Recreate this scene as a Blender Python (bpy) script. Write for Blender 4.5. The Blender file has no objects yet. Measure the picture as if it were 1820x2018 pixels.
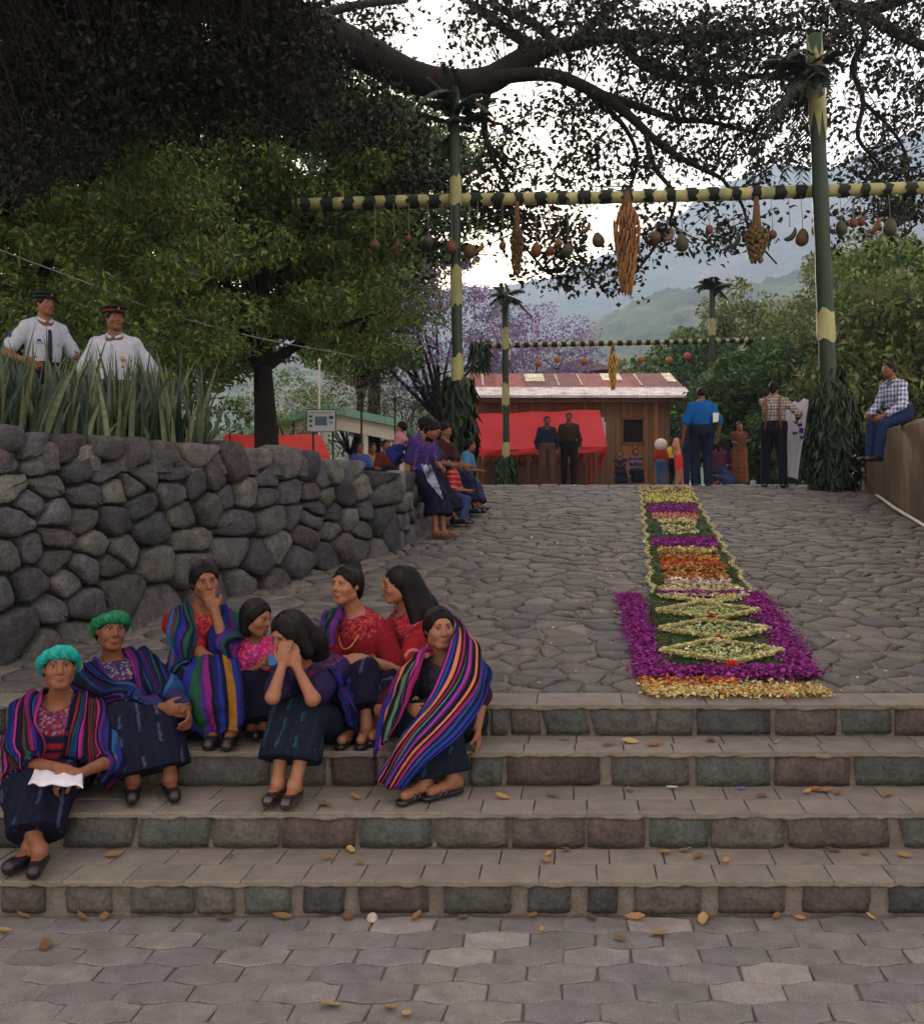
import bpy, math, random
import numpy as np
from math import radians, sin, cos, pi
rng = np.random.default_rng(7); random.seed(7)
sc = bpy.context.scene
COL = sc.collection
# ---------------------------------------------------------------- camera
E = 1.7                      # eye height above the lower paving
F = 1951.0 / 1820.0          # focal length / picture width
cam_d = bpy.data.cameras.new('camera'); cam = bpy.data.objects.new('camera', cam_d); COL.objects.link(cam)
cam.location = (0, 0, E); cam.rotation_euler = (radians(90), 0, 0)
cam_d.sensor_fit = 'HORIZONTAL'; cam_d.sensor_width = 36; cam_d.lens = 36 * F
cam_d.shift_y = -0.0214; cam_d.clip_start = 0.05; cam_d.clip_end = 6000
sc.camera = cam
# ---------------------------------------------------------------- sky, sun, exposure
SUN_AZ, SUN_EL = radians(-4), radians(17)      # towards the glow behind the tree (azimuth from +Y, to the right)
w = bpy.data.worlds.new('World'); sc.world = w; w.use_nodes = True
wn = w.node_tree.nodes; wl = w.node_tree.links
bg = wn['Background']; bg.inputs['Strength'].default_value = 0.15
sky = wn.new('ShaderNodeTexSky'); sky.sky_type = 'NISHITA'; sky.sun_disc = False
sky.sun_elevation = SUN_EL; sky.sun_rotation = SUN_AZ; sky.altitude = 1500
sky.air_density = 1.8; sky.dust_density = 4.0; sky.ozone_density = 1.5
# thin high cloud veil: pulls the clear sky towards a pale, faintly pink white
wtc = wn.new('ShaderNodeTexCoord'); wno = wn.new('ShaderNodeTexNoise'); wno.inputs['Scale'].default_value = 2.2
wno.inputs['Detail'].default_value = 6; wl.new(wtc.outputs['Generated'], wno.inputs['Vector'])
wmr = wn.new('ShaderNodeMapRange'); wmr.inputs['From Min'].default_value = .3; wmr.inputs['From Max'].default_value = .7
wmr.inputs['To Min'].default_value = .3; wmr.inputs['To Max'].default_value = .68
wl.new(wno.outputs['Fac'], wmr.inputs['Value'])
wmx = wn.new('ShaderNodeMix'); wmx.data_type = 'RGBA'; wl.new(wmr.outputs['Result'], wmx.inputs['Factor'])
wl.new(sky.outputs['Color'], wmx.inputs[6]); wmx.inputs[7].default_value = (8.2, 6.2, 5.3, 1)
wl.new(wmx.outputs[2], bg.inputs['Color'])
sun_d = bpy.data.lights.new('sun', 'SUN'); sun = bpy.data.objects.new('sun', sun_d); COL.objects.link(sun)
sun_d.energy = 1.5; sun_d.angle = radians(10); sun_d.color = (1, .84, .68)
sun.rotation_euler = (radians(90) - SUN_EL, 0, pi - SUN_AZ)   # lamp -Z points away from the sun
sc.view_settings.view_transform = 'Standard'; sc.view_settings.look = 'None'
sc.view_settings.exposure = 1.12; sc.view_settings.gamma = 1.0
try:
    sc.cycles.use_denoising = True; sc.cycles.max_bounces = 6; sc.cycles.diffuse_bounces = 3
    sc.cycles.transparent_max_bounces = 6; sc.cycles.volume_bounces = 2; sc.cycles.sample_clamp_indirect = 6
except Exception: pass

# ---------------------------------------------------------------- helpers
def pt(u, v, Y):
    """world point that stands at view (u,v) of the 1820x2018 survey grid at distance Y"""
    return np.array([(u - 910) / 1951 * Y, Y, E - (v - 970) / 1951 * Y])
def s2l(c):
    c = np.asarray(c, float) / 255.0
    return tuple(np.where(c <= .04045, c / 12.92, ((c + .055) / 1.055) ** 2.4))
def rgb(r, g, b): return s2l((r, g, b))
MATS = {}
def M(name, col=(.5,.5,.5), rough=.85, var=.25, scale=6, col2=None, bump=0, bscale=60, rand=0, src='flat', spec=.25,
      trans=0, stretch=(1,1,1), detail=5, fine=0, metal=0):
    """procedural surface: base colour (flat / object colour / 'Col' attribute) broken up by noise, with relief"""
    if name in MATS: return MATS[name]
    m = bpy.data.materials.new(name); m.use_nodes = True; nt = m.node_tree; N = nt.nodes; L = nt.links
    b = N['Principled BSDF']; b.inputs['Roughness'].default_value = rough; b.inputs['Specular IOR Level'].default_value = spec
    b.inputs['Metallic'].default_value = metal
    tc = N.new('ShaderNodeTexCoord'); mp = N.new('ShaderNodeMapping'); mp.inputs['Scale'].default_value = stretch
    L.new(tc.outputs['Object'], mp.inputs['Vector'])
    no = N.new('ShaderNodeTexNoise'); no.inputs['Scale'].default_value = scale; no.inputs['Detail'].default_value = detail
    no.inputs['Roughness'].default_value = .62
    L.new(mp.outputs['Vector'], no.inputs['Vector'])
    oi = N.new('ShaderNodeObjectInfo')
    if rand or src == 'obj':   # shift the noise for every object
        ad = N.new('ShaderNodeVectorMath'); ad.operation = 'ADD'; L.new(mp.outputs['Vector'], ad.inputs[0])
        cx = N.new('ShaderNodeCombineXYZ'); mu = N.new('ShaderNodeMath'); mu.operation = 'MULTIPLY'; mu.inputs[1].default_value = 37
        L.new(oi.outputs['Random'], mu.inputs[0]); L.new(mu.outputs[0], cx.inputs[0]); L.new(mu.outputs[0], cx.inputs[1])
        L.new(cx.outputs[0], ad.inputs[1]); L.new(ad.outputs[0], no.inputs['Vector'])
    if src == 'obj': base = oi.outputs['Color']
    elif src == 'attr':
        at = N.new('ShaderNodeAttribute'); at.attribute_name = 'Col'; base = at.outputs['Color']
    else:
        r = N.new('ShaderNodeRGB'); r.outputs[0].default_value = (*col, 1); base = r.outputs[0]
    mr = N.new('ShaderNodeMapRange'); mr.inputs['From Min'].default_value = .28; mr.inputs['From Max'].default_value = .72
    mr.inputs['To Min'].default_value = 1 - var; mr.inputs['To Max'].default_value = 1 + var
    L.new(no.outputs['Fac'], mr.inputs['Value']); val = mr.outputs['Result']
    if fine:
        n3 = N.new('ShaderNodeTexNoise'); n3.inputs['Scale'].default_value = bscale; n3.inputs['Detail'].default_value = 3
        L.new(mp.outputs['Vector'], n3.inputs['Vector'])
        m3 = N.new('ShaderNodeMapRange'); m3.inputs['From Min'].default_value = .3; m3.inputs['From Max'].default_value = .7
        m3.inputs['To Min'].default_value = 1 - fine; m3.inputs['To Max'].default_value = 1 + fine
        L.new(n3.outputs['Fac'], m3.inputs['Value'])
        mm = N.new('ShaderNodeMath'); mm.operation = 'MULTIPLY'; L.new(val, mm.inputs[0]); L.new(m3.outputs['Result'], mm.inputs[1]); val = mm.outputs[0]
    if rand:
        r2 = N.new('ShaderNodeMapRange'); r2.inputs['To Min'].default_value = 1 - rand; r2.inputs['To Max'].default_value = 1 + rand
        L.new(oi.outputs['Random'], r2.inputs['Value'])
        mm = N.new('ShaderNodeMath'); mm.operation = 'MULTIPLY'; L.new(val, mm.inputs[0]); L.new(r2.outputs['Result'], mm.inputs[1]); val = mm.outputs[0]
    if col2 is not None:
        mx = N.new('ShaderNodeMix'); mx.data_type = 'RGBA'
        n2 = N.new('ShaderNodeTexNoise'); n2.inputs['Scale'].default_value = scale * .45; n2.inputs['Detail'].default_value = 4
        L.new(no.inputs['Vector'].links[0].from_socket, n2.inputs['Vector'])
        mr2 = N.new('ShaderNodeMapRange'); mr2.inputs['From Min'].default_value = .42; mr2.inputs['From Max'].default_value = .62
        L.new(n2.outputs['Fac'], mr2.inputs['Value']); L.new(mr2.outputs['Result'], mx.inputs['Factor'])
        L.new(base, mx.inputs[6]); mx.inputs[7].default_value = (*col2, 1); base = mx.outputs[2]
    vm = N.new('ShaderNodeVectorMath'); vm.operation = 'SCALE'; L.new(base, vm.inputs[0]); L.new(val, vm.inputs['Scale'])
    L.new(vm.outputs[0], b.inputs['Base Color'])
    if bump:
        nb = N.new('ShaderNodeTexNoise'); nb.inputs['Scale'].default_value = bscale; nb.inputs['Detail'].default_value = 4
        L.new(mp.outputs['Vector'], nb.inputs['Vector'])
        bp = N.new('ShaderNodeBump'); bp.inputs['Strength'].default_value = 1; bp.inputs['Distance'].default_value = bump
        L.new(nb.outputs['Fac'], bp.inputs['Height']); L.new(bp.outputs['Normal'], b.inputs['Normal'])
    if trans:
        tr = N.new('ShaderNodeBsdfTranslucent'); L.new(vm.outputs[0], tr.inputs['Color'])
        ms = N.new('ShaderNodeMixShader'); ms.inputs[0].default_value = trans
        L.new(b.outputs[0], ms.inputs[1]); L.new(tr.outputs[0], ms.inputs[2])
        L.new(ms.outputs[0], N['Material Output'].inputs['Surface'])
    MATS[name] = m
    return m
def mesh_np(name, V, Fa, mat=None, smooth=False, col=None, fcol=None):
    """mesh from an (n,3) array and faces: (m,k) array or list of tuples; col: per-point colours, fcol: per-face colours"""
    me = bpy.data.meshes.new(name); V = np.asarray(V, np.float32)
    if isinstance(Fa, np.ndarray):
        nf, k = Fa.shape
        me.vertices.add(len(V)); me.vertices.foreach_set('co', V.ravel())
        me.loops.add(nf * k); me.loops.foreach_set('vertex_index', Fa.astype(np.int32).ravel())
        me.polygons.add(nf); me.polygons.foreach_set('loop_start', np.arange(0, nf * k, k, dtype=np.int32))
        me.polygons.foreach_set('loop_total', np.full(nf, k, np.int32))
        me.update(calc_edges=True)
    else:
        me.from_pydata([tuple(map(float, p)) for p in V], [], [tuple(map(int, f)) for f in Fa]); me.update()
    if smooth: me.polygons.foreach_set('use_smooth', np.ones(len(me.polygons), bool))
    if col is not None:
        a = me.color_attributes.new('Col', 'FLOAT_COLOR', 'POINT')
        c = np.ones((len(V), 4), np.float32); c[:, :3] = col; a.data.foreach_set('color', c.ravel())
    if fcol is not None:   # one colour per face, on its corners
        a = me.color_attributes.new('Col', 'FLOAT_COLOR', 'CORNER')
        lt = np.zeros(len(me.polygons), np.int32); me.polygons.foreach_get('loop_total', lt)
        c = np.ones((len(me.loops), 4), np.float32); c[:, :3] = np.repeat(np.asarray(fcol), lt, axis=0)
        a.data.foreach_set('color', c.ravel())
    if mat: me.materials.append(mat)
    return me
def link(name, data, parent=None, loc=None, rz=None, color=None):
    o = bpy.data.objects.new(name, data); COL.objects.link(o)
    if parent is not None: o.parent = parent
    if loc is not None: o.location = tuple(map(float, loc))
    if rz is not None: o.rotation_euler = (0, 0, rz)
    if color is not None: o.color = (*color[:3], 1)
    return o
def ob(name, V, Fa, mat, parent=None, smooth=False, **k):
    lk = {q: k.pop(q) for q in ('loc', 'rz', 'color') if q in k}
    return link(name, mesh_np(name, V, Fa, mat, smooth, **k), parent, **lk)
def thing(name, loc=(0,0,0), label=None, cat=None, group=None, rz=0):
    return tag(link(name, None, None, loc, rz), label, cat, group)
def tag(o, label=None, cat=None, group=None, kind=None):
    if label: o['label'] = label
    if cat: o['category'] = cat
    if group: o['group'] = group
    if kind: o['kind'] = kind
    return o
class MB:
    """collects simple solids into one mesh"""
    def __init__(s): s.V = []; s.F = []; s.C = []
    def add(s, V, Fa, c=None):
        n = len(s.V); s.V += [tuple(map(float, p)) for p in V]; s.F += [tuple(int(i) + n for i in f) for f in Fa]
        s.C += [c if c is not None else (1, 1, 1)] * len(Fa); return s
    def box(s, lo, hi, c=None, jit=0):
        x0, y0, z0 = lo; x1, y1, z1 = hi
        V = np.array([(x0,y0,z0),(x1,y0,z0),(x1,y1,z0),(x0,y1,z0),(x0,y0,z1),(x1,y0,z1),(x1,y1,z1),(x0,y1,z1)], float)
        if jit: V += rng.uniform(-jit, jit, V.shape)
        return s.add(V, [(0,3,2,1),(4,5,6,7),(0,1,5,4),(1,2,6,5),(2,3,7,6),(3,0,4,7)], c)
    def tube(s, P, R, n=8, c=None, cap=True):
        V, Fa = tube(P, R, n, cap); return s.add(V, Fa, c)
    def build(s, name, mat, parent=None, smooth=False, colors=False, **k):
        return ob(name, np.array(s.V), s.F, mat, parent, smooth, fcol=(np.array(s.C) if colors else None), **k)
def norm(v):
    v = np.asarray(v, float); return v / (np.linalg.norm(v) + 1e-12)
def frame(d, up=(0, 0, 1)):
    d = norm(d); a = np.cross(up, d)
    if np.linalg.norm(a) < 1e-3: a = np.cross((1, 0, 0), d)
    a = norm(a); return a, np.cross(d, a)
def tube(P, R, n=8, cap=True):
    P = np.asarray(P, float); m = len(P); R = np.broadcast_to(np.asarray(R, float), (m,))
    T = np.gradient(P, axis=0); V = []; a0 = None
    for i in range(m):
        a, b = frame(T[i], (0, 0, 1) if abs(norm(T[i])[2]) < .95 else (0, 1, 0))
        if a0 is not None:      # keep the frame from twisting
            d = norm(T[i]); a = norm(a0 - d * np.dot(a0, d)); b = np.cross(d, a)
        a0 = a
        for k in range(n):
            t = 2 * pi * k / n; V.append(P[i] + R[i] * (cos(t) * a + sin(t) * b))
    Fa = [(i*n+k, i*n+(k+1) % n, (i+1)*n+(k+1) % n, (i+1)*n+k) for i in range(m-1) for k in range(n)]
    if cap: Fa += [tuple(range(n))[::-1], tuple(range((m-1)*n, m*n))]
    return V, Fa
def smooth_path(P, k=4):
    """Catmull-Rom through points (any dimension)"""
    P = np.asarray(P, float); Q = np.vstack([2*P[0]-P[1], P, 2*P[-1]-P[-2]]); out = []
    for i in range(1, len(Q) - 2):
        for t in np.linspace(0, 1, k, endpoint=False):
            a, b, c, d = Q[i-1], Q[i], Q[i+1], Q[i+2]
            out.append(.5*((2*b)+(-a+c)*t+(2*a-5*b+4*c-d)*t*t+(-a+3*b-3*c+d)*t**3))
    out.append(P[-1]); return np.array(out)
def wob(p, f=1.0, s=0.0):
    """cheap smooth noise in -1..1 for arrays of points"""
    x, y, z = [np.asarray(q) * f for q in (p[..., 0], p[..., 1], p[..., 2])]
    return (np.sin(x*1.7+y*1.1+s)+np.sin(y*2.3-z*1.3+1.7*s)+np.sin(z*1.9+x*2.1+2.3*s)+np.sin((x+y+z)*3.1+s*.7)*.6)/3.6
def clip_poly(P, n, d):
    """keep the side dot(p,n)<=d of a convex polygon"""
    out = []
    for i in range(len(P)):
        a, b = P[i], P[(i+1) % len(P)]; da = a[0]*n[0]+a[1]*n[1]-d; db = b[0]*n[0]+b[1]*n[1]-d
        if da <= 0: out.append(a)
        if (da < 0) != (db < 0) and da != db:
            t = da / (da - db); out.append((a[0]+(b[0]-a[0])*t, a[1]+(b[1]-a[1])*t))
    return out
def voronoi(S, box, near=18, reach=1.0, gap=0.0):
    """convex cells of the seeds S (n,2) inside a box, shrunk by gap/2"""
    S = np.asarray(S, float); x0, y0, x1, y1 = box; cells = []
    for i in range(len(S)):
        p = S[i]; D = ((S - p) ** 2).sum(1); J = np.argsort(D)[1:near+1]
        P = [(max(x0, p[0]-reach), max(y0, p[1]-reach)), (min(x1, p[0]+reach), max(y0, p[1]-reach)),
             (min(x1, p[0]+reach), min(y1, p[1]+reach)), (max(x0, p[0]-reach), min(y1, p[1]+reach))]
        for j in J:
            n = S[j] - p; L = math.hypot(*n)
            if L < 1e-6: continue
            n = n / L; P = clip_poly(P, n, n @ p + L / 2 - gap / 2)
            if len(P) < 3: break
        cells.append(P if len(P) >= 3 else None)
    return cells
def chaikin(P, it=1, q=.25):
    P = np.asarray(P, float)
    for _ in range(it):
        Q = np.roll(P, -1, 0); P = np.stack([(1-q)*P+q*Q, q*P+(1-q)*Q], 1).reshape(-1, P.shape[1])
    return P
def pebble(P, rings, nz=0.0, seed=0.0, lumps=0.0):
    """stone on a flat polygon P (n,2): rings = [(inset fraction, height), ...] outer to inner, closed by a centre point"""
    P = np.asarray(P, float); c = P.mean(0); n = len(P); V = []
    for f, h in rings:
        Q = c + (P - c) * f
        for q in Q: V.append((q[0], q[1], h))
    V.append((c[0], c[1], rings[-1][1] + (rings[-1][1] - rings[-2][1]) * .35)); V = np.array(V)
    if nz:
        d = wob(V * np.array([1, 1, 1]), 9.0, seed) * nz + wob(V, 23.0, seed + 3) * nz * .4
        V[n:, 2] += d[n:]
    if lumps: V[:, :2] += (np.stack([wob(V, 14, seed + 1), wob(V, 14, seed + 5)], 1)) * lumps
    Fa = [(r*n+k, r*n+(k+1) % n, (r+1)*n+(k+1) % n, (r+1)*n+k) for r in range(len(rings)-1) for k in range(n)]
    m = (len(rings)-1)*n; Fa += [(m+k, m+(k+1) % n, len(V)-1) for k in range(n)]
    return V, Fa
def leaves_mesh(C, D, Nn, Ls, Ws, droop=.15):
    """many leaves in one mesh: centres C, directions D, normals Nn, lengths, widths -> verts (6/leaf) & quads (2/leaf)"""
    n = len(C); D = D / np.linalg.norm(D, axis=1, keepdims=True)
    S = np.cross(D, Nn); S /= (np.linalg.norm(S, axis=1, keepdims=True) + 1e-9); U = np.cross(S, D)
    L = Ls[:, None]; W = Ws[:, None]
    a = C - D*L*.5; mid1 = C - D*L*.08; tip = C + D*L*.5 - U*L*droop
    V = np.stack([a, mid1 + S*W*.5 + U*W*.18, tip, mid1 - S*W*.5 + U*W*.18], 1).reshape(-1, 3)
    q = np.arange(n)[:, None] * 4
    return V, np.concatenate([q + [0, 1, 2], q + [0, 2, 3]], 1).reshape(-1, 3)
# ================================================================ SETTING
STREET = .142                                   # sideways drift of the street per metre
def ramp_z(Y): return .642 + .105 * (np.asarray(Y, float) - 5.22)
CREST = 16.4
Y1, Y2, Y3, Y4, YR = 3.97, 4.31, 4.667, 4.948, 5.224   # riser planes and start of the ramp
Z1, Z2, Z3, Z4 = .144, .308, .48, .642
m_mortar = M('mortar', rgb(112, 104, 96), var=.3, scale=9, bump=.006, bscale=70, fine=.15)
m_conc = M('step_concrete', rgb(132, 124, 114), var=.22, scale=5, bump=.004, bscale=90, fine=.12)
m_stone = M('cut_stone', src='obj', var=.35, scale=11, bump=.010, bscale=48, rough=.85, fine=.25)
m_paver = M('paver', src='obj', var=.28, scale=9, bump=.0035, bscale=130, rough=.8, fine=.22)
m_soil = M('soil', rgb(74, 64, 54), var=.35, scale=4, bump=.02, bscale=25)
# --- far ground sheet
X = np.concatenate([np.linspace(-900, -40, 12), np.linspace(-30, 30, 121), np.linspace(40, 900, 12)])
Yg = np.concatenate([[-12, -6, 0, 3.9], np.linspace(5, 60, 111), np.linspace(70, 900, 14)])
def ground_z(x, y):
    base = np.where(y < 5, -.06, np.minimum(ramp_z(y) - .16, 1.72))
    left = np.clip((-(x + 2.7) + .5 * (y - 5.77)) / .6 - .75, 0, 1) * (y > 5)   # bed behind the stone wall
    base = np.maximum(base, -.06 + left * 1.70)
    return base + np.clip(y - 60, 0, 1e9) * .01
GX, GY = np.meshgrid(X, Yg, indexing='ij'); GZ = ground_z(GX, GY)
nx, ny = len(X), len(Yg); I = np.arange(nx*ny).reshape(nx, ny)
Fg = np.stack([I[:-1,:-1], I[1:,:-1], I[1:,1:], I[:-1,1:]], -1).reshape(-1, 4)
m_ground = M('plaza_earth', rgb(112, 104, 92), var=.3, scale=.8, bump=.01, bscale=12, col2=rgb(88, 84, 66))
tag(ob('ground', np.stack([GX, GY, GZ], -1).reshape(-1, 3), Fg, m_ground, smooth=True), kind='structure')
# --- lower paving of wavy concrete blocks
pav = tag(ob('paving', [(-9,-8,-.012),(9,-8,-.012),(9,Y1+.02,-.012),(-9,Y1+.02,-.012)], [(0,1,2,3)], m_mortar), kind='structure')
pw, pd, shear = .252, .131, .115
def paver_mesh(k):
    n = 7; a = .085 * pd; g = .0035; xs = np.linspace(-pw/2 + g, pw/2 - g, n)
    wav = lambda x: a * np.clip(1.6 * np.cos(2*pi*x/pw), -1, 1)
    top = [(x, pd/2 + wav(x) - g) for x in xs]; bot = [(x, -pd/2 - wav(x) + g) for x in xs[::-1]]
    P = np.array(top[::-1] + bot[::-1]); P += rng.normal(0, .0036, P.shape); P[:, 0] += P[:, 1] * shear
    V, Fa = pebble(P, [(1.0, -.012), (1.0, -.0045), (.962, -.0005), (.6, .0)], nz=.0007, seed=k)
    return mesh_np('paver', V, Fa, m_paver)
pms = [paver_mesh(k) for k in range(8)]
light = {(1,3),(4,1),(4,8),(5,5),(3,11),(2,12),(0,9),(6,3),(6,2),(1,8)}
for r in range(0, 8):
    yc = Y1 - .012 - pd * (r + .5)
    for c in range(-10, 11):
        xc = (c + .5 * (r % 2)) * pw + shear * (yc - Y1) + .03
        if abs(xc) > 2.35: continue
        q = random.random()
        if q < .09: colr = np.array(rgb(140, 135, 128))
        elif q < .5: colr = np.array(rgb(124, 120, 115))
        else: colr = np.array(rgb(116, 113, 110))
        colr = colr * random.uniform(.88, 1.08) * (1, random.uniform(.97, 1.0), random.uniform(.95, 1.02))
        o = link('paver', pms[random.randrange(8)], pav, (xc, yc, random.uniform(-.0015, .0015)), color=colr)
        o.rotation_euler = (random.uniform(-.008, .008), random.uniform(-.008, .008), random.choice((0, pi)))
# --- stone steps
steps = tag(link('steps', None), kind='structure')
mb = MB()
XL, XR = -4.2, 4.4
for ya, yb, za, zb in ((Y1+.028, Y2+.05, -.05, Z1-.024), (Y2+.028, Y3+.05, -.05, Z2-.024), (Y3+.028, Y4+.05, -.05, Z3-.024), (Y4+.028, YR+.06, -.05, Z4-.024)):
    mb.box((XL, ya, za), (XR, yb, zb))
mb.build('step_core', m_mortar, steps)
def riser_stone(x0, x1, y, z0, z1, colr, slant=0.0):
    n, k = 8, 5; V = []; Fa = []; s = random.random() * 40
    for j in range(k + 2):
        for i in range(n + 2):
            a = np.clip((i - .5) / (n - 1 + 1e-9), 0, 1) if 0 < i < n + 1 else (0 if i == 0 else 1)
            b = np.clip((j - .5) / (k - 1), 0, 1) if 0 < j < k + 1 else (0 if j == 0 else 1)
            a = min(1, max(0, (i - 1) / (n - 1))); b = min(1, max(0, (j - 1) / (k - 1)))
            x = x0 + (x1 - x0) * a + slant * (b - .5); z = z0 + (z1 - z0) * b
            edge = min(a, 1 - a) * (x1 - x0); ez = min(b, 1 - b) * (z1 - z0)
            p = np.array([x, y, z])
            dep = 0 if not (i in (0, n+1) or j in (0, k+1)) else .05
            rnd = .010 * math.exp(-edge / .012) + .010 * math.exp(-ez / .010)
            pp = y + rnd + dep + .0055 * wob(p, 17, s) + .0035 * wob(p, 41, s)
            x += .006 * wob(np.array([a*2, b*2, s]), 2.1, s) * (1 if a in (0, 1) else 0); z += .005 * wob(np.array([a*3, b, s]), 2.6, s+2) * (1 if b in (0, 1) else 0)
            V.append((x, pp, z))
    w_ = n + 2
    for j in range(k + 1):
        for i in range(n + 1): Fa.append((j*w_+i, j*w_+i+1, (j+1)*w_+i+1, (j+1)*w_+i))
    V = np.array(V); c = V.mean(0)
    return ob('riser_stone', V - c, Fa, m_stone, steps, smooth=True, loc=c, color=colr)
GR, GN, MA, TN, DK, BR = rgb(90,88,85), rgb(88,92,87), rgb(92,80,76), rgb(104,99,91), rgb(76,75,74), rgb(95,87,81)
def riser(Y, z0, z1, blocks):
    for b in blocks:
        u0, u1, c = b[:3]; sl = b[3] if len(b) > 3 else random.uniform(-.008, .008)
        c = np.array(c) * random.uniform(.6, .82)
        riser_stone((u0-910)/1951*Y, (u1-910)/1951*Y, Y, z0 + .003 + random.uniform(0, .004), z1 - .028 - random.uniform(0, .006), c, sl)
def fill(u0, u1):
    out = []; u = u0
    while u < u1 - 60:
        w_ = min(random.uniform(105, 165), u1 - u); out.append((u, u + w_ - random.uniform(5, 20), random.choice((GR, GN, MA, TN, DK, GR)))); u += w_
    return out
riser(Y1, 0, Z1, fill(-560, -10) + [(0,85,BR),(128,216,TN),(254,378,GR),(386,458,TN),(480,571,GN),(596,679,DK),(707,843,MA),(874,1007,GR),(1041,1125,DK),(1160,1217,DK),
      (1251,1383,BR),(1419,1548,BR),(1585,1717,BR),(1755,1880,DK)] + fill(1900, 2500))
riser(Y2, Z1, Z2, fill(-480, 120) + [(128,262,GR,.03),(272,412,GN,.02),(419,547,TN),(556,700,MA,.01),(708,851,GN),(859,1001,TN),(1009,1153,BR),(1160,1271,MA),(1283,1397,GN),(1403,1548,TN),
      (1556,1753,BR),(1780,1900,GN,-.03)] + fill(1910, 2400))
riser(Y3, Z2, Z3, fill(-430, 180) + [(190,330,TN),(338,528,GR),(545,640,BR),(652,742,MA),(756,918,GR),(926,990,GN),(998,1183,MA),(1206,1358,GR),(1374,1517,GN),(1529,1676,MA),
      (1688,1850,GN)] + fill(1860, 2350))
riser(Y4, Z3, Z4, fill(-400, 300) + [(305,430,GR),(440,560,TN),(570,700,GN),(710,830,GR),(840,960,BR),(968,1001,GR),(1006,1065,BR),(1072,1158,GN,-.03),(1168,1286,GR,-.03),(1294,1367,GR),(1375,1519,DK),
      (1530,1650,BR),(1661,1758,GN),(1766,1900,MA)] + fill(1910, 2300))
# rough cement lip under the tread bricks
for Y, Z in ((Y1, Z1), (Y2, Z2), (Y3, Z3), (Y4, Z4)):
    n = 260; V = []
    for i in range(n + 1):
        x = XL + (XR - XL) * i / n; q = lambda f, s_: float(wob(np.array([x, Z, s_]), f, s_))
        lo = Z - .030 - .012 * max(0, q(9, 1)) - .008 * q(31, 2)
        V += [(x, Y + .05, lo), (x, Y + .010 + .006*q(21, 3), lo), (x, Y - .002 + .005*q(17, 4) + .003*q(53, 5), lo + .009), (x, Y - .001 + .005*q(23, 6) + .003*q(61, 7), Z - .010), (x, Y + .006 + .004*q(37, 8), Z - .004), (x, Y + .06, Z - .009)]
    ob('tread_lip', V, [(i*6+k, (i+1)*6+k, (i+1)*6+k+1, i*6+k+1) for i in range(n) for k in range(5)], m_conc, steps, smooth=True)
# tread bricks: two rows on each tread
m_tread = M('tread_brick', src='obj', var=.2, scale=9, bump=.003, bscale=120, fine=.14)
def tread(Ya, Yb, Z, w_=.236, rows=2):
    d = (Yb - Ya) / rows
    for r in range(rows):
        y0 = Ya + r * d; x = XL + random.uniform(0, w_) if r else XL
        while x < XR - .05:
            ww = w_ * random.uniform(.96, 1.04)
            if abs(x) < 3.4:
                g = .0026; sh = shear * d; V = []
                jf = lambda: random.uniform(-.006, .004) if r == 0 else 0
                top = np.array([(g, g), (ww-g, g), (ww-g+sh, d-g), (g+sh, d-g)]) + rng.normal(0, .0012, (4, 2))
                n = 10; fx = np.linspace(0, 1, n)
                P = [(g + (ww-2*g)*a, g - .004*(r == 0) * (1 + wob(np.array([x+a*ww, 0, Z]), 40, Z*9)) * 1.2) for a in fx] + [(ww-g+sh, d-g), (g+sh, d-g)]
                V, Fa = pebble(np.array(P), [(1.0, -.011), (1.0, -.003), (.975, -.0005), (.6, 0)], nz=.0006, seed=x)
                c = np.array(rgb(128, 122, 113)) * random.uniform(.86, 1.04) * (1, random.uniform(.97, 1.0), random.uniform(.93, 1.0))
                ob('tread_brick', V, Fa, m_tread, steps, loc=(x, y0, Z + random.uniform(-.001, .001)), color=c)
            x += ww
tread(Y1 - .004, Y2 + .01, Z1); tread(Y2 - .004, Y3 + .01, Z2); tread(Y3 - .004, Y4 + .01, Z3); tread(Y4 - .004, YR, Z4, w_=.42, rows=1)
# --- sloping street of irregular flat stones
def ramp_left(Y): return np.where(np.asarray(Y) < 9.95, -2.7 + .5 * (np.asarray(Y) - 5.77), -.61 + STREET * (np.asarray(Y) - 9.95))
def ramp_right(Y): return 5.41 + .232 * (np.asarray(Y) - 11.6)
ys = np.linspace(YR, CREST + .2, 24); xs01 = np.linspace(0, 1, 16)
V = np.array([[max(-4.2, ramp_left(y)-.4) + (ramp_right(y)+.3 - max(-4.2, ramp_left(y)-.4)) * t, y, ramp_z(min(y, CREST)) - .014] for y in ys for t in xs01])
n = 16; Fa = [(i*n+k, i*n+k+1, (i+1)*n+k+1, (i+1)*n+k) for i in range(len(ys)-1) for k in range(n-1)]
m_rmortar = M('street_mortar', rgb(112, 104, 93), var=.35, scale=5, bump=.008, bscale=50, fine=.2)
street = tag(ob('street', V, Fa, m_rmortar), kind='structure')
m_flag = M('flagstone', src='obj', var=.3, scale=6, bump=.006, bscale=55, fine=.2, rough=.75)
S = []; step = .205
Yy = YR + .07
while Yy < CREST:
    xa, xb = float(max(-3.6, ramp_left(Yy) - .3)), float(min(ramp_right(Yy), 7)); x = xa + random.uniform(0, .2)
    grow = 1 + max(0, Yy - 9) * .04
    while x < xb:
        S.append((x + random.gauss(0, .06), Yy + random.gauss(0, .055))); x += .23 * grow * random.uniform(.55, 1.6)
    Yy += .165 * grow
S = np.array(S); cells = voronoi(S, (-4.3, YR + .012, 8, CREST + .12), near=14, reach=.5, gap=.022)
order = sorted((i for i in range(len(S)) if cells[i] is not None), key=lambda i: S[i][1])
rest = MB(); kept = 0
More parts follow.
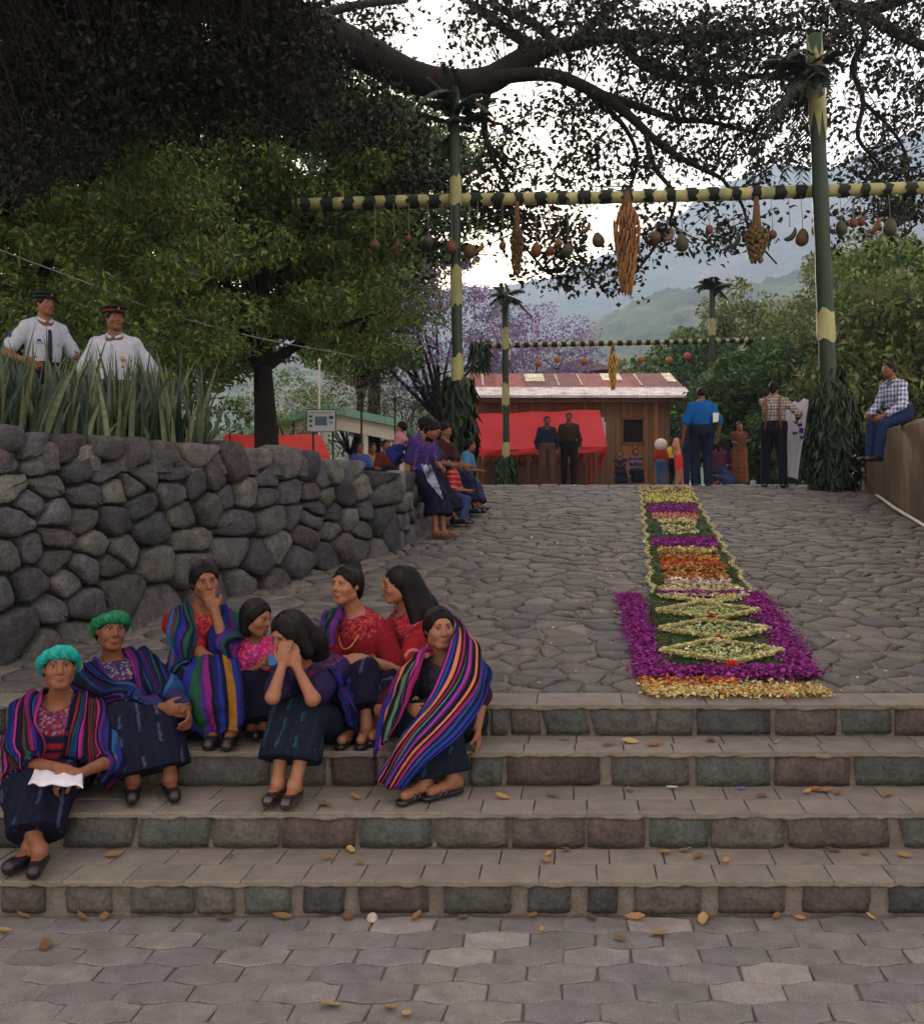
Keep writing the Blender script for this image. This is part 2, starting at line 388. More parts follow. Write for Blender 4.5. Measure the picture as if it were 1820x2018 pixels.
stone_cols = [rgb(110,106,100), rgb(102,100,97), rgb(116,111,102), rgb(106,101,95), rgb(97,96,94), rgb(119,113,105)]
for i in order:
    P = chaikin(np.array(cells[i]), 1, .14); P = P + rng.normal(0, .006, P.shape); vis = abs(P[:, 0].mean() / P[:, 1].mean()) < .47
    c = S[i]; h = random.uniform(-.006, .006)
    V, Fa = pebble(P, [(1.0, -.03), (.985, -.004 + h), (.93, .003 + h), (.5, .005 + h)], nz=.0035, seed=i)
    V[:, 2] += ramp_z(V[:, 1]); colr = np.array(random.choice(stone_cols)) * random.uniform(.7, .86)
    if vis and kept < 295:
        cc = np.array([c[0], c[1], ramp_z(c[1])]); kept += 1
        ob('flagstone', V - cc, Fa, m_flag, street, smooth=True, loc=cc, color=colr)
    else: rest.add(V, Fa, colr)
m_flag2 = M('flagstone_far', src='attr', var=.3, scale=6, bump=.006, bscale=55, fine=.2, rough=.75)
tag(rest.build('far_flagstones', m_flag2, street, smooth=True, colors=True), kind='stuff')
# --- plaza beyond the crest
tag(ob('plaza', [(-12,CREST,1.80),(14,CREST,1.80),(30,60,1.80),(-30,60,1.80),(-12,CREST,1.5),(14,CREST,1.5)], [(0,1,2,3),(4,5,1,0)], M('plaza_floor', rgb(112,105,95), var=.25, scale=1.2, bump=.006, bscale=20)), kind='structure')
# ================================================================ dry stone wall on the left
WD = norm((.5, 1.0)); WN = np.array([WD[1], -WD[0]])     # along the wall, out of its face
P0 = np.array([-2.7, 5.77])
def wall_px(u, v):
    k = (u - 910) / 1951; Y = 5.585 / (.5 - k); return ((Y - 5.77) / WD[1], E - (v - 970) * Y / 1951)
def wall_xyz(s, t, dep):
    p = P0 + WD * s + WN * dep; return np.array([p[0], p[1], t])
z3 = [(70,310),(250,360),(490,370),(780,380),(300,480),(560,520),(60,610),(330,620),(230,740),(610,700),(750,510),(740,600),(990,440),(1240,430),(1020,530),(1270,540),
  (830,660),(960,640),(1010,780),(1270,660),(1440,640),(1580,590),(1340,840),(1500,760),(1640,690),(1760,660),(600,860),(830,870),(110,900),(410,840),(400,1010),(690,1060),
  (900,1100),(1090,950),(1370,1030),(60,1130),(210,1080),(390,1160),(620,1220),(810,1210),(1120,1170),(1370,1180),(200,1340),(480,1330),(830,1370),(590,1490),
  (120,1640),(340,1530),(1140,1500),(330,1760),(540,1720),(1700,900),(1400,360),(1760,1330),(20,480),(100,530),(1560,1400),(20,1400)]
z4 = [(50,640),(210,570),(390,590),(570,640),(700,640),(820,620),(110,760),(270,690),(270,800),(430,800),(580,780),(670,800),(650,700),(790,800),(880,760),(300,940),(90,980),
  (440,920),(570,950),(720,920),(530,1060),(710,1020),(900,1030),(920,900),(350,1130),(50,1150),(180,1250),(470,1220),(680,1200),(760,1120),(880,1130),(990,1200),(590,880),
  (800,950),(1000,800),(1010,950),(1080,1070),(980,700),(300,1400),(600,1400),(850,1350)]
seeds = [wall_px(x*.2706, 788.1 + y*.2706) for x, y in z3] + [wall_px(443.3 + x*.2977, 738.9 + y*.2977) for x, y in z4]
seeds = [s for s in seeds if s[0] < 4.6 and s[1] > .45]
for q in range(-8, 0):
    for t in np.arange(.75, 2.1, .24): seeds.append((q*.3 + random.uniform(-.08, .08) - .1, t + random.uniform(-.06, .06)))
good = []
for s in seeds:
    if all((abs(s[0]-g[0])/1.25)**2 + (s[1]-g[1])**2 > .085**2 for g in good): good.append(s)
S = np.array(good); SC = np.array([.8, 1.0])     # stones a little wider than high
cells = voronoi(S * SC, (-2.6*.8, .4, 4.66*.8, 2.16), near=16, reach=.42, gap=.014)
wall = thing('stone_wall', (*P0, .7), 'dark dry stone retaining wall of rounded boulders behind the seated women', 'wall')
org = np.array([*P0, .7])
m_rock = M('boulder', src='obj', var=.45, scale=7, bump=.014, bscale=40, rough=.85, fine=.32)
def put_rock(P2, to_xyz, depth, par, orgn, colr, s):
    P = chaikin(chaikin(np.array(P2), 1, .18), 1, .22); P = P + rng.normal(0, .004, P.shape)
    sz = min(np.ptp(P[:, 0]), np.ptp(P[:, 1]))
    b = min(.095, sz * .36) * random.uniform(.5, 1.2)
    V, Fa = pebble(P, [(1.0, -.12), (1.0, -.02), (.965, b*.5), (.88, b*.86), (.62, b*.97), (.3, b)], nz=min(.016, sz*.075), seed=s, lumps=.006)
    tx, ty = random.uniform(-.13, .13), random.uniform(-.16, .10); c2 = V.mean(0)
    V[:, 2] += (V[:, 0]-c2[0])*tx + (V[:, 1]-c2[1])*ty
    W = np.array([to_xyz(a, t, h + depth) for a, t, h in V]); c = W.mean(0)
    return ob('stone', W - c, Fa, m_rock, par, smooth=True, loc=c - orgn, color=colr)
rock_cols = [rgb(82,81,83), rgb(88,86,85), rgb(78,79,83), rgb(98,95,90), rgb(92,90,88), rgb(85,79,79), rgb(104,101,96), rgb(81,82,86), rgb(72,73,77)]
for i, P in enumerate(cells):
    if P is None: continue
    P = np.array(P) / SC
    top = 2.06 - .13 * max(0, P[:, 0].mean() - 3.0) + .05 * wob(np.array([P[:, 0].mean()*2, 0, 0]), 2.0, 1)
    P = np.array(clip_poly([tuple(p) for p in P], (0, 1), top))
    if len(P) < 3: continue
    put_rock(P, wall_xyz, -.02, wall, org, np.array(rock_cols[(i*7) % 9]) * random.uniform(.48, 1.05), i)
core = MB()     # packed earth and mortar behind the stones
a, b = P0 + WD*-2.7 - WN*.06, P0 + WD*4.62 - WN*.06; c_, d_ = b - WN*.5, a - WN*.5
q = [(a, .3), (b, .3), (c_, .3), (d_, .3), (a, 1.95), (b, 1.72), (c_, 1.72), (d_, 1.95)]
core.add([np.array([*p, z]) - org for p, z in q], [(0,3,2,1),(4,5,6,7),(0,1,5,4),(1,2,6,5),(2,3,7,6),(3,0,4,7)])
core.build('wall_core', M('wall_joint', rgb(58, 53, 48), var=.3, scale=8, bump=.01, bscale=40), wall)
# cap stones lying on top of the wall
for s_ in np.arange(-2.3, 4.5, .33):
    P = np.array([(s_ + random.uniform(-.02,.02) + .17*cos(t)*random.uniform(.8,1.05), .15*sin(t)*random.uniform(.8, 1.1)) for t in np.linspace(0, 2*pi, 9)[:-1]])
    V, Fa = pebble(chaikin(P), [(1.0, -.14), (1.0, 0), (.9, .025), (.55, .04)], nz=.008, seed=s_)
    top = 2.0 - .13*max(0, s_-3.0)
    W = np.array([[*(P0 + WD*p[0] - WN*(.10 + p[1]*1.0)), top - .02 + p[2]] for p in V]); c = W.mean(0)
    ob('cap_stone', W - c, Fa, m_rock, wall, smooth=True, loc=c - org, color=np.array(random.choice(rock_cols))*random.uniform(.8, 1.1))
# the return of the wall along the street
PS = P0 + WD*4.64; SD = norm((STREET, 1.0)); SN = np.array([SD[1], -SD[0]])
side = thing('street_wall', (*PS, 1.0), 'low dark stone wall along the street where the girls sit', 'wall')
sorg = np.array([*PS, 1.0])
def side_xyz(s, t, dep):
    p = PS + SD*s + SN*dep; return np.array([p[0], p[1], t])
S = []
for s_ in np.arange(.1, 6.2, .30):
    zb = float(ramp_z(PS[1] + s_*SD[1]))
    for t in np.arange(zb + .06, 1.86, .2): S.append((s_ + random.uniform(-.1, .1), t + random.uniform(-.05, .05)))
S = np.array(S); cells = voronoi(S * SC, (0, .9, 6.25*.8, 1.92), near=14, reach=.4, gap=.02)
for i, P in enumerate(cells):
    if P is None: continue
    P = np.array(P) / SC; put_rock(P, side_xyz, -.02, side, sorg, np.array(rock_cols[(i*5) % 9]) * random.uniform(.75, 1.1), i + 300)
core = MB(); a, b = PS - SN*.06, PS + SD*6.25 - SN*.06
q = [(a, .6), (b, .6), (b - SN*.45, .6), (a - SN*.45, .6), (a, 1.86), (b, 1.86), (b - SN*.45, 1.86), (a - SN*.45, 1.86)]
core.add([np.array([*p, z]) - sorg for p, z in q], [(0,3,2,1),(4,5,6,7),(0,1,5,4),(1,2,6,5),(2,3,7,6),(3,0,4,7)])
core.build('wall_core', MATS['wall_joint'], side)
# --- rendered wall on the right
m_rwall = M('ochre_render', rgb(122, 100, 72), var=.4, scale=1.6, col2=rgb(92, 76, 58), bump=.012, bscale=22, stretch=(1.6, 1.6, .55), fine=.18)
n = 40; V = []; Fa = []
RB = np.array([ramp_right(3.0), 3.0]); RD = norm((.232, 1)); RN = np.array([-RD[1], RD[0]])
Ltot = 13.4
for i in range(n + 1):
    s_ = Ltot * i / n; p = RB + RD * s_; zt = 2.60 + .02*sin(s_*3) + .03*sin(s_*1.3) - .35*np.clip((s_-12.4)/1.0, 0, 1)**2
    prof = [(0, 0.1), (.02, zt-.06), (-.01, zt-.015), (-.05, zt), (-.30, zt), (-.34, .1)]
    for d_, z in prof:
        q = p + RN * (d_ + .012*sin(s_*5 + z*4) + .01*sin(s_*11+z*7)); V.append((q[0], q[1], z))
for i in range(n):
    for k in range(5): Fa.append((i*6+k, i*6+k+1, (i+1)*6+k+1, (i+1)*6+k))
Fa += [tuple(range(6))[::-1], tuple(range(n*6, n*6+6))]
tag(ob('rendered_wall', V, Fa, m_rwall, smooth=False), 'rough brown rendered wall with a man sitting on it', 'wall')
# white pipe along its foot
P = [(*(RB + RD*s_ + RN*(.07 + .02*sin(s_*2))), float(ramp_z(RB[1]+RD[1]*s_)) + .05 + .02*sin(s_*1.3)) for s_ in np.linspace(3.0, 11.6, 30)]
Vt, Ft = tube(P, .022, 8)
tag(ob('pipe', Vt, Ft, M('white_pvc', rgb(196, 188, 170), var=.12, scale=9, rough=.5), smooth=True), 'white plastic pipe lying along the foot of the brown wall', 'pipe')
# ================================================================ VEGETATION, HILLS, AIR
m_bark = M('bark', rgb(30, 23, 19), var=.4, scale=5, bump=.03, bscale=18, stretch=(1, 1, .35), col2=rgb(24, 19, 16))
m_leaf = M('leaf', src='attr', var=.3, scale=2.5, rough=.55, spec=.3, trans=.22)
def rand_dirs(n):
    d = rng.normal(size=(n, 3)); return d / np.linalg.norm(d, axis=1, keepdims=True)
def leaf_blob(C, R, n, L, W, pal, up=.35, shell=.55, hang=0.0, light=.35):
    """leaves spread through an ellipsoid at C with radii R"""
    d = rand_dirs(n); r = np.maximum(rng.random(n) ** (1/3), rng.random(n) * .4 + shell * rng.random(n))[:, None]
    P = C + d * r * R
    D = rand_dirs(n) + d * .6; D[:, 2] -= hang
    N_ = rand_dirs(n) * .8 + d * .4; N_[:, 2] += up
    Ls = L * rng.uniform(.65, 1.25, n); Ws = W * rng.uniform(.7, 1.2, n)
    ci = rng.integers(0, len(pal), n); col = np.asarray(pal)[ci] * rng.uniform(.7, 1.25, (n, 1))
    return P, D, N_, Ls, Ws, col
def foliage(name, blobs, parent, mat=None, droop=.15, kind='stuff'):
    P, D, N_, Ls, Ws, C = [np.concatenate(q) for q in zip(*blobs)]
    V, Fa = leaves_mesh(P, D, N_, Ls, Ws, droop)
    o = ob(name, V - np.array(parent.location), Fa, mat or m_leaf, parent, col=np.repeat(C, 4, axis=0))
    if kind: o['kind'] = kind
    return o
def limb(mbs, P, r0, r1, n=9, k=5, wig=.0):
    P = smooth_path(P, k)
    if wig: P = P + np.stack([wob(P, 3.0/wig*.1 + 1.5, q) for q in (1, 2, 3)], 1) * wig
    R = np.linspace(r0, r1, len(P)) ; mbs.tube(P, R, n); return P
# ---------------------------------------------------------------- the big tree that spreads over the place
OL = 8.8                                        # distance of its long limb
big = thing('spreading_tree', (-8.6, 13.4, 1.6), 'huge spreading tree whose dark limb arches over the street from the left', 'tree')
borg = np.array(big.location)
wood = MB(); skel = []
def vlimb(pts, r0, r1, n=9):
    """pts: (u,v,Y) along the limb"""
    kk = [LK(p[0]) for p in pts]; P = limb(wood, [pt(p[0], p[1], p[2]*k_) for p, k_ in zip(pts, kk)], r0*kk[0]*.84, r1*kk[-1]*.9, n); skel.extend(list(P)); return P
def LK(u): return float(np.interp(u, [-200, 500, 800, 1600], [1.4, 1.6, 2.0, 2.0])) if LKON else 1.0
LKON = True
limb(wood, [(-8.9, 13.6, 1.0), (-8.5, 13.4, 3.2), (-7.9, 13.2, 5.2), (-7.2, 13.0, 7.0), (-6.6, 13.0, 8.2)], .85, .6, 14)
vlimb([(-150, 10, 9.3), (60, -60, 9.2), (300, -30, 9), (470, 10, 8.9), (600, 52, 8.8), (720, 105, 8.8), (810, 150, 8.8), (890, 166, 8.8), (960, 158, 8.9), (1010, 130, 9), (1060, 98, 9.1)], .34, .115, 12)
vlimb([(1050, 102, 9.1), (1130, 85, 9.1), (1220, 70, 9.2), (1330, 78, 9.3), (1450, 70, 9.5), (1560, 55, 9.7)], .095, .035)
vlimb([(930, 165, 8.9), (1000, 150, 8.8), (1090, 148, 8.7), (1180, 185, 8.6), (1240, 228, 8.6), (1290, 275, 8.6), (1340, 310, 8.7), (1420, 350, 8.8)], .085, .022)
vlimb([(1060, 98, 9.1), (1000, 60, 9.3), (960, 25, 9.5), (900, -10, 9.6)], .07, .03)
vlimb([(1100, 90, 9.1), (1050, 45, 9.3), (985, 15, 9.5), (950, -25, 9.7)], .06, .035)
vlimb([(1130, 85, 9.1), (1160, 50, 9.3), (1200, 15, 9.4), (1250, -20, 9.5)], .055, .03)
vlimb([(965, 160, 8.9), (955, 215, 8.9), (958, 275, 8.9), (985, 310, 8.9), (1010, 335, 8.9)], .05, .018)
vlimb([(958, 275, 8.9), (975, 320, 8.8), (998, 365, 8.8), (1005, 420, 8.8), (1030, 480, 8.8), (1080, 540, 8.8)], .03, .010)
vlimb([(1120, 152, 8.7), (1180, 200, 8.9), (1230, 250, 9.0), (1255, 310, 9.0), (1240, 380, 9.0)], .04, .012)
vlimb([(1180, 185, 8.6), (1260, 210, 8.8), (1330, 235, 9), (1400, 240, 9.2), (1480, 260, 9.3)], .05, .016)
vlimb([(1270, 255, 8.6), (1290, 330, 8.5), (1330, 390, 8.5), (1300, 470, 8.5), (1250, 540, 8.5)], .03, .010)
vlimb([(1220, 70, 9.2), (1270, 130, 9.3), (1380, 160, 9.4), (1500, 150, 9.6), (1600, 165, 9.8)], .06, .02)
vlimb([(1420, 350, 8.8), (1460, 400, 8.8), (1480, 460, 8.8), (1530, 520, 8.8)], .02, .008)
vlimb([(250, 10, 9.0), (200, 120, 8.9), (130, 220, 8.8), (60, 330, 8.7), (10, 430, 8.6)], .10, .03)
vlimb([(450, 10, 8.9), (430, 110, 8.8), (330, 150, 8.7), (230, 170, 8.6)], .08, .03)
vlimb([(470, 20, 8.9), (560, 130, 9.1), (640, 200, 9.3), (700, 290, 9.4), (760, 330, 9.5)], .06, .02)
vlimb([(600, 40, 8.8), (700, 10, 9.0), (800, 0, 9.2)], .06, .03)
wood_o = MB(); wood_o.V = [tuple(np.array(p) - borg) for p in wood.V]; wood_o.F = wood.F; wood_o.C = wood.C
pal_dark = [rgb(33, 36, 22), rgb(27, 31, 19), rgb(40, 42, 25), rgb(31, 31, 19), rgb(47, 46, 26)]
def canopy(regions, root, skel, name, L=.086, W=.052, per=30, rad=.26, pal=pal_dark, twig_r=.009):
    """regions: (u,v,ru,rv,n,Y0,Y1): leafy sprays, each hung on a twig that leads to the nearest limb"""
    sk = np.array(skel); blobs = []; tw = MB(); o_ = np.array(root.location)
    for (u, v, ru, rv, n, ya, yb) in regions:
        for _ in range(n):
            while True:
                a, b = random.uniform(-1, 1), random.uniform(-1, 1)
                if a*a + b*b <= 1: break
            kk = (LK(u) if u > 560 else 1.15); c = pt(u + a*ru, v + b*rv, random.uniform(ya, yb)*kk)
            kk = kk**.85; r = rad * kk * random.uniform(.6, 1.35)
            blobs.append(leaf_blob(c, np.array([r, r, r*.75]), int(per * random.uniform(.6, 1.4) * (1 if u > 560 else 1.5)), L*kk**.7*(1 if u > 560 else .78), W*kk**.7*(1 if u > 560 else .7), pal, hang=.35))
            j = int(np.argmin(((sk - c) ** 2).sum(1))); d = c - sk[j]; ln = np.linalg.norm(d)
            if ln > .1:
                mid = sk[j] + d*.5 + rng.normal(0, .08, 3)*ln + np.array([0, 0, .08*ln])
                tw.tube(smooth_path([sk[j], mid, c], 3) - o_, np.linspace(twig_r*(1+ln*.5), .003, 7), 4, cap=False)
    tag(tw.build('twigs', m_bark, root), kind='stuff')
    foliage(name, blobs, root)
reg = [(250, 70, 360, 130, 520, 7.6, 10.5), (80, 200, 160, 150, 220, 7.4, 10), (330, 190, 280, 90, 180, 7.8, 10.5), (30, 330, 60, 60, 40, 7.4, 9.5), (560, 120, 90, 110, 80, 7.6, 9.0),
       (660, 50, 110, 70, 30, 8.5, 9.6), (660, 200, 120, 90, 70, 8.6, 9.6), (760, 290, 80, 90, 44, 8.8, 9.6), (850, 330, 90, 60, 16, 8.5, 9.5), (740, 40, 70, 50, 10, 9, 9.6),
       (1010, 25, 150, 50, 34, 8.4, 9.6), (1200, 60, 170, 70, 52, 8.4, 9.6), (1330, 120, 180, 80, 66, 8.4, 9.6), (1480, 110, 150, 110, 54, 8.4, 9.6), (1560, 50, 150, 80, 34, 8.4, 9.6),
       (1300, 240, 220, 70, 44, 8.4, 9.6), (1150, 220, 150, 80, 14, 8.4, 9.6), (1060, 280, 130, 70, 14, 8.4, 9.6), (1420, 310, 150, 60, 22, 8.4, 9.6), (1100, 345, 200, 40, 26, 8.4, 9.6),
       (990, 430, 90, 60, 20, 8.4, 9.4), (1080, 480, 80, 75, 30, 8.4, 9.4), (1120, 545, 50, 35, 7, 8.4, 9.4), (1290, 450, 60, 50, 12, 8.4, 9.4), (1225, 530, 55, 40, 11, 8.4, 9.2),
       (1440, 440, 50, 50, 8, 8.4, 9.4), (1500, 430, 50, 60, 6, 8.4, 9.4), (830, 480, 60, 60, 8, 8.5, 9.4), (1560, 260, 90, 90, 16, 8.4, 9.4), (920, 100, 60, 60, 5, 9, 9.5)]
def unseen_canopy(n, root, skel):  # unseen boughs and leaves above the view, added to shade steps and people
    blobs = []; tw = MB(); o_ = np.array(root.location)
    for pts in ([(-7.2, 13, 7.2), (-5.5, 9, 7.4), (-3.0, 5.5, 7.3), (-.5, 3.0, 7.6)], [(-7.0, 12.5, 7.4), (-3.5, 9.0, 8.0), (.5, 7.0, 8.2), (4.0, 6.0, 8.6)], [(-5.5, 9, 7.4), (-6, 5, 7.6), (-5.5, 1, 7.8)]):
        P = smooth_path(pts, 6); tw.tube(P - o_, np.linspace(.3, .06, len(P)), 8); skel.extend(list(P))
    for _ in range(n):
        y = random.uniform(3.8, 10.5); x = random.uniform(-9, 5); z = random.uniform(.52*max(y, 3)+3.6, .52*max(y, 3)+5.4)
        blobs.append(leaf_blob(np.array([x, y, z]), np.array([.55, .55, .3]), 44, .15, .075, pal_dark, hang=.3))
    tw.build('added_bough', m_bark, root, smooth=True); foliage('added_shade_crown', blobs, root)
wood_o.build('trunk', m_bark, big, smooth=True); unseen_canopy(560, big, skel)
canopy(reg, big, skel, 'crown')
# second tree reaching in from the top right
rt = thing('overhanging_tree', (14.0, 20.0, 1.2), 'dark branch of a tree reaching in from the upper right edge', 'tree')
wood = MB(); skel = []
limb(wood, [(14.2, 20.2, 1.0), (13.9, 20.0, 5.0), (13.4, 20.0, 10), (12.8, 20.0, 14.0)], .55, .4, 12)
vlimb([(2150, -240, 10), (1980, -60, 9.6), (1820, -20, 9.4), (1700, 20, 9.3), (1640, -10, 9.3), (1600, -60, 9.3)], .11, .05)
vlimb([(1700, 20, 9.3), (1760, 60, 9.2), (1830, 95, 9.1), (1960, 140, 9)], .07, .04)
vlimb([(1690, 15, 9.3), (1705, 70, 9.2), (1680, 130, 9.2), (1700, 200, 9.1), (1690, 270, 9.0), (1740, 330, 9.0)], .045, .015)
vlimb([(1640, 0, 9.3), (1660, 50, 9.3), (1620, 95, 9.3), (1590, 130, 9.3)], .035, .014)
vlimb([(1700, 200, 9.1), (1760, 260, 9.0), (1790, 330, 9.0), (1770, 420, 9.0)], .022, .01)
wood_o = MB(); wood_o.V = [tuple(np.array(p) - np.array(rt.location)) for p in wood.V]; wood_o.F = wood.F; wood_o.C = wood.C
wood_o.build('trunk', m_bark, rt, smooth=True)
canopy([(1740, 60, 120, 80, 40, 8.6, 10.2), (1760, 200, 90, 90, 26, 8.6, 10), (1690, 300, 70, 80, 16, 8.6, 10), (1780, 380, 70, 70, 30, 8.6, 9.8), (1690, 430, 50, 40, 8, 8.6, 9.6), (1900, 200, 120, 250, 40, 8.6, 10)],
       rt, skel, 'crown')
# ---------------------------------------------------------------- other trees
def tree(name, label, base, height, crown, pal, n_clump, per, L, W, clump=.9, trunk_r=.2, seed=0, lean=(0, 0), flat=.6, shell=.75, cat='tree', group=None, forks=7, mat=None, bottom=.0, hang=.2, crowncol=None, jit=1.0):
    """crown: (dx,dy,dz,rx,ry,rz) relative to the base; leaf clumps spread over its surface and inside"""
    base = np.array(base, float); t = thing(name, base, label, cat, group); random.seed(seed); st = rng
    c = base + np.array(crown[:3]); R = np.array(crown[3:])
    wd = MB(); top = c - np.array([0, 0, R[2]*.35]); fork = base + (top - base) * .55 + np.array([lean[0], lean[1], 0])
    limb(wd, [base - (0, 0, .3), base + (fork-base)*.5 + rng.normal(0, .06, 3)*height*.15, fork], trunk_r, trunk_r*.62, 10)
    blobs = []
    ends = []
    for k in range(n_clump):
        th = 2*pi*(k*.618034 % 1); zz = 1 - 2*(k+.5)/n_clump; zz = bottom + zz*(1-abs(bottom)) if bottom else zz
        rr = math.sqrt(max(0, 1-zz*zz)); f = random.uniform(shell, 1.05) if random.random() < .78 else random.uniform(.25, .75)
        p = c + R * np.array([rr*cos(th), rr*sin(th), zz]) * f * random.uniform(1-.12*jit, 1+.1*jit)
        cl = clump * random.uniform(.65, 1.3)
        blobs.append(leaf_blob(p, np.array([cl, cl, cl*flat]), int(per*random.uniform(.7, 1.3)), L, W, pal, hang=hang, up=.6)); ends.append(p)
    for k in range(forks):
        e = ends[random.randrange(len(ends))]
        P = limb(wd, [fork, fork + (e-fork)*.45 + rng.normal(0, .1, 3)*R[0]*.5 + (0, 0, .1*R[2]), e], trunk_r*.5, trunk_r*.09, 6, 4)
        for q in range(3):
            j = random.randrange(len(P)//3, len(P)); e2 = ends[int(np.argmin([np.linalg.norm(P[j]-x)+random.random()*R[0]*.6 for x in ends]))]
            limb(wd, [P[j], (P[j]+e2)/2 + rng.normal(0, .08, 3)*R[0]*.3, e2], trunk_r*.18, trunk_r*.04, 5, 3)
    w2 = MB(); w2.V = [tuple(np.array(p) - base) for p in wd.V]; w2.F = wd.F; w2.C = wd.C
    w2.build('trunk', m_bark, t, smooth=True); foliage('crown', blobs, t, mat)
    return t
pal_mid = [rgb(108, 132, 64), rgb(88, 118, 60), rgb(136, 156, 78), rgb(114, 130, 62), rgb(74, 104, 58)]
pal_gre = [rgb(74, 104, 60), rgb(60, 90, 54), rgb(92, 120, 66), rgb(80, 108, 60)]
pal_oli = [rgb(112, 122, 68), rgb(96, 110, 62), rgb(130, 136, 78), rgb(90, 102, 60)]
pal_brn = [rgb(112, 98, 62), rgb(98, 90, 60), rgb(88, 88, 56), rgb(120, 104, 70)]
# the feathery tree behind the policemen (several crowns make up the mass)
tree('feathery_tree', 'large feathery green tree behind the two policemen with a forked trunk', (-3.44, 17.6, 1.62), 9, (-.85, .6, 5.35, 3.3, 2.2, 3.2), pal_mid, 230, 370, .145, .055, clump=.60, trunk_r=.27, seed=3, flat=.5, lean=(.3, 0), forks=10)
tree('feathery_tree', 'dark green tree left of the feathery tree behind the snake plants', (-6.2, 12.9, 1.6), 7, (.2, .4, 3.2, 2.7, 2.0, 3.0), pal_mid[1:], 150, 350, .115, .046, clump=.56, trunk_r=.26, seed=4, flat=.5)
tree('feathery_tree', 'deep green tree closing the gap behind the feathery tree', (-8.4, 23, 1.6), 9, (0, 0, 5.0, 4.0, 2.4, 4.2), pal_gre, 140, 300, .20, .078, clump=.9, trunk_r=.28, seed=7, flat=.6)
tree('feathery_tree', 'blue green tree with its crown just left of the tall left pole', (-3.1, 35, 1.7), 14, (0, .4, 10.8, 4.2, 3.2, 4.0), pal_gre, 120, 280, .26, .10, clump=1.05, trunk_r=.3, seed=5, flat=.55)
tree('feathery_tree', 'drooping green tree at the edge of the crown under the striped bar', (-3.5, 33.5, 1.7), 9, (.1, .2, 6.6, 2.2, 1.8, 2.9), pal_mid, 90, 280, .24, .09, clump=.8, trunk_r=.2, seed=6, flat=.6)
# jacaranda and bare scrub behind the left pole
pal_jac = [rgb(140, 112, 158), rgb(124, 100, 148), rgb(156, 130, 168), rgb(118, 108, 110), rgb(108, 108, 80)]
m_petal = M('jacaranda_flower', src='attr', var=.25, scale=2, rough=.7, trans=.25)
tree('jacaranda_tree', 'jacaranda in purple bloom behind the tall left pole', (-.9, 34, 1.7), 9, (.2, 0, 5.4, 3.0, 2.4, 2.4), pal_jac[:4], 70, 110, .12, .07, clump=.7, trunk_r=.2, seed=11, mat=m_petal, forks=14)
tree('jacaranda_tree', 'jacaranda with violet flowers right of the tall left pole', (2.6, 37, 1.7), 8, (.1, 0, 5.0, 2.4, 2.0, 1.9), pal_jac[:3], 56, 110, .12, .07, clump=.7, trunk_r=.18, seed=12, mat=m_petal, forks=12)
for i, (u, Y, h, r, lab) in enumerate([(560, 30, 4.0, 1.7, 'yellow green bush tree left of the notice board'), (690, 33, 4.6, 1.8, 'thin brownish tree behind the green roofed hall'),
        (800, 36, 4.4, 2.0, 'dry brownish tree right of the green roofed hall'), (890, 40, 4.2, 2.0, 'sparse olive tree right behind the leaf wrapped left pole')]):
    b = pt(u, 955, Y); tree('scrub_tree', lab, (b[0], Y, 1.7), h, (0, 0, h*.62, r, r*.8, h*.36), [pal_mid, pal_brn, pal_brn, pal_oli][i], 30, 120, .12, .045, clump=.55, trunk_r=.09, seed=20+i, forks=12, shell=.5)
# trees on the right, behind the second gate and the shed
RT = [(1290, 44, 6.2, 3.0, pal_oli, 'broad olive tree rising behind the right end of the shed'), (1375, 37, 6.0, 2.2, pal_gre, 'dark green tree between the shed and the second gate post'),
      (1470, 40, 8.6, 2.7, pal_oli, 'tall rounded tree right of the second gate palm'), (1560, 47, 9.2, 3.0, pal_oli, 'rounded tree seen just left of the tall right pole'),
      (1500, 27, 4.2, 2.0, pal_gre, 'lower dark green tree behind the man in the checked shirt'), (1700, 34, 8.6, 3.0, pal_oli, 'tall olive tree right of the tall right pole'),
      (1790, 29, 8.4, 2.5, pal_mid, 'yellow green tree at the right edge above the brown wall'), (1650, 24, 4.0, 1.9, pal_gre, 'bushy green tree behind the leafy foot of the right pole'),
      (1800, 21, 4.6, 2.0, pal_oli, 'olive tree behind the man sitting on the wall'), (1880, 27, 7.0, 2.6, pal_mid, 'tree at the far right beyond the brown wall'),
      (1130, 60, 6.4, 3.2, pal_gre, 'distant dark tree above the middle of the shed roof'), (1210, 64, 7.6, 2.0, pal_gre, 'distant narrow tree behind the shed ridge')]
for i, (u, Y, h, r, pal, lab) in enumerate(RT):
    b = pt(u, 955, Y); k = 1.0 if Y < 36 else .75
    tree('green_tree', lab, (b[0], Y, 1.6), h, (0, 0, h*.56, r, r*.85, h*.46), pal, int(78*k), 205, .15 + Y*.0020, .072 + Y*.0009, clump=r*.3, trunk_r=.16, seed=40+i, forks=6, shell=.7, group='trees beyond the plaza')
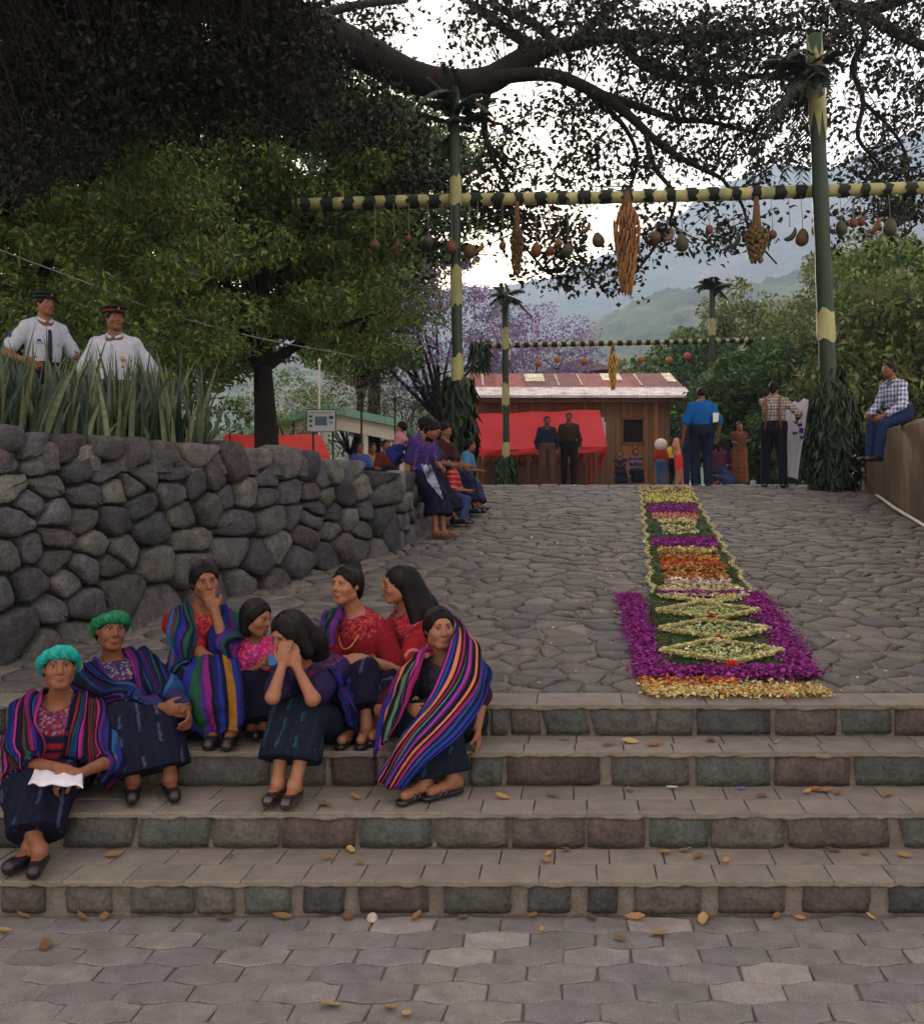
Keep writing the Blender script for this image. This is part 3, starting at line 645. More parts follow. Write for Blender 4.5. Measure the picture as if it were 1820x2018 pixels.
# ---------------------------------------------------------------- hills
def hill(name, prof, Y, depth, mat, amp, seed):
    us = np.linspace(prof[0][0], prof[-1][0], 420); vs = np.interp(us, [p[0] for p in prof], [p[1] for p in prof]); nD = 44
    V = np.zeros((len(us), nD, 3))
    for j in range(nD):
        t = j / (nD-1); yy = Y - depth * (1 - t)
        x = (us-910)/1951 * Y; zr = E + (970-vs)/1951 * Y
        V[:, j, 0] = x * (1 - .12*(1-t)); V[:, j, 1] = yy; V[:, j, 2] = 1 + (zr-1) * (t ** .8)
    P = V.reshape(-1, 3); P[:, 2] += (wob(P, 9.0/Y, seed)*amp*1.5 + wob(P, 33.0/Y, seed+2)*amp*.8 + wob(P, 110.0/Y, seed+4)*amp*.5 + np.abs(wob(P*[1, 1, .3], 520.0/Y, seed+6))*amp*.9 + wob(P*[1, 1, .3], 1300.0/Y, seed+7)*amp*.35) * np.tile(np.clip(np.linspace(0, 3, nD), 0, 1), len(us))
    I = np.arange(len(us)*nD).reshape(len(us), nD); Fa = np.stack([I[:-1,:-1], I[1:,:-1], I[1:,1:], I[:-1,1:]], -1).reshape(-1, 4)
    return tag(ob(name, P, Fa, mat, smooth=True), kind='structure')
hm = M('hill_scrub', rgb(52, 78, 54), var=.6, scale=.09, col2=rgb(88, 92, 68), detail=9, bump=1.6, bscale=.2)
hm2 = M('mountain_scrub', rgb(58, 76, 66), var=.5, scale=.022, col2=rgb(96, 90, 84), detail=10, bump=4, bscale=.08)
hill('hill', [(-900, 700), (400, 720), (900, 705), (1080, 692), (1150, 652), (1230, 612), (1320, 582), (1420, 566), (1500, 556), (1600, 530), (1700, 500), (1820, 470), (2100, 430), (2800, 520)], 520, 240, hm, 2.6, 1.0)
hill('mountain', [(-1600, 620), (0, 560), (500, 600), (760, 600), (900, 575), (1050, 560), (1180, 520), (1300, 455), (1400, 395), (1480, 345), (1560, 322), (1610, 330), (1680, 310), (1760, 280), (1850, 250), (2200, 180), (3400, 420)], 1400, 700, hm2, 9.0, 2.0)
# ---------------------------------------------------------------- hazy air
HZ = MB(); HZ.box((-3300, -60, -2), (3800, 1520, 640))
hz_m = bpy.data.materials.new('haze_air'); hz_m.use_nodes = True; hn = hz_m.node_tree
for n_ in list(hn.nodes):
    if n_.type == 'BSDF_PRINCIPLED': hn.nodes.remove(n_)
pv = hn.nodes.new('ShaderNodeVolumePrincipled'); pv.inputs['Color'].default_value = (.60, .78, 1.0, 1); pv.inputs['Density'].default_value = .0005
pv.inputs['Anisotropy'].default_value = .2
hn.links.new(pv.outputs[0], hn.nodes['Material Output'].inputs['Volume'])
tag(HZ.build('haze', hz_m), kind='stuff')
# ---------------------------------------------------------------- snake plants on the wall
m_blade = M('snake_leaf', src='obj', var=.45, scale=14, stretch=(.25, .25, 1.6), rough=.45, spec=.4, rand=.2)
def blade_mesh(k):
    n = 9; L = 1.0; V = []; bend = random.uniform(-.18, .18); tw = random.uniform(-.9, .9); w0 = random.uniform(.014, .022)
    for i in range(n):
        t = i/(n-1); w_ = w0 * (1 - t**3.2) * (0.72 + .5*sin(pi*min(t*1.1, 1))) + .0015; a = tw*t
        cx = bend*t*t; cup = .25
        for sgn in (-1, -.35, .35, 1):
            V.append((cx + sgn*w_*cos(a), sgn*w_*sin(a) + cup*w_*abs(sgn), t*L))
    Fa = [(i*4+j, i*4+j+1, (i+1)*4+j+1, (i+1)*4+j) for i in range(n-1) for j in range(3)]
    return mesh_np('leaf', V, Fa, m_blade, True)
bms = [blade_mesh(k) for k in range(8)]
where = ['at the far left edge', 'left of the first policeman', 'below the first policeman', 'between the two policemen', 'below the second policeman', 'right of the second policeman', 'with its longest blades', 'by the feathery tree trunk', 'at the right end of the row', 'behind the first ones on the left', 'in the back row on the left', 'in the back row behind the policemen', 'in the back row', 'in the back row on the right']
for i in range(14):
    u = [2, 48, 95, 142, 190, 238, 288, 340, 388, 435, 30, 130, 230, 330][i]
    k = (u-910)/1951; Y = 5.585/(.5-k); s_ = (Y-5.77)/WD[1]; back = .34 if i < 10 else .62
    p = P0 + WD*s_ - WN*back; tall = [.94, .88, .86, .84, .80, .82, .90, .98, 1.02, .96, 1.12, 1.08, 1.04, 1.02][i]
    sp = thing('snake_plant', (*p, 1.80), f'upright snake plant on the stone wall, {where[i]}', 'plant', 'snake plants along the wall')
    for q in range(54 if i < 10 else 36):
        tall_ = tall*.9; o = link('leaf', bms[random.randrange(8)], sp, (random.gauss(0, .12), random.gauss(0, .12), 0), color=random.choice([rgb(60, 80, 56), rgb(50, 70, 54), rgb(78, 92, 62), rgb(58, 74, 52), rgb(98, 104, 72), rgb(42, 60, 46)]))
        h = tall_ * random.uniform(.55, 1.12); o.scale = (1, 1, h) if h > .4 else (.8, .8, h)
        o.rotation_euler = (random.gauss(0, .11), random.gauss(0, .11), random.uniform(0, 2*pi))
# two floppy fleshy leaves at the end of the row
ag = thing('drooping_plant', (*(P0 + WD*1.95 - WN*.3), 1.95), 'pale broad leaved plant drooping over the wall end by the tree trunk', 'plant')
for q in range(9):
    o = link('leaf', bms[q % 8], ag, (random.gauss(0, .05), random.gauss(0, .05), 0), color=rgb(120, 130, 112)); o.scale = (1.3, 1.3, random.uniform(.25, .42))
    o.rotation_euler = (random.uniform(-.9, .9), random.uniform(-.9, .9), random.uniform(0, 6.3))
# ================================================================ GATES OF POLES, LEAVES AND FRUIT
random.seed(21)
m_pole = M('green_stem', rgb(22, 46, 26), var=.35, scale=4, stretch=(1, 1, .5), rough=.5, spec=.4, bump=.006, bscale=20, col2=rgb(32, 50, 28))
m_pale = M('pale_stem', rgb(166, 162, 112), var=.22, scale=6, stretch=(1, 1, .4), rough=.55, bump=.004, bscale=30, col2=rgb(134, 138, 92))
m_band = M('dark_leaf_band', rgb(22, 30, 18), var=.4, scale=8, rough=.6)
m_string = M('string', rgb(120, 110, 96), var=.1)
m_frond = M('frond', src='attr', var=.3, scale=4, rough=.5, spec=.35, trans=.15)
def sleeve(A, B, rA, rB, t0, t1, name, mat, parent, n=14, k=5, rag=.05, off=.014):
    """ragged-edged sleeve on the pole from A to B between fractions t0..t1"""
    A, B = np.array(A), np.array(B); D = B - A; L = np.linalg.norm(D); a, b = frame(D, (0, 1, 0) if abs(norm(D)[2]) > .9 else (0, 0, 1)); V = []
    ra = [random.uniform(-1, 1)*rag for _ in range(n)]; rb = [random.uniform(-1, 1)*rag for _ in range(n)]
    for i in range(k + 1):
        for j in range(n):
            t = t0*L + (t1-t0)*L*i/k + (ra[j] if i == 0 else rb[j] if i == k else 0); f = t / L
            r = (rA + (rB-rA)*f + off) * (1 + .02*sin(j*3+i)); th = 2*pi*j/n
            V.append(A + D*f + r*(cos(th)*a + sin(th)*b))
    return ob(name, V, [(i*n+j, i*n+(j+1) % n, (i+1)*n+(j+1) % n, (i+1)*n+j) for i in range(k) for j in range(n)], mat, parent, smooth=True)
def fronds(specs, name, parent, pal):
    """specs: (root, direction, length, droop, leaflet length): feathered palm fronds in one mesh"""
    Ps, Ds, Ns, Ls, Ws, Cs = [], [], [], [], [], []; mbs = MB()
    for root, d, L, droop, ll in specs:
        d = norm(d); n = 12; P = [np.array(root) + d*L*t - np.array([0, 0, droop*L*t*t]) for t in np.linspace(0, 1, n)]
        mbs.tube(P, np.linspace(.012, .003, n), 4, cap=False)
        P = np.array(P); T = np.gradient(P, axis=0)
        for i in np.linspace(1, n-1, 26):
            i0 = int(i); p = P[i0] + (P[min(i0+1, n-1)] - P[i0])*(i-i0); t = norm(T[i0]); s_, u_ = frame(t)
            for sg in (-1, 1):
                dd = norm(t*.55 + sg*s_*.9 - np.array([0, 0, .35])); l_ = ll*random.uniform(.7, 1.1)*(1-.5*i/n)
                Ps.append(p + dd*l_*.5); Ds.append(dd); Ns.append(u_ + rng.normal(0, .3, 3)); Ls.append(l_); Ws.append(.03*random.uniform(.8, 1.3)); Cs.append(np.array(random.choice(pal))*random.uniform(.7, 1.2))
    V, Fa = leaves_mesh(np.array(Ps), np.array(Ds), np.array(Ns), np.array(Ls), np.array(Ws), .2)
    o = ob(name, V, Fa, m_frond, parent, col=np.repeat(np.array(Cs), 4, axis=0)); o['kind'] = 'stuff'
    st = mbs.build('frond_stems', m_pole, parent); st['kind'] = 'stuff'
pal_palm = [rgb(34, 52, 28), rgb(28, 44, 26), rgb(44, 62, 32), rgb(52, 64, 34)]
def leaf_skirt(parent, x, y, z0, z1, rx, n, L, W, pal, name='leaf_bundle', droop=.25, taper=.6):
    """bundle of big hanging leaves tied round the foot of a pole"""
    t = rng.random(n); th = rng.uniform(0, 2*pi, n); z = z0 + (z1-z0)*t
    r = rx*(.35 + .65*rng.random(n)**.5)*(1 - (1-taper)*np.abs(t-.45)*1.2)
    P = np.stack([x + r*np.cos(th), y + r*np.sin(th)*.8, z], 1)
    D = np.stack([np.cos(th)*.5, np.sin(th)*.5, -np.ones(n)*rng.uniform(.5, 1.3, n)], 1) + rng.normal(0, .25, (n, 3))
    N_ = np.stack([np.cos(th), np.sin(th), np.full(n, .5)], 1) + rng.normal(0, .35, (n, 3))
    C = np.asarray(pal)[rng.integers(0, len(pal), n)]*rng.uniform(.6, 1.25, (n, 1))
    V, Fa = leaves_mesh(P, D, N_, L*rng.uniform(.6, 1.3, n), W*rng.uniform(.6, 1.3, n), droop)
    o = ob(name, V, Fa, m_frond, parent, col=np.repeat(C, 4, axis=0)); o['kind'] = 'stuff'
def pole(label, A, B, r0, r1, pales, name='gate_pole'):
    t = thing(name, A, label, 'pole'); A = np.array(A); B = np.array(B); L = B - A
    P = [A*0 + L*f + np.array([.006*sin(f*7), .006*cos(f*5), 0]) for f in np.linspace(0, 1, 16)]
    Vt, Ft = tube(P, [ (r0 + (r1-r0)*i/15) * (1.0 + .05*sin(i*2.1)) for i in range(16)], 14); ob('stem', Vt, Ft, m_pole, t, smooth=True)
    for a, b in pales: sleeve((0, 0, 0), L, r0, r1, a, b, 'pale_band', m_pale, t)
    return t
def vfrac(A, B, v, Y): return (E - (v-970)/1951*Y - A[2]) / (B[2] - A[2])
GY = 15.9
A = (-.06, GY, float(ramp_z(GY))); B = (-.12, GY, 8.2)
pl = pole('tall green pole with pale bands and leafy foot left of the shed', A, B, .092, .078, [(vfrac(A, B, b, GY), vfrac(A, B, a, GY)) for a, b in ((348, 402), (528, 602), (700, 752))])
leaf_skirt(pl, 0, 0, .12, 1.72, .36, 520, .34, .10, [rgb(28, 44, 26), rgb(34, 52, 30), rgb(25, 38, 24), rgb(50, 66, 40)])
fronds([((0, 0, 6.35 - random.random()*.7), (cos(a), sin(a)*.7, random.uniform(-.3, 1.6)), random.uniform(.35, .85), random.uniform(.1, .7), .3) for a in np.linspace(0, 12.56, 20)[:-1]], 'palm_tuft', pl, pal_palm)
A = (5.83, 15.6, float(ramp_z(15.6))); B = (5.55, 15.6, 8.9)
pr = pole('thick tall green pole leaning slightly, at the right of the flower carpet', A, B, .135, .115, [(vfrac(A, B, b, 15.6), vfrac(A, B, a, 15.6)) for a, b in ((612, 672),)])
sleeve((0, 0, 0), np.array(B) - np.array(A), .135, .115, .80, .985, 'pale_band', m_pale, pr, rag=.3)
leaf_skirt(pr, .05, 0, .0, 1.45, .47, 1300, .19, .05, [rgb(30, 46, 26), rgb(38, 56, 32), rgb(26, 40, 24), rgb(54, 72, 42)], taper=.75)
leaf_skirt(pr, .0, 0, 1.1, 1.9, .27, 200, .24, .06, [rgb(40, 60, 34), rgb(50, 74, 42), rgb(34, 52, 32)], name='upper_leaves')
fronds([((-.25, 0, 6.75 - random.random()*.5), (-cos(a)*1.0 - .3, sin(a)*.8, random.uniform(-.6, 1.2)), random.uniform(.5, 1.4), random.uniform(.2, .9), .34) for a in np.linspace(-2.0, 2.0, 22)], 'palm_tuft', pr, pal_palm)
# striped crossbar
CA, CB = pt(588, 403, 16.15), pt(1990, 367, 15.85)
cb = thing('crossbar', CA, 'long pale green bar with dark bands laid across the two tall poles', 'bar')
D = CB - CA; Vt, Ft = tube([D*f + np.array([0, 0, .015*sin(f*9)]) for f in np.linspace(0, 1, 24)], .098, 14); ob('stem', Vt, Ft, m_pale, cb, smooth=True)
nb = 33
for i in range(nb):
    f = (i + .12)/nb; sleeve((0, 0, 0), D, .098, .098, f, f + .0140 + random.uniform(-.002, .003), 'leaf_band', m_band, cb, rag=.035, k=2)
def bar_z(x): f = (x - CA[0])/D[0]; return CA + D*f
# ---------------------------------------------------------------- fruit on strings
m_fruit = M('fruit_skin', src='obj', var=.35, scale=14, rough=.5, spec=.35, bump=.003, bscale=60, rand=.1)
def round_mesh(pear=.0, ridge=0.0):
    V, Fa = [], []; n, k = 12, 8
    for i in range(k+1):
        t = pi*i/k
        for j in range(n):
            r = sin(t)*(1 - pear*cos(t)*.5)*(1 + ridge*cos(j*6*pi/n*2)); V.append((r*cos(2*pi*j/n), r*sin(2*pi*j/n), cos(t)*(1.05+pear*.35)))
    Fa = [(i*n+j, (i+1)*n+j, (i+1)*n+(j+1) % n, i*n+(j+1) % n) for i in range(k) for j in range(n)]
    return mesh_np('fruit', V, Fa, m_fruit, True)
R_ROUND, R_PEAR, R_RIDGE = round_mesh(.05), round_mesh(.55), round_mesh(.25, .06)
def banana_mesh():
    P = [(1.1*sin(a)-.4, 0, -1.1*cos(a)+.3) for a in np.linspace(-.2, 1.9, 9)]; R = [.1, .24, .3, .33, .33, .32, .28, .2, .07]
    V, Fa = tube(P, R, 8); return mesh_np('fruit', V, Fa, m_fruit, True)
R_BAN = banana_mesh()
m_stem = M('dry_stalk', rgb(92, 78, 56), var=.3, scale=9)
BR_, GN_, OR_, YL_, DKG = rgb(126, 92, 56), rgb(92, 98, 62), rgb(152, 90, 52), rgb(150, 114, 60), rgb(70, 76, 50)
fruits = [(738,482,'pear',.10,BR_,'brown gourd hanging at the far left end of the striped bar'), (775,480,'ban',.13,BR_,'brown plantain next to the leftmost gourd'), (805,470,'round',.06,OR_,'small reddish fruit left of the left pole, beside the green melon'),
  (843,475,'round',.10,GN_,'round green melon hanging left of the left pole'), (889,485,'pear',.10,OR_,'orange brown squash hanging right against the left pole'), (925,496,'round',.11,BR_,'round brown gourd just right of the left pole'),
  (941,484,'ban',.13,YL_,'plantain touching the gourd right of the left pole'), (990,484,'round',.07,OR_,'small orange fruit between the left pole and the dark bunch'), (1056,492,'pear',.10,OR_,'orange squash right of the narrow dark bunch'),
  (1083,494,'round',.08,OR_,'bright orange fruit beside the orange squash'), (1118,493,'round',.11,GN_,'round green gourd left of the maize bunch'), (1100,478,'pear',.07,YL_,'small yellowish gourd above the round green one'),
  (1150,446,'ban',.14,YL_,'curved yellow plantain hanging high left of the maize'), (1178,472,'pear',.115,BR_,'brown bottle gourd directly left of the maize bunch'), (1290,468,'round',.11,BR_,'round brown gourd directly right of the maize bunch'),
  (1315,458,'ban',.15,YL_,'plantain pair hanging right of the round brown gourd'), (1343,478,'pear',.12,GN_,'green pear shaped gourd right of the maize bunch'), (1397,452,'round',.075,OR_,'small red fruit halfway to the right pole'),
  (1445,470,'ban',.14,DKG,'dark crescent plantain left of the big dark bunch'), (1521,462,'round',.085,OR_,'orange fruit right of the big dark bunch'), (1555,458,'ban',.14,DKG,'dark plantain left of the round gourd by the right pole'),
  (1580,467,'pear',.12,BR_,'brown pear shaped gourd near the right pole'), (1613,452,'ridge',.13,BR_,'rough brown fruit half hidden by the right pole'), (1657,450,'round',.11,GN_,'round green melon just right of the right pole'),
  (1681,439,'round',.085,OR_,'left one of two orange fruits right of the right pole'), (1696,436,'round',.08,OR_,'right one of two orange fruits right of the right pole'), (1718,442,'ban',.16,OR_,'orange plantain right of the two orange fruits'),
  (1753,447,'pear',.125,GN_,'green gourd hanging at the right end of the striped bar')]
FK = {'round': (R_ROUND, 'melon'), 'pear': (R_PEAR, 'gourd'), 'ban': (R_BAN, 'plantain'), 'ridge': (R_RIDGE, 'fruit')}
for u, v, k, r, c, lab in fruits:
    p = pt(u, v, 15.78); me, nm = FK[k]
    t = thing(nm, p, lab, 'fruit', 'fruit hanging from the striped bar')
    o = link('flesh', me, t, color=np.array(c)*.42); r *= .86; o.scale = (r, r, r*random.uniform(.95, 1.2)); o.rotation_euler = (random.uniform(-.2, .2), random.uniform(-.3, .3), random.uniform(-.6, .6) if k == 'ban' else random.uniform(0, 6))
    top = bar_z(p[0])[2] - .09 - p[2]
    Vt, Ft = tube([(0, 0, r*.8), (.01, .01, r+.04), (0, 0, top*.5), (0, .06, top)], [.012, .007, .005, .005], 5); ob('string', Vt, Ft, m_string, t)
# maize bunches: many cobs tied round a core
m_cob = M('maize_cob', src='obj', var=.3, scale=30, rough=.6, bump=.006, bscale=90, rand=.25)
def cob_mesh():
    n = 8; Z = np.linspace(0, -1, 7); R = [.35, .5, .52, .5, .42, .3, .08]; V, Fa = tube([(0, 0, z) for z in Z], R, n); return mesh_np('cob', V, Fa, m_cob, True)
COB = cob_mesh()
def bunch(name, label, top, H, Rad, n, colr, cl, cat='maize bunch', cw=.055, stalk=.2):
    t = thing(name, top, label, cat)
    for i in range(n):
        f = ((i + .5)/n); z = -stalk - (H-stalk-cl*.6)*f; prof = Rad*(.35 + .75*math.sqrt(min(1, f*5)))*(1 - .55*f**1.6)
        th = i*2.39996; rr = prof*random.uniform(.8, 1.0)
        o = link('cob', COB, t, (rr*cos(th), rr*sin(th), z + random.uniform(-.03, .03)), color=np.array(colr)*random.uniform(.75, 1.2))
        s_ = cl*random.uniform(.85, 1.2); o.scale = (cw, cw, s_); o.rotation_euler = (-.22*sin(th)*1.0, .22*cos(th)*1.0*-1, random.uniform(0, 6))
        tl = .10 - .28*f; o.rotation_euler = (tl*sin(th) + random.gauss(0, .05), -tl*cos(th) + random.gauss(0, .05), 0)
    Vt, Ft = tube([(0, 0, .12), (0, 0, -stalk), (0, 0, -H*.55), (0, 0, -H*.92)], [.035, Rad*.45, Rad*.72, Rad*.2], 10); ob('core', Vt, Ft, M('bunch_core', rgb(92, 66, 40), var=.3, scale=20), t, smooth=True)
    return t
bunch('maize_bunch', 'long hanging bunch of brown maize cobs in the middle of the striped bar', pt(1235, 392, 15.62), 1.48, .20, 190, rgb(150, 110, 70), .17, cw=.034, stalk=.1)
bunch('fruit_bunch', 'big dark palm fruit bunch hanging left of the right pole', pt(1490, 402, 15.7), .92, .17, 110, rgb(104, 88, 48), .075, 'fruit bunch', .055, .35)
bunch('fruit_bunch', 'narrow dark palm fruit bunch hanging right of the left pole', pt(1018, 412, 15.8), 1.05, .10, 80, rgb(96, 76, 46), .085, 'fruit bunch', .045, .3)
# ---------------------------------------------------------------- second gate further back
G2 = 27.0
for u0, u1, vt, pales, lab in ((997, 995, 575, ((648, 690), (756, 800), (872, 905)), 'thin far gate post with pale bands in front of the shed'),
                               (1405, 1402, 560, ((628, 660), (716, 745)), 'thin far gate post with palm leaves behind the man in blue')):
    A = pt(u0, 958, G2); A[2] = 1.8; B = pt(u1, vt, G2)
    p2 = pole(lab, A, B, .095, .08, [(vfrac(A, B, b, G2), vfrac(A, B, a, G2)) for a, b in pales])
    H = B[2] - A[2]
    fronds([((0, 0, H - .1), (cos(a), sin(a)*.7, random.uniform(-.5, 1.4)), random.uniform(.3, .7), random.uniform(.2, 1.0), .3) for a in np.linspace(0, 6.28, 12)[:-1]], 'palm_tuft', p2, pal_palm)
    if u0 < 1200: leaf_skirt(p2, 0, 0, .05, .85, .34, 320, .26, .07, [rgb(44, 66, 36), rgb(56, 80, 44)])
C2A, C2B = pt(938, 682, G2+.15), pt(1490, 670, G2+.1); D2 = C2B - C2A
cb2 = thing('crossbar', C2A, 'thin dark and pale striped bar of the far gate above the shed roof', 'bar')
Vt, Ft = tube([D2*f for f in np.linspace(0, 1, 12)], .062, 10); ob('stem', Vt, Ft, m_pale, cb2, smooth=True)
for i in range(30): f = (i+.1)/30; sleeve((0, 0, 0), D2, .062, .062, f, f + .018, 'leaf_band', m_band, cb2, rag=.02, k=2, n=8)
leaf_skirt(cb2, .1, 0, -.7, .1, .35, 160, .35, .08, [rgb(40, 60, 34), rgb(54, 76, 42)], name='palm_leaves'); leaf_skirt(cb2, D2[0], 0, -.8, .1, .35, 160, .35, .08, [rgb(40, 60, 34), rgb(54, 76, 42)], name='palm_leaves')
bunch('maize_bunch', 'yellow maize bunch hanging from the far gate in front of the shed roof', pt(1207, 684, G2-.1), 1.15, .13, 70, rgb(206, 164, 74), .16, cw=.04, stalk=.12)
for i, (u, v, c, lab) in enumerate([(1060, 716, OR_, 'leftmost small orange fruit under the far bar'), (1098, 708, YL_, 'small yellow fruit hung under the far bar left of the maize'), (1150, 712, OR_, 'small orange fruit under the far bar directly left of its maize'),
        (1262, 708, YL_, 'small yellow fruit directly right of the far maize bunch'), (1290, 708, GN_, 'small green fruit under the far bar'), (1318, 710, OR_, 'small orange fruit near the far right post'), (1354, 702, rgb(170, 60, 48), 'small red fruit beside the far right post')]):
    p = pt(u, v, G2+.1); t = thing('fruit', p, lab, 'fruit', 'fruit hanging from the far bar'); o = link('flesh', R_ROUND, t, color=c); o.scale = (.1,)*3
    f = (p[0]-C2A[0])/D2[0]; zt = C2A[2] + D2[2]*f - p[2] - .05; Vt, Ft = tube([(0, 0, .08), (0, .02, zt)], .006, 4); ob('string', Vt, Ft, m_string, t)
# ================================================================ FLOWER CARPET
carpet = thing('flower_carpet', (1.4, 5.0, .642), 'long flower carpet with purple borders and cream diamonds running up the street', 'flower carpet')
corg = np.array([1.4, 5.0, .642])
def cx(Y): return 1.40 + .17*(Y - 5)
def cz(Y): return np.where(Y < YR, Z4, ramp_z(Y))
m_pet = M('petal', src='attr', var=.2, scale=30, rough=.7, trans=.2)
def petals(name, X_, Y_, pal, L=.03, W=.022, h=.03, tilt=.5, z0=.02):
    n = len(X_); P = np.stack([X_, Y_, cz(Y_) + z0 + rng.random(n)*h], 1); D = rand_dirs(n); D[:, 2] *= .4
    N_ = rng.normal(0, tilt, (n, 3)); N_[:, 2] += 1
    C = np.asarray(pal)[rng.integers(0, len(pal), n)]*rng.uniform(.75, 1.15, (n, 1))
    V, Fa = leaves_mesh(P, D, N_, L*rng.uniform(.6, 1.4, n), W*rng.uniform(.6, 1.4, n), .1)
    o = ob(name, V - corg, Fa, m_pet, carpet, col=np.repeat(C, 4, axis=0)); o['kind'] = 'stuff'; return o
def U(a, b, n): return rng.uniform(a, b, n)
# mat of green needles
ys = np.linspace(5.45, 16.0, 60); prof = []
for y in ys:
    wl_, wr_ = (.42, .40) if y < 7.65 else (.37, .37)
    for k in range(7): prof.append((cx(y) - wl_ + (wl_+wr_)*k/6, y, float(ramp_z(y)) + .013 + .004*sin(y*40+k*5)))
Fa = [(i*7+k, i*7+k+1, (i+1)*7+k+1, (i+1)*7+k) for i in range(59) for k in range(6)]
ob('needle_mat', np.array(prof) - corg, Fa, M('needle_mat', rgb(58, 74, 38), var=.5, scale=40, bump=.01, bscale=120), carpet)
n = 9000; Yn = 5.45 + 10.5*rng.random(n)**1.5; Xn = cx(Yn) + U(-.42, .40, n)*np.where(Yn < 7.65, 1, .9)
petals('pine_needles', Xn, Yn, [rgb(72, 92, 44), rgb(56, 76, 38), rgb(88, 104, 54)], L=.07, W=.006, h=.012, tilt=.2, z0=.014)
PUR = [rgb(146, 42, 134), rgb(128, 32, 122), rgb(162, 58, 150), rgb(112, 26, 98), rgb(170, 72, 154)]
n = 2600; Yp = U(5.42, 7.62, n); f = (Yp-5.42)/2.2; petals('purple_border', cx(Yp) - (.44 + .12*f) + rng.normal(0, .048, n), Yp, PUR, h=.022)
n = 2600; Yp = U(5.42, 7.62, n); f = (Yp-5.42)/2.2; petals('purple_border', cx(Yp) + (.42 - .02*f) + rng.normal(0, .048, n), Yp, PUR, h=.022)
n = 1500; Xp = U(-.42, .46, n); Yp = 5.47 + .05*rng.normal(0, 1, n) + .05*np.abs(Xp); petals('purple_border', 1.46 + Xp, Yp, PUR, h=.04)
CRE = [rgb(226, 214, 158), rgb(206, 202, 142), rgb(232, 220, 176), rgb(196, 196, 130)]
def line(x0, y0, x1, y1, n, sp=.008):
    t = rng.random(n); return x0 + (x1-x0)*t + rng.normal(0, sp, n), y0 + (y1-y0)*t + rng.normal(0, sp*1.6, n)
Xl, Yl, Xf, Yf = [], [], [], []
for yc in (5.92, 6.46, 7.0):
    hw, hd = .36, .25; c0 = cx(yc)
    for a, b, c, d in ((-hw, 0, 0, hd), (0, hd, hw, 0), (hw, 0, 0, -hd), (0, -hd, -hw, 0)):
        x, y = line(c0+a, yc+b, c0+c, yc+d, 620, .005); Xl.append(x); Yl.append(y)
    n = 1500; a = U(-1, 1, n); b = U(-1, 1, n); k = np.abs(a)+np.abs(b) < .78; Xf.append(c0 + a[k]*hw); Yf.append(yc + b[k]*hd)
for a, b, c, d in ((-.33, 7.5, 0, 7.27), (0, 7.27, .33, 7.5), (-.33, 7.5, .33, 7.5)):
    x, y = line(cx(7.5)+a, b, cx(7.5)+c, d, 300, .014); Xl.append(x); Yl.append(y)
petals('cream_diamond', np.concatenate(Xl), np.concatenate(Yl), CRE, L=.028, W=.018, h=.02, z0=.03)
petals('pale_filling', np.concatenate(Xf), np.concatenate(Yf), [rgb(196, 204, 140), rgb(170, 184, 118), rgb(216, 214, 162)], L=.028, W=.016, h=.012, z0=.024)
YEL = [rgb(222, 210, 150), rgb(214, 204, 130), rgb(204, 172, 88), rgb(214, 190, 116), rgb(190, 138, 66), rgb(220, 206, 150), rgb(172, 88, 58), rgb(214, 200, 150)]
n = 2600; petals('yellow_petals', 1.43 + U(-.47, .47, n) + rng.normal(0, .02, n), 5.12 + .12*rng.normal(0, .62, n)+.06, YEL, L=.026, W=.017, h=.012)
n = 260; petals('orange_petals', 1.2 + U(-.25, .3, n), 5.34 + rng.normal(0, .04, n), [rgb(222, 136, 52), rgb(232, 168, 74), rgb(198, 84, 48)], L=.028, W=.018, h=.018)
ORA = [rgb(196, 132, 62), rgb(184, 104, 54), rgb(206, 166, 98), rgb(172, 78, 54), rgb(190, 150, 80)]
for nm, ya, yb, pal, n, hw in (('cream_petals', 7.62, 7.78, CRE, 420, .33), ('white_petals', 7.85, 8.12, [rgb(224, 212, 190), rgb(210, 178, 170)], 300, .27), ('orange_petals', 8.15, 8.45, ORA, 380, .27), ('orange_petals', 8.55, 8.9, ORA, 420, .28),
        ('red_petals', 8.85, 9.0, [rgb(196, 62, 46), rgb(216, 120, 60)], 200, .27), ('orange_petals', 9.05, 9.35, ORA, 380, .28), ('orange_petals', 9.5, 9.75, YEL, 360, .28), ('purple_band', 9.85, 10.4, PUR, 900, .33),
        ('cream_petals', 10.7, 11.3, CRE, 200, .2), ('cream_petals', 11.5, 11.9, CRE, 200, .22), ('pink_petals', 11.95, 12.4, [rgb(206, 110, 100), rgb(224, 150, 140), rgb(210, 160, 110)], 380, .28),
        ('purple_band', 12.5, 13.4, PUR, 800, .32), ('yellow_petals', 13.7, 14.7, [rgb(220, 206, 110), rgb(206, 196, 96), rgb(230, 216, 150)], 700, .33), ('yellow_petals', 14.8, 15.9, YEL, 480, .42), ('purple_band', 7.5, 7.64, PUR, 360, .34)):
    Yp = U(ya, yb, n); petals(nm, cx(Yp) + U(-hw, hw, n), Yp, pal, L=.04, W=.028, h=.035)
# trailing cream edge threads
for sg in (-1, 1):
    n = 1100; Yp = 7.65 + 8.2*rng.random(n); petals('cream_edge', cx(Yp) + sg*.385 + .02*np.sin(Yp*9) + rng.normal(0, .01, n), Yp, CRE, L=.035, W=.014, h=.015)
petals('stray_petals', 1.5 + rng.normal(0, .75, 260), U(5.0, 11, 260), PUR[:2] + CRE + ORA[:1], L=.024, W=.016, h=.004, z0=.016)
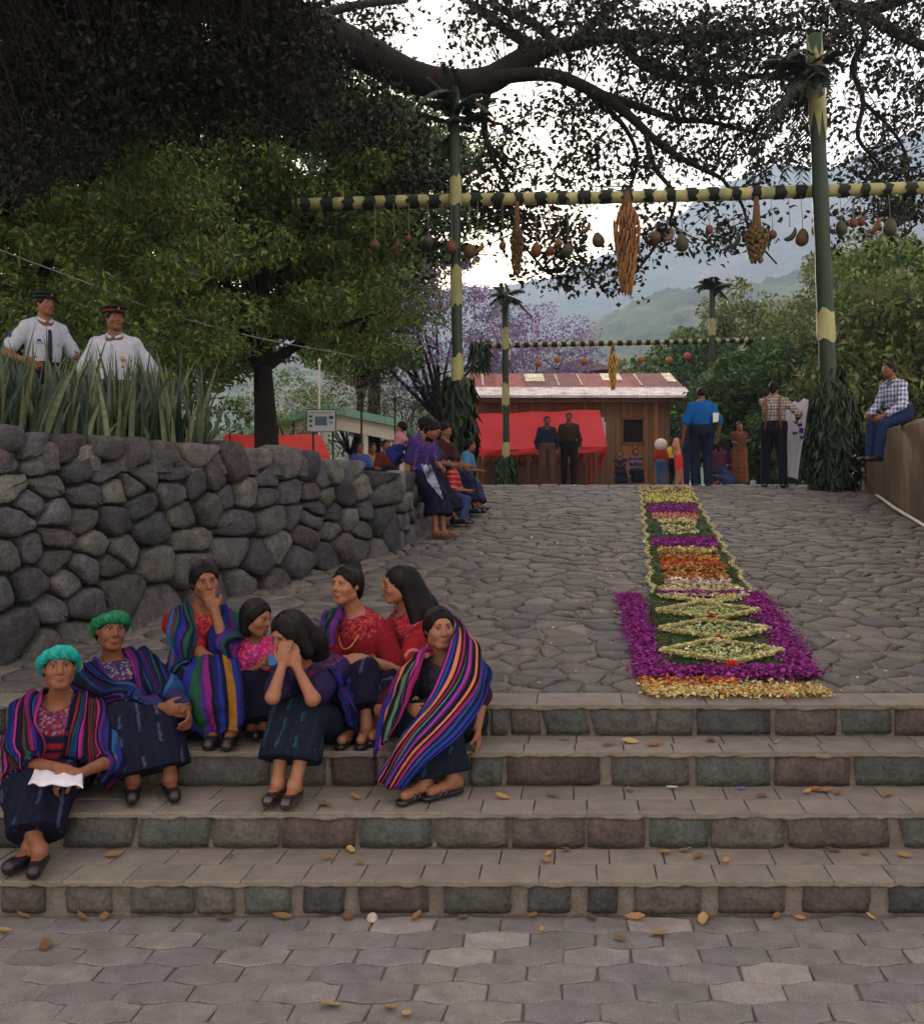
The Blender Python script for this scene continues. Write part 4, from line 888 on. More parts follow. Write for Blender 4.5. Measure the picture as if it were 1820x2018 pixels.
# big single blossoms on the diamonds
def blossom(u, Y, r, c):
    Vb, Fb = [], []
    for ring, (k, rr, zz, tl) in enumerate(((9, 1, .1, .2), (7, .7, .32, .5), (5, .42, .5, .9))):
        for i in range(k):
            a = 2*pi*(i + .5*ring)/k; d = np.array([cos(a), sin(a), 0]); s_ = np.array([-sin(a), cos(a), 0]); n0 = len(Vb)
            Vb += [d*.08 + (0, 0, zz*.6), d*rr*.6 + s_*rr*.36 + (0, 0, zz), d*rr + (0, 0, zz*.9 + tl*.3), d*rr*.6 - s_*rr*.36 + (0, 0, zz)]; Fb.append((n0, n0+1, n0+2, n0+3))
    ob('blossom', np.array(Vb)*r, Fb, M('red_blossom', src='obj', var=.25, scale=30, trans=.15), carpet, loc=np.array([cx(Y)+u, Y, float(ramp_z(Y)) + .035]) - corg, color=c)
for u, Y, r, c in ((0.0, 6.73, .065, rgb(168, 34, 28)), (.0, 6.2, .05, rgb(190, 70, 64)), (.02, 5.56, .07, rgb(196, 44, 34)), (-.02, 7.26, .045, rgb(214, 140, 130)), (.3, 7.5, .05, rgb(226, 222, 214)), (.2, 7.43, .045, rgb(226, 196, 90))): blossom(u, Y, r, c)
# ================================================================ SHED, AWNING, HALL
m_plank = M('plank', src='obj', var=.35, scale=3, stretch=(1, 1, .12), bump=.006, bscale=14, rough=.85)
SY = 29.0
shed = thing('plank_shed', (3.0, SY, 1.8), 'weathered brown plank shed with a rusty tin roof at the back of the plaza', 'shed')
x = .38 - 3.0
while x < 6.05 - 3.0:
    w_ = random.uniform(.13, .2); X0 = x + 3.0
    if not (4.72 < X0 + w_/2 < 5.28):
        c = random.choice([rgb(142, 88, 60), rgb(128, 80, 56), rgb(158, 104, 70), rgb(112, 76, 58), rgb(164, 118, 82)])
        if X0 > 3.8: c = random.choice([rgb(168, 120, 82), rgb(150, 106, 76), rgb(130, 100, 80), rgb(122, 96, 78)])
        b = MB(); b.box((0, 0, 0), (w_-.012, .03 + random.uniform(0, .012), 2.75), jit=.006); b.build('plank', m_plank, shed, loc=(x, random.uniform(-.006, .006), 0), color=c)
    else:
        for z0, z1 in ((0, 1.35), (2.05, 2.75)):
            b = MB(); b.box((0, 0, z0), (w_-.012, .035, z1), jit=.004); b.build('plank', m_plank, shed, loc=(x, 0, 0), color=rgb(140, 100, 70))
    x += w_
b = MB(); b.box((-2.6, .08, 0), (3.05, 2.4, 2.7)); b.build('shade_block', M('shed_shade_paint', rgb(34, 29, 26), var=.2), shed)  # solid block; its near-black colour stands for the shade inside the shed
for k, (xa, xb, za, zb) in enumerate(((1.68, 2.33, 1.30, 1.37), (1.68, 2.33, 2.03, 2.10), (1.66, 1.72, 1.3, 2.1), (2.29, 2.35, 1.3, 2.1))):
    b = MB(); b.box((xa, -.035, za), (xb, -.005, zb)); b.build('window_frame', m_plank, shed, color=rgb(120, 88, 64))
m_tin = M('roof_tin', src='obj', var=.4, scale=3, bump=.0, rough=.6, col2=None, fine=.2, bscale=12)
def tin(x0, x1, t0, t1, c, lift=0):
    n = max(6, int((x1-x0)/.045)); V = []
    for i in range(n+1):
        for t in (t0, t1):
            V.append((x0 + (x1-x0)*i/n, -.45 + 2.95*t, 2.62 + 1.05*t + .018*(i % 2) + lift))
    ob('roof_sheet', V, [(i*2, i*2+2, i*2+3, i*2+1) for i in range(n)], m_tin, shed, color=c)
x = -2.78
while x < 3.55:
    w_ = min(.82, 3.62 - x); tin(x, x + w_ + .03, .36, 1.0, np.array(random.choice([rgb(142, 84, 74), rgb(128, 76, 68), rgb(152, 94, 82), rgb(120, 78, 70)])), lift=.004*(int(x*10) % 2)); x += w_
tin(-2.85, 3.72, 0.0, .40, rgb(214, 206, 200), lift=.012)
for xa, xb, ta, tb in ((-1.05, -.45, .62, .95), (1.35, 1.95, .66, .97), (3.3, 3.6, .6, .98)): tin(xa, xb, ta, tb, rgb(216, 208, 180), lift=.03)
for xx in (-2.4, -1.7, -.1, .6, 2.4): tin(xx, xx+.07, .45, .95, rgb(206, 192, 186), lift=.03)
b = MB(); b.add([(-2.8, -.40, 2.60), (3.66, -.40, 2.60), (3.66, -.36, 2.70), (-2.8, -.36, 2.70)], [(0, 1, 2, 3)]); b.box((-2.75, -.36, 2.5), (3.6, -.30, 2.6)); b.build('eave_beam', m_plank, shed, color=rgb(96, 70, 54))
m_paper = M('paper', rgb(214, 210, 204), var=.08, scale=8)
for i, (u, v, w_, h) in enumerate(((1185, 826, .14, .12), (1186, 845, .22, .42), (1188, 868, .16, .22))):
    p = pt(u, v, SY - .05); b = MB(); b.box((-w_/2, 0, -h/2), (w_/2, .004, h/2))
    tag(b.build('notice', m_paper, None, loc=p), ['small pale notice, top one on the shed wall', 'large white notice sheet on the shed wall', 'small white notice, lowest on the shed wall'][i], 'notice')
gh = thing('far_house', (4.0, 40, 1.8), 'grey gabled house roof peeking over the shed', 'house')
b = MB(); b.add([(-1.6, 0, 4.6), (2.2, 0, 4.9), (.9, 0, 5.35), (.9, 4, 5.35), (-1.6, 4, 4.6), (2.2, 4, 4.9)], [(0, 1, 2), (0, 2, 3, 4), (1, 5, 3, 2)]); b.build('roof', M('grey_roof', rgb(140, 128, 124), var=.2, scale=2), gh)
b = MB(); b.box((-1.3, .1, -.1), (1.9, 3.9, 4.55)); b.build('wall', M('grey_house', rgb(120, 112, 106), var=.2), gh)
# red awning of the stall before the shed
m_tarp = M('red_tarp', rgb(214, 62, 66), var=.12, scale=1.6, rough=.55, trans=.3, bump=.01, bscale=5, col2=rgb(196, 46, 50))
stall = thing('market_stall', (1.6, 27.7, 1.8), 'market stall under a bright red tarpaulin awning in front of the shed', 'stall')
so = np.array([1.6, 27.7, 1.8])
def sheet(c00, c10, c01, c11, nu=24, nv=12, sag=.05, wr=.015, seed=0):
    V = []; c00, c10, c01, c11 = map(np.array, (c00, c10, c01, c11))
    for j in range(nv+1):
        for i in range(nu+1):
            a, b_ = i/nu, j/nv; p = (c00*(1-a)+c10*a)*(1-b_) + (c01*(1-a)+c11*a)*b_; p = p - np.array([0, 0, sag*sin(pi*a)*sin(pi*b_)]) + np.array([0, wr*sin(a*23+b_*4+seed), wr*sin(a*17+seed)*cos(b_*5)]); V.append(p)
    w_ = nu+1; return np.array(V), [(j*w_+i, j*w_+i+1, (j+1)*w_+i+1, (j+1)*w_+i) for j in range(nv) for i in range(nu)]
a0, a1 = pt(936, 816, 28.5), pt(1181, 807, 28.5); b0, b1 = pt(930, 888, 27.35), pt(1196, 880, 27.35)
V, Fa = sheet(a0, a1, b0, b1); ob('awning', V - so, Fa, m_tarp, stall, smooth=True)
V, Fa = sheet(b0, b1, b0 - (0, 0, .16), b1 - (0, 0, .16), 30, 3, 0, .03); ob('valance', V - so, Fa, m_tarp, stall, smooth=True)
V, Fa = sheet(b1 + (.02, 0, 0), pt(1190, 884, 28.0), b1 + (-.25, 0, -.75), pt(1178, 905, 28.0), 8, 8, 0, .03); ob('side_flap', V - so, Fa, m_tarp, stall, smooth=True)
for u in (945, 1040, 1165):
    p = pt(u, 885, 27.45); Vt, Ft = tube([(p[0], p[1], 1.8), (p[0], p[1], p[2])], .035, 8); ob('post', np.array(Vt) - so, Ft, m_plank if u != 1165 else M('red_post', rgb(150, 40, 36), var=.2), stall, color=rgb(90, 66, 50))
b = MB(); b.box((-1.0, .3, 0), (1.9, .9, .75)); b.build('counter', m_plank, stall, color=rgb(96, 66, 54))
for i in range(16):
    xx = -.9 + i*.17; o = link('sack', R_RIDGE, stall, (xx, .2 + random.uniform(-.1, .1), .85 + random.uniform(0, .1)), color=random.choice([rgb(150, 96, 84), rgb(126, 90, 66), rgb(160, 130, 96), rgb(110, 60, 56)])); s_ = random.uniform(.12, .18); o.scale = (s_, s_, s_)
# red tarpaulin behind the stone wall
rtp = thing('red_tarpaulin', pt(548, 905, 21), 'low red tarpaulin stall roof seen over the stone wall', 'tarpaulin'); ro = np.array(rtp.location)
V, Fa = sheet(pt(440, 856, 22.2), pt(632, 856, 22.2), pt(448, 902, 20.4), pt(652, 906, 20.4), sag=.04); ob('sheet', V - ro, Fa, M('red_tarp_bright', rgb(210, 36, 22), var=.12, scale=1.6, rough=.6, trans=.12), rtp, smooth=True)
for u in (470, 640): p = pt(u, 900, 20.6); Vt, Ft = tube([(p[0], p[1], 1.6), (p[0], p[1], p[2])], .03, 6); ob('post', np.array(Vt) - ro, Ft, m_stem, rtp)
# open hall with a green tin roof
HY = 31.0
hall = thing('open_hall', (pt(640, 955, HY)[0], HY, 1.7), 'open hall with a pale green gabled roof and white gable beam', 'hall'); ho = np.array(hall.location)
pk, el, er = pt(640, 800, HY), pt(470, 852, HY), pt(800, 833, HY); m_gt = M('green_tin', rgb(122, 168, 146), var=.15, scale=2, rough=.5); m_wh = M('white_wash', rgb(206, 200, 186), var=.12, scale=2)
def prism(P, y0, y1):
    n = len(P); V = [(p[0], y0, p[2]) for p in P] + [(p[0], y1, p[2]) for p in P]
    return np.array(V), [tuple(range(n))[::-1], tuple(range(n, 2*n))] + [(i, (i+1) % n, n+(i+1) % n, n+i) for i in range(n)]
for nm, e in (('roof_slope', el), ('roof_slope', er)):
    for q in range(4):
        f0, f1 = q/4, (q+1)/4 - .004; p0, p1 = pk + (e-pk)*f0, pk + (e-pk)*f1
        V, Fa = prism([p0 - (0, 0, .19), p1 - (0, 0, .19), p1 + (0, 0, .05), p0 + (0, 0, .05)], HY-.25, HY+6); ob(nm, V - ho, Fa, m_gt, hall)
    V, Fa = prism([pk - (0, 0, .2), e - (0, 0, .2), e - (0, 0, .62), pk - (0, 0, .66)], HY-.1, HY+.1); ob('gable_beam', V - ho, Fa, m_wh, hall)
for u in (480, 560, 640, 720, 792):
    p = pt(u, 880, HY); Vt, Ft = tube([(p[0], HY, 1.6), (p[0], HY, 3.6)], .09, 8); ob('post', np.array(Vt) - ho, Ft, m_wh, hall)
# notice board on two legs
nbd = thing('notice_board', pt(633, 900, 19), 'white notice board with a blue map on two black legs', 'sign'); no_ = np.array(nbd.location)
p = pt(633, 829, 19); w_, h = .27, .205
b = MB(); b.box((-w_, -.015, -h), (w_, .015, h)); b.build('board', M('white_board', rgb(196, 200, 208), var=.06), nbd, loc=p - no_)
for xa, xb, za, zb, c in ((-.12, .11, -.09, .08, rgb(92, 112, 140)), (-.23, -.17, .06, .10, rgb(70, 84, 110)), (-.23, -.17, -.03, .02, rgb(70, 84, 110)), (-.23, -.17, -.12, -.08, rgb(70, 84, 110)), (.15, .23, .03, .09, rgb(70, 84, 110)), (.15, .22, -.05, -.02, rgb(120, 130, 150)), (-.2, .2, .14, .16, rgb(150, 156, 170))):
    b = MB(); b.box((xa, -.021, za), (xb, -.0155, zb)); b.build('print', M('print', src='obj', var=.15, scale=40), nbd, loc=p - no_, color=c)
m_blk = M('black_iron', rgb(30, 32, 32), var=.2, rough=.5)
for xx in (-.16, .22):
    Vt, Ft = tube([(xx, .03, -1.4), (xx, .03, .1)], .018, 6); ob('leg', np.array(Vt) + p - no_, Ft, m_blk, nbd)
b = MB(); fr = .012
for bb in (((-w_-fr, -.02, -h-fr), (w_+fr, .02, -h)), ((-w_-fr, -.02, h), (w_+fr, .02, h+fr)), ((-w_-fr, -.02, -h), (-w_, .02, h)), ((w_, -.02, -h), (w_+fr, .02, h))): b.box(*bb)
b.build('frame', m_blk, nbd, loc=p - no_)
for u, v0, Y, r, lab in ((712, 778, 23, .025, 'thin black lamp post right of the notice board'), (778, 790, 24, .022, 'thin black post behind the girls at the wall'), (578, 838, 25, .02, 'short thin post left of the notice board'), (629, 715, 29, .03, 'tall pale flag pole above the green roof')):
    a = pt(u, 955, Y); a[2] = 1.65; bt = pt(u, v0, Y); t = thing('post', a, lab, 'post')
    Vt, Ft = tube([(0, 0, 0), (0, 0, bt[2]-a[2])], r, 8); ob('shaft', Vt, Ft, m_blk if u != 629 else m_wh, t)
    Vt, Ft = tube([(0, 0, bt[2]-a[2]-.02), (0, 0, bt[2]-a[2]+.05), (0, 0, bt[2]-a[2]+.12)], [r*1.2, r*2.2, r*.6], 8); ob('finial', Vt, Ft, m_blk if u != 629 else m_wh, t)
# sagging cable
P = smooth_path([pt(-120, 440, 9), pt(0, 492, 10), pt(180, 560, 11.5), pt(330, 618, 13), pt(520, 668, 15.5), pt(705, 702, 18)], 8); Vt, Ft = tube(P, .008, 5)
tag(ob('cable', Vt, Ft, M('cable', rgb(150, 150, 146), var=.1)), 'thin grey cable sagging past the policemen towards the trees', 'cable')
# ================================================================ SMALL THINGS ON THE STEPS
m_dry = M('dry_leaf', src='obj', var=.35, scale=30, rough=.8, trans=.15, rand=.2)
def dry_mesh(k):
    n = 7; V = []; cu = random.uniform(.2, .7)
    for i in range(n):
        t = i/(n-1); w_ = .34*sin(pi*min(1, t*.96+.03))**.8*(1-.25*t)
        for s_ in (-1, 0, 1): V.append((t-.5, s_*w_*(1-.2*cu), .18*cu*abs(s_)*w_*2 + .25*cu*(t-.5)**2*2 + .02*sin(i*3+s_*2+k)))
    return mesh_np('leaf', V, [(i*3+j, i*3+j+1, (i+1)*3+j+1, (i+1)*3+j) for i in range(n-1) for j in range(2)], m_dry, True)
DRY = [dry_mesh(k) for k in range(5)]
spots = [(45,1715,0),(90,1868,0),(10,1840,0),(160,1812,0),(205,1812,0),(440,1815,0),(555,1812,0),(686,1810,0),(820,1812,0),(912,1812,0),(1050,1808,0),(1068,1838,0),(1022,1808,0),(1165,1812,0),(1220,1855,0),(1250,1812,0),(1395,1812,0),(1385,1818,0),(1300,1845,0),(1530,1810,0),(1575,1814,0),(1590,1806,0),(1715,1812,0),
  (648,1985,0),(770,1992,0),(800,2005,0),(225,1690,1),(455,1690,1),(690,1680,1),(710,1705,1),(645,1695,1),(1080,1688,1),(1075,1700,1),(1115,1678,1),(1310,1684,1),(1350,1680,1),(1375,1692,1),(1430,1702,1),(1640,1680,1),(1706,1686,1),(1780,1690,1),
  (1090,1572,2),(1240,1560,2),(1590,1565,2),(1605,1560,2),(1625,1562,2),(1650,1566,2),(1500,1572,2),(1750,1570,2),(990,1575,2),(1115,1460,3),(1240,1465,3),(1290,1470,3),(1400,1462,3),(1530,1466,3),(1200,1470,3),(640,1590,2),(700,1575,2)]
names_ = ['on the lower paving', 'on the lowest step', 'on the second step', 'on the third step']
ORD = 'first second third fourth fifth sixth seventh eighth ninth tenth eleventh twelfth thirteenth fourteenth fifteenth sixteenth seventeenth eighteenth nineteenth twentieth twenty-first twenty-second twenty-third twenty-fourth twenty-fifth twenty-sixth'.split(); spots.sort(); cnt_ = [0]*4
for i, (u, v, lv) in enumerate(spots):
    cnt_[lv] += 1
    Zl = (0, Z1, Z2, Z3)[lv]; lo, hi = ((3.0, Y1-.02), (Y1+.01, Y2-.03), (Y2+.01, Y3-.03), (Y3+.01, Y4-.03))[lv]
    Y = min(max((E-Zl)*1951/(v-970), lo), hi); x = (u-910)/1951*Y; s_ = random.uniform(.045, .085)
    o = link('fallen_leaf', DRY[i % 5], None, (x, Y, Zl+.012), color=random.choice([rgb(166, 130, 82), rgb(144, 110, 72), rgb(184, 152, 102), rgb(124, 96, 66)])); o.scale = (s_,)*3; o.rotation_euler = (random.uniform(-.35, .35), random.uniform(-.3, .3), random.uniform(0, 6.3))
    tag(o, f'dry brown fallen leaf, {ORD[cnt_[lv]-1]} from the left {names_[lv]}', 'leaf', f'fallen leaves {names_[lv]}')
V, Fa = pebble(np.array([(.02*cos(a)*(1+.2*sin(a*2)), .018*sin(a)) for a in np.linspace(0, 6.28, 11)[:-1]]), [(1, 0), (1.1, .01), (.9, .022), (.5, .03)], nz=.002)
tag(ob('pebble', V, Fa, m_rock, None, smooth=True, loc=(pt(733, 1808, 3.93)[0], 3.93, -.002), color=rgb(170, 160, 148)), 'pale round pebble against the foot of the lowest step', 'pebble')
o = link('fallen_flower', DRY[1], None, (pt(1460, 1556, 4.63)[0], 4.62, Z2+.012), color=rgb(112, 96, 190)); o.scale = (.05,)*3; tag(o, 'violet jacaranda flower lying on the second step', 'flower')
o = link('paper_scrap', DRY[2], None, (pt(1325, 1558, 4.62)[0], 4.63, Z2+.012), color=rgb(214, 212, 206)); o.scale = (.06,)*3; tag(o, 'white scrap of paper on the second step', 'paper')
# ================================================================ PEOPLE
random.seed(5)
def surface_nets(Fd, lo, h):
    """smooth quad mesh of the zero level of a sampled distance field"""
    ins = Fd < 0; nx, ny, nz = Fd.shape
    sl = lambda a, i, j, k: a[i:nx-1+i, j:ny-1+j, k:nz-1+k]
    cnt = sum(sl(ins, i, j, k).astype(np.int8) for i in (0, 1) for j in (0, 1) for k in (0, 1))
    act = np.argwhere((cnt > 0) & (cnt < 8)); idx = -np.ones((nx-1, ny-1, nz-1), np.int64); idx[tuple(act.T)] = np.arange(len(act))
    acc = np.zeros((len(act), 3)); num = np.zeros(len(act))
    corners = [(i, j, k) for i in (0, 1) for j in (0, 1) for k in (0, 1)]
    val = {c: Fd[act[:, 0]+c[0], act[:, 1]+c[1], act[:, 2]+c[2]] for c in corners}
    for c in corners:
        for ax in range(3):
            if c[ax]: continue
            d = list(c); d[ax] = 1; a, b = val[c], val[tuple(d)]; m = (a < 0) != (b < 0)
            t = np.where(m, a/np.where(m, a-b, 1), 0); p = np.tile(np.array(c, float), (len(act), 1)); p[:, ax] += t; acc[m] += p[m]; num[m] += 1
    V = lo + h*(act + acc/num[:, None]); Q = []
    for ax in range(3):
        s0 = [slice(1, -1)]*3; s0[ax] = slice(0, -1); s1 = list(s0); s1[ax] = slice(1, None)
        a, b = ins[tuple(s0)], ins[tuple(s1)]; e = np.argwhere(a != b)
        if not len(e): continue
        fl = a[tuple(e.T)]; off = np.ones(3, int); off[ax] = 0; e = e + off; o1, o2 = [q for q in range(3) if q != ax]
        def g(d1, d2):
            q = e.copy(); q[:, o1] -= d1; q[:, o2] -= d2; return idx[q[:, 0], q[:, 1], q[:, 2]]
        quad = np.stack([g(1, 1), g(0, 1), g(0, 0), g(1, 0)], 1)
        flip = fl if ax != 1 else ~fl
        quad[~flip] = quad[~flip][:, ::-1]; Q.append(quad)
    return V, np.concatenate(Q)
class Field:
    def __init__(s, lo, hi, h):
        s.lo = np.array(lo, float); s.h = h; s.n = np.ceil((np.array(hi)-s.lo)/h).astype(int)+1; s.F = np.full(s.n, .5, np.float32)
        s.ax = [s.lo[i]+h*np.arange(s.n[i]) for i in range(3)]
    def box(s, lo, hi):
        i0 = np.clip(np.floor((np.array(lo)-s.lo)/s.h).astype(int), 0, s.n-1); i1 = np.clip(np.ceil((np.array(hi)-s.lo)/s.h).astype(int)+1, 1, s.n)
        sl = tuple(slice(a, b) for a, b in zip(i0, i1))
        return sl, s.ax[0][sl[0]][:, None, None], s.ax[1][sl[1]][None, :, None], s.ax[2][sl[2]][None, None, :]
    def put(s, sl, d, k, op):
        f = s.F[sl]; k = max(k, 1e-4)
        if op == '+': t = np.clip(.5+.5*(f-d)/k, 0, 1); s.F[sl] = f*(1-t)+d*t-k*t*(1-t)
        else: t = np.clip(.5-.5*(f+d)/k, 0, 1); s.F[sl] = f*(1-t)-d*t+k*t*(1-t)
    def cap(s, a, b, ra, rb, k=.02, op='+'):
        a, b = np.array(a, float), np.array(b, float); m = max(ra, rb)+k+.03
        sl, X, Y, Z = s.box(np.minimum(a, b)-m, np.maximum(a, b)+m); ab = b-a; L2 = ab@ab+1e-9
        t = np.clip(((X-a[0])*ab[0]+(Y-a[1])*ab[1]+(Z-a[2])*ab[2])/L2, 0, 1)
        d = np.sqrt((X-a[0]-t*ab[0])**2+(Y-a[1]-t*ab[1])**2+(Z-a[2]-t*ab[2])**2)-(ra+(rb-ra)*t); s.put(sl, d, k, op); return s
    def ell(s, c, r, A=None, k=.02, op='+'):
        c = np.array(c, float); r = np.array(r, float); m = r.max()+k+.03; A = np.eye(3) if A is None else A
        sl, X, Y, Z = s.box(c-m, c+m); x, y, z = X-c[0], Y-c[1], Z-c[2]
        q = [(x*A[i][0]+y*A[i][1]+z*A[i][2])/r[i] for i in range(3)]; k0 = np.sqrt(sum(w**2 for w in q)); k1 = np.sqrt(sum((w/r[i])**2 for i, w in enumerate(q)))+1e-6
        s.put(sl, k0*(k0-1)/k1, k, op); return s
    def plane_cut(s, p, n):
        n = norm(n); X, Y, Z = s.ax[0][:, None, None], s.ax[1][None, :, None], s.ax[2][None, None, :]
        s.F = np.maximum(s.F, ((X-p[0])*n[0]+(Y-p[1])*n[1]+(Z-p[2])*n[2]).astype(np.float32)); return s
    def folds(s, amp, f, seed, st=(1, 1, 1)):
        X, Y, Z = s.ax[0][:, None, None]*st[0], s.ax[1][None, :, None]*st[1], s.ax[2][None, None, :]*st[2]
        s.F += (amp*(np.sin(f*(X+.6*Y)+seed+1.3*np.sin(f*.4*Z+seed))*.6+np.sin(f*1.7*(Y-.5*X)+.9*f*Z+2*seed)*.4)).astype(np.float32); return s
    def mesh(s):
        s.F[0], s.F[-1] = .5, .5; s.F[:, 0], s.F[:, -1] = .5, .5; s.F[:, :, 0], s.F[:, :, -1] = .5, .5
        return surface_nets(s.F, s.lo, s.h)
    def sample(s, P):
        q = np.clip((P-s.lo)/s.h, 0, s.n-1.001); i = q.astype(int); f = q-i; i = np.minimum(i, s.n-2); out = 0
        for a in (0, 1):
            for b in (0, 1):
                for c in (0, 1):
                    w_ = np.where(a, f[:, 0], 1-f[:, 0])*np.where(b, f[:, 1], 1-f[:, 1])*np.where(c, f[:, 2], 1-f[:, 2]); out = out+w_*s.F[i[:, 0]+a, i[:, 1]+b, i[:, 2]+c]
        return out
def ik(a, t, l1, l2, pole):
    a, t = np.array(a, float), np.array(t, float); d = t-a; L = np.linalg.norm(d); u = d/(L+1e-9); L = min(max(L, abs(l1-l2)*1.05+.02), (l1+l2)*.995)
    c = (l1*l1+L*L-l2*l2)/(2*l1*L); p = np.array(pole, float); p = norm(p-u*(p@u)); return a+u*l1*c+p*l1*math.sqrt(max(0, 1-c*c)), a+u*L
def axes(yaw, pitch=0, roll=0):
    """rows: left, forward, up; yaw 0 faces the camera, + turns to picture right; degrees"""
    y, p, r = map(radians, (yaw, pitch, roll)); f = np.array([sin(y)*cos(p), -cos(y)*cos(p), sin(p)]); l = np.array([cos(y), sin(y), 0]); u = np.cross(l, f)
    u = u if u[2] > 0 else -u; l2 = l*cos(r)+u*sin(r); return np.array([l2, f, np.cross(l2, f) if np.cross(l2, f)[2] > 0 else -np.cross(l2, f)])
m_skin = M('skin', rgb(126, 81, 58), var=.2, scale=24, rough=.52, spec=.35, rand=.08, bump=.0016, bscale=170)
m_skin2 = M('pale_skin', rgb(145, 97, 72), var=.18, scale=24, rough=.52, spec=.35, rand=.06, bump=.0014, bscale=170)
m_skind = M('tan_skin', rgb(112, 70, 49), var=.24, scale=26, rough=.52, spec=.35, rand=.08, bump=.0022, bscale=150)
m_hair = M('black_hair', rgb(13, 11, 11), var=.6, scale=40, stretch=(1, 1, .12), rough=.55, spec=.16, bump=.008, bscale=100)
m_strand = M('hair_strand', rgb(34, 27, 24), var=.4, scale=30, rough=.35, spec=.5)
m_cloth = M('woven_cloth', src='attr', var=.14, scale=26, rough=.9, spec=.12, bump=.004, bscale=190, fine=.22)
m_eye = M('eye_white', rgb(150, 136, 126), var=.05, rough=.3); m_iris = M('iris', rgb(26, 18, 14), var=.05, rough=.2)
m_lip = M('lips', rgb(124, 66, 56), var=.1, rough=.5); m_shoe = M('black_shoe', rgb(26, 24, 25), var=.25, scale=20, rough=.4, spec=.5)
m_gold = M('gold_beads', rgb(196, 150, 72), var=.2, rough=.35, metal=.6); m_leather = M('brown_leather', rgb(104, 66, 42), var=.25, scale=20, rough=.6)
def smoothstep(a, b, x): t = np.clip((x-a)/(b-a), 0, 1); return t*t*(3-2*t)
def hash3(P, s): q = np.floor(P/s); return np.modf(np.abs(np.sin(q[:, 0]*127.1+q[:, 1]*311.7+q[:, 2]*74.7)*43758.5))[0]
# --- cloth colourings: take local points, give linear colours
def c_flat(c, v=.0): return lambda P, J: np.tile(np.array(c), (len(P), 1))
def c_huipil(base, yoke, stripe=None):
    def f(P, J):
        C = np.tile(np.array(base), (len(P), 1)); d = np.linalg.norm(P-J['N'], axis=1); base_ = np.array(base)
        if stripe is not None: C[(np.abs((P[:, 0]*1.0) % .11-.055) < .006)] = stripe
        k = d < .17; hsh = hash3(P, .009); pick = np.array(yoke)[(hsh*len(yoke)).astype(int) % len(yoke)]; C[k] = pick[k]*.7+base_*.3
        k2 = (np.abs(d-.185) < .012) | (np.abs(d-.225) < .007); C[k2] = yoke[0]; return C
    return f
def c_skirt(base, fleck, sp=.042):
    def f(P, J):
        C = np.tile(np.array(base), (len(P), 1)); x = (P[:, 0]+.3*P[:, 1]*0)/sp; col = np.floor(x); fr = x-col
        hsh = hash3(np.stack([col, np.floor((P[:, 2]-P[:, 1])/.02), col*0], 1), 1.0); k = (fr > .35) & (fr < .62) & (hsh > .45) & ((col % 2) == 0); C[k] = np.array(fleck)*.38+np.array(base)*.5
        k = (fr > .8) & (fr < .92); C[k] = np.array(base)*1.6; return C
    return f
def c_plaid(base, lines, s=.04):
    def f(P, J):
        C = np.tile(np.array(base), (len(P), 1)); a = ((P[:, 0]+P[:, 1]) % s) < s*.5; b = (P[:, 2] % s) < s*.5
        C[a ^ b] = np.array(base)*.5+np.array(lines)*.5; C[a & b] = lines; return C
    return f
def c_bands(cols, s=.03):
    def f(P, J): return np.array(cols)[(np.floor(P[:, 2]/s).astype(int)) % len(cols)]
    return f
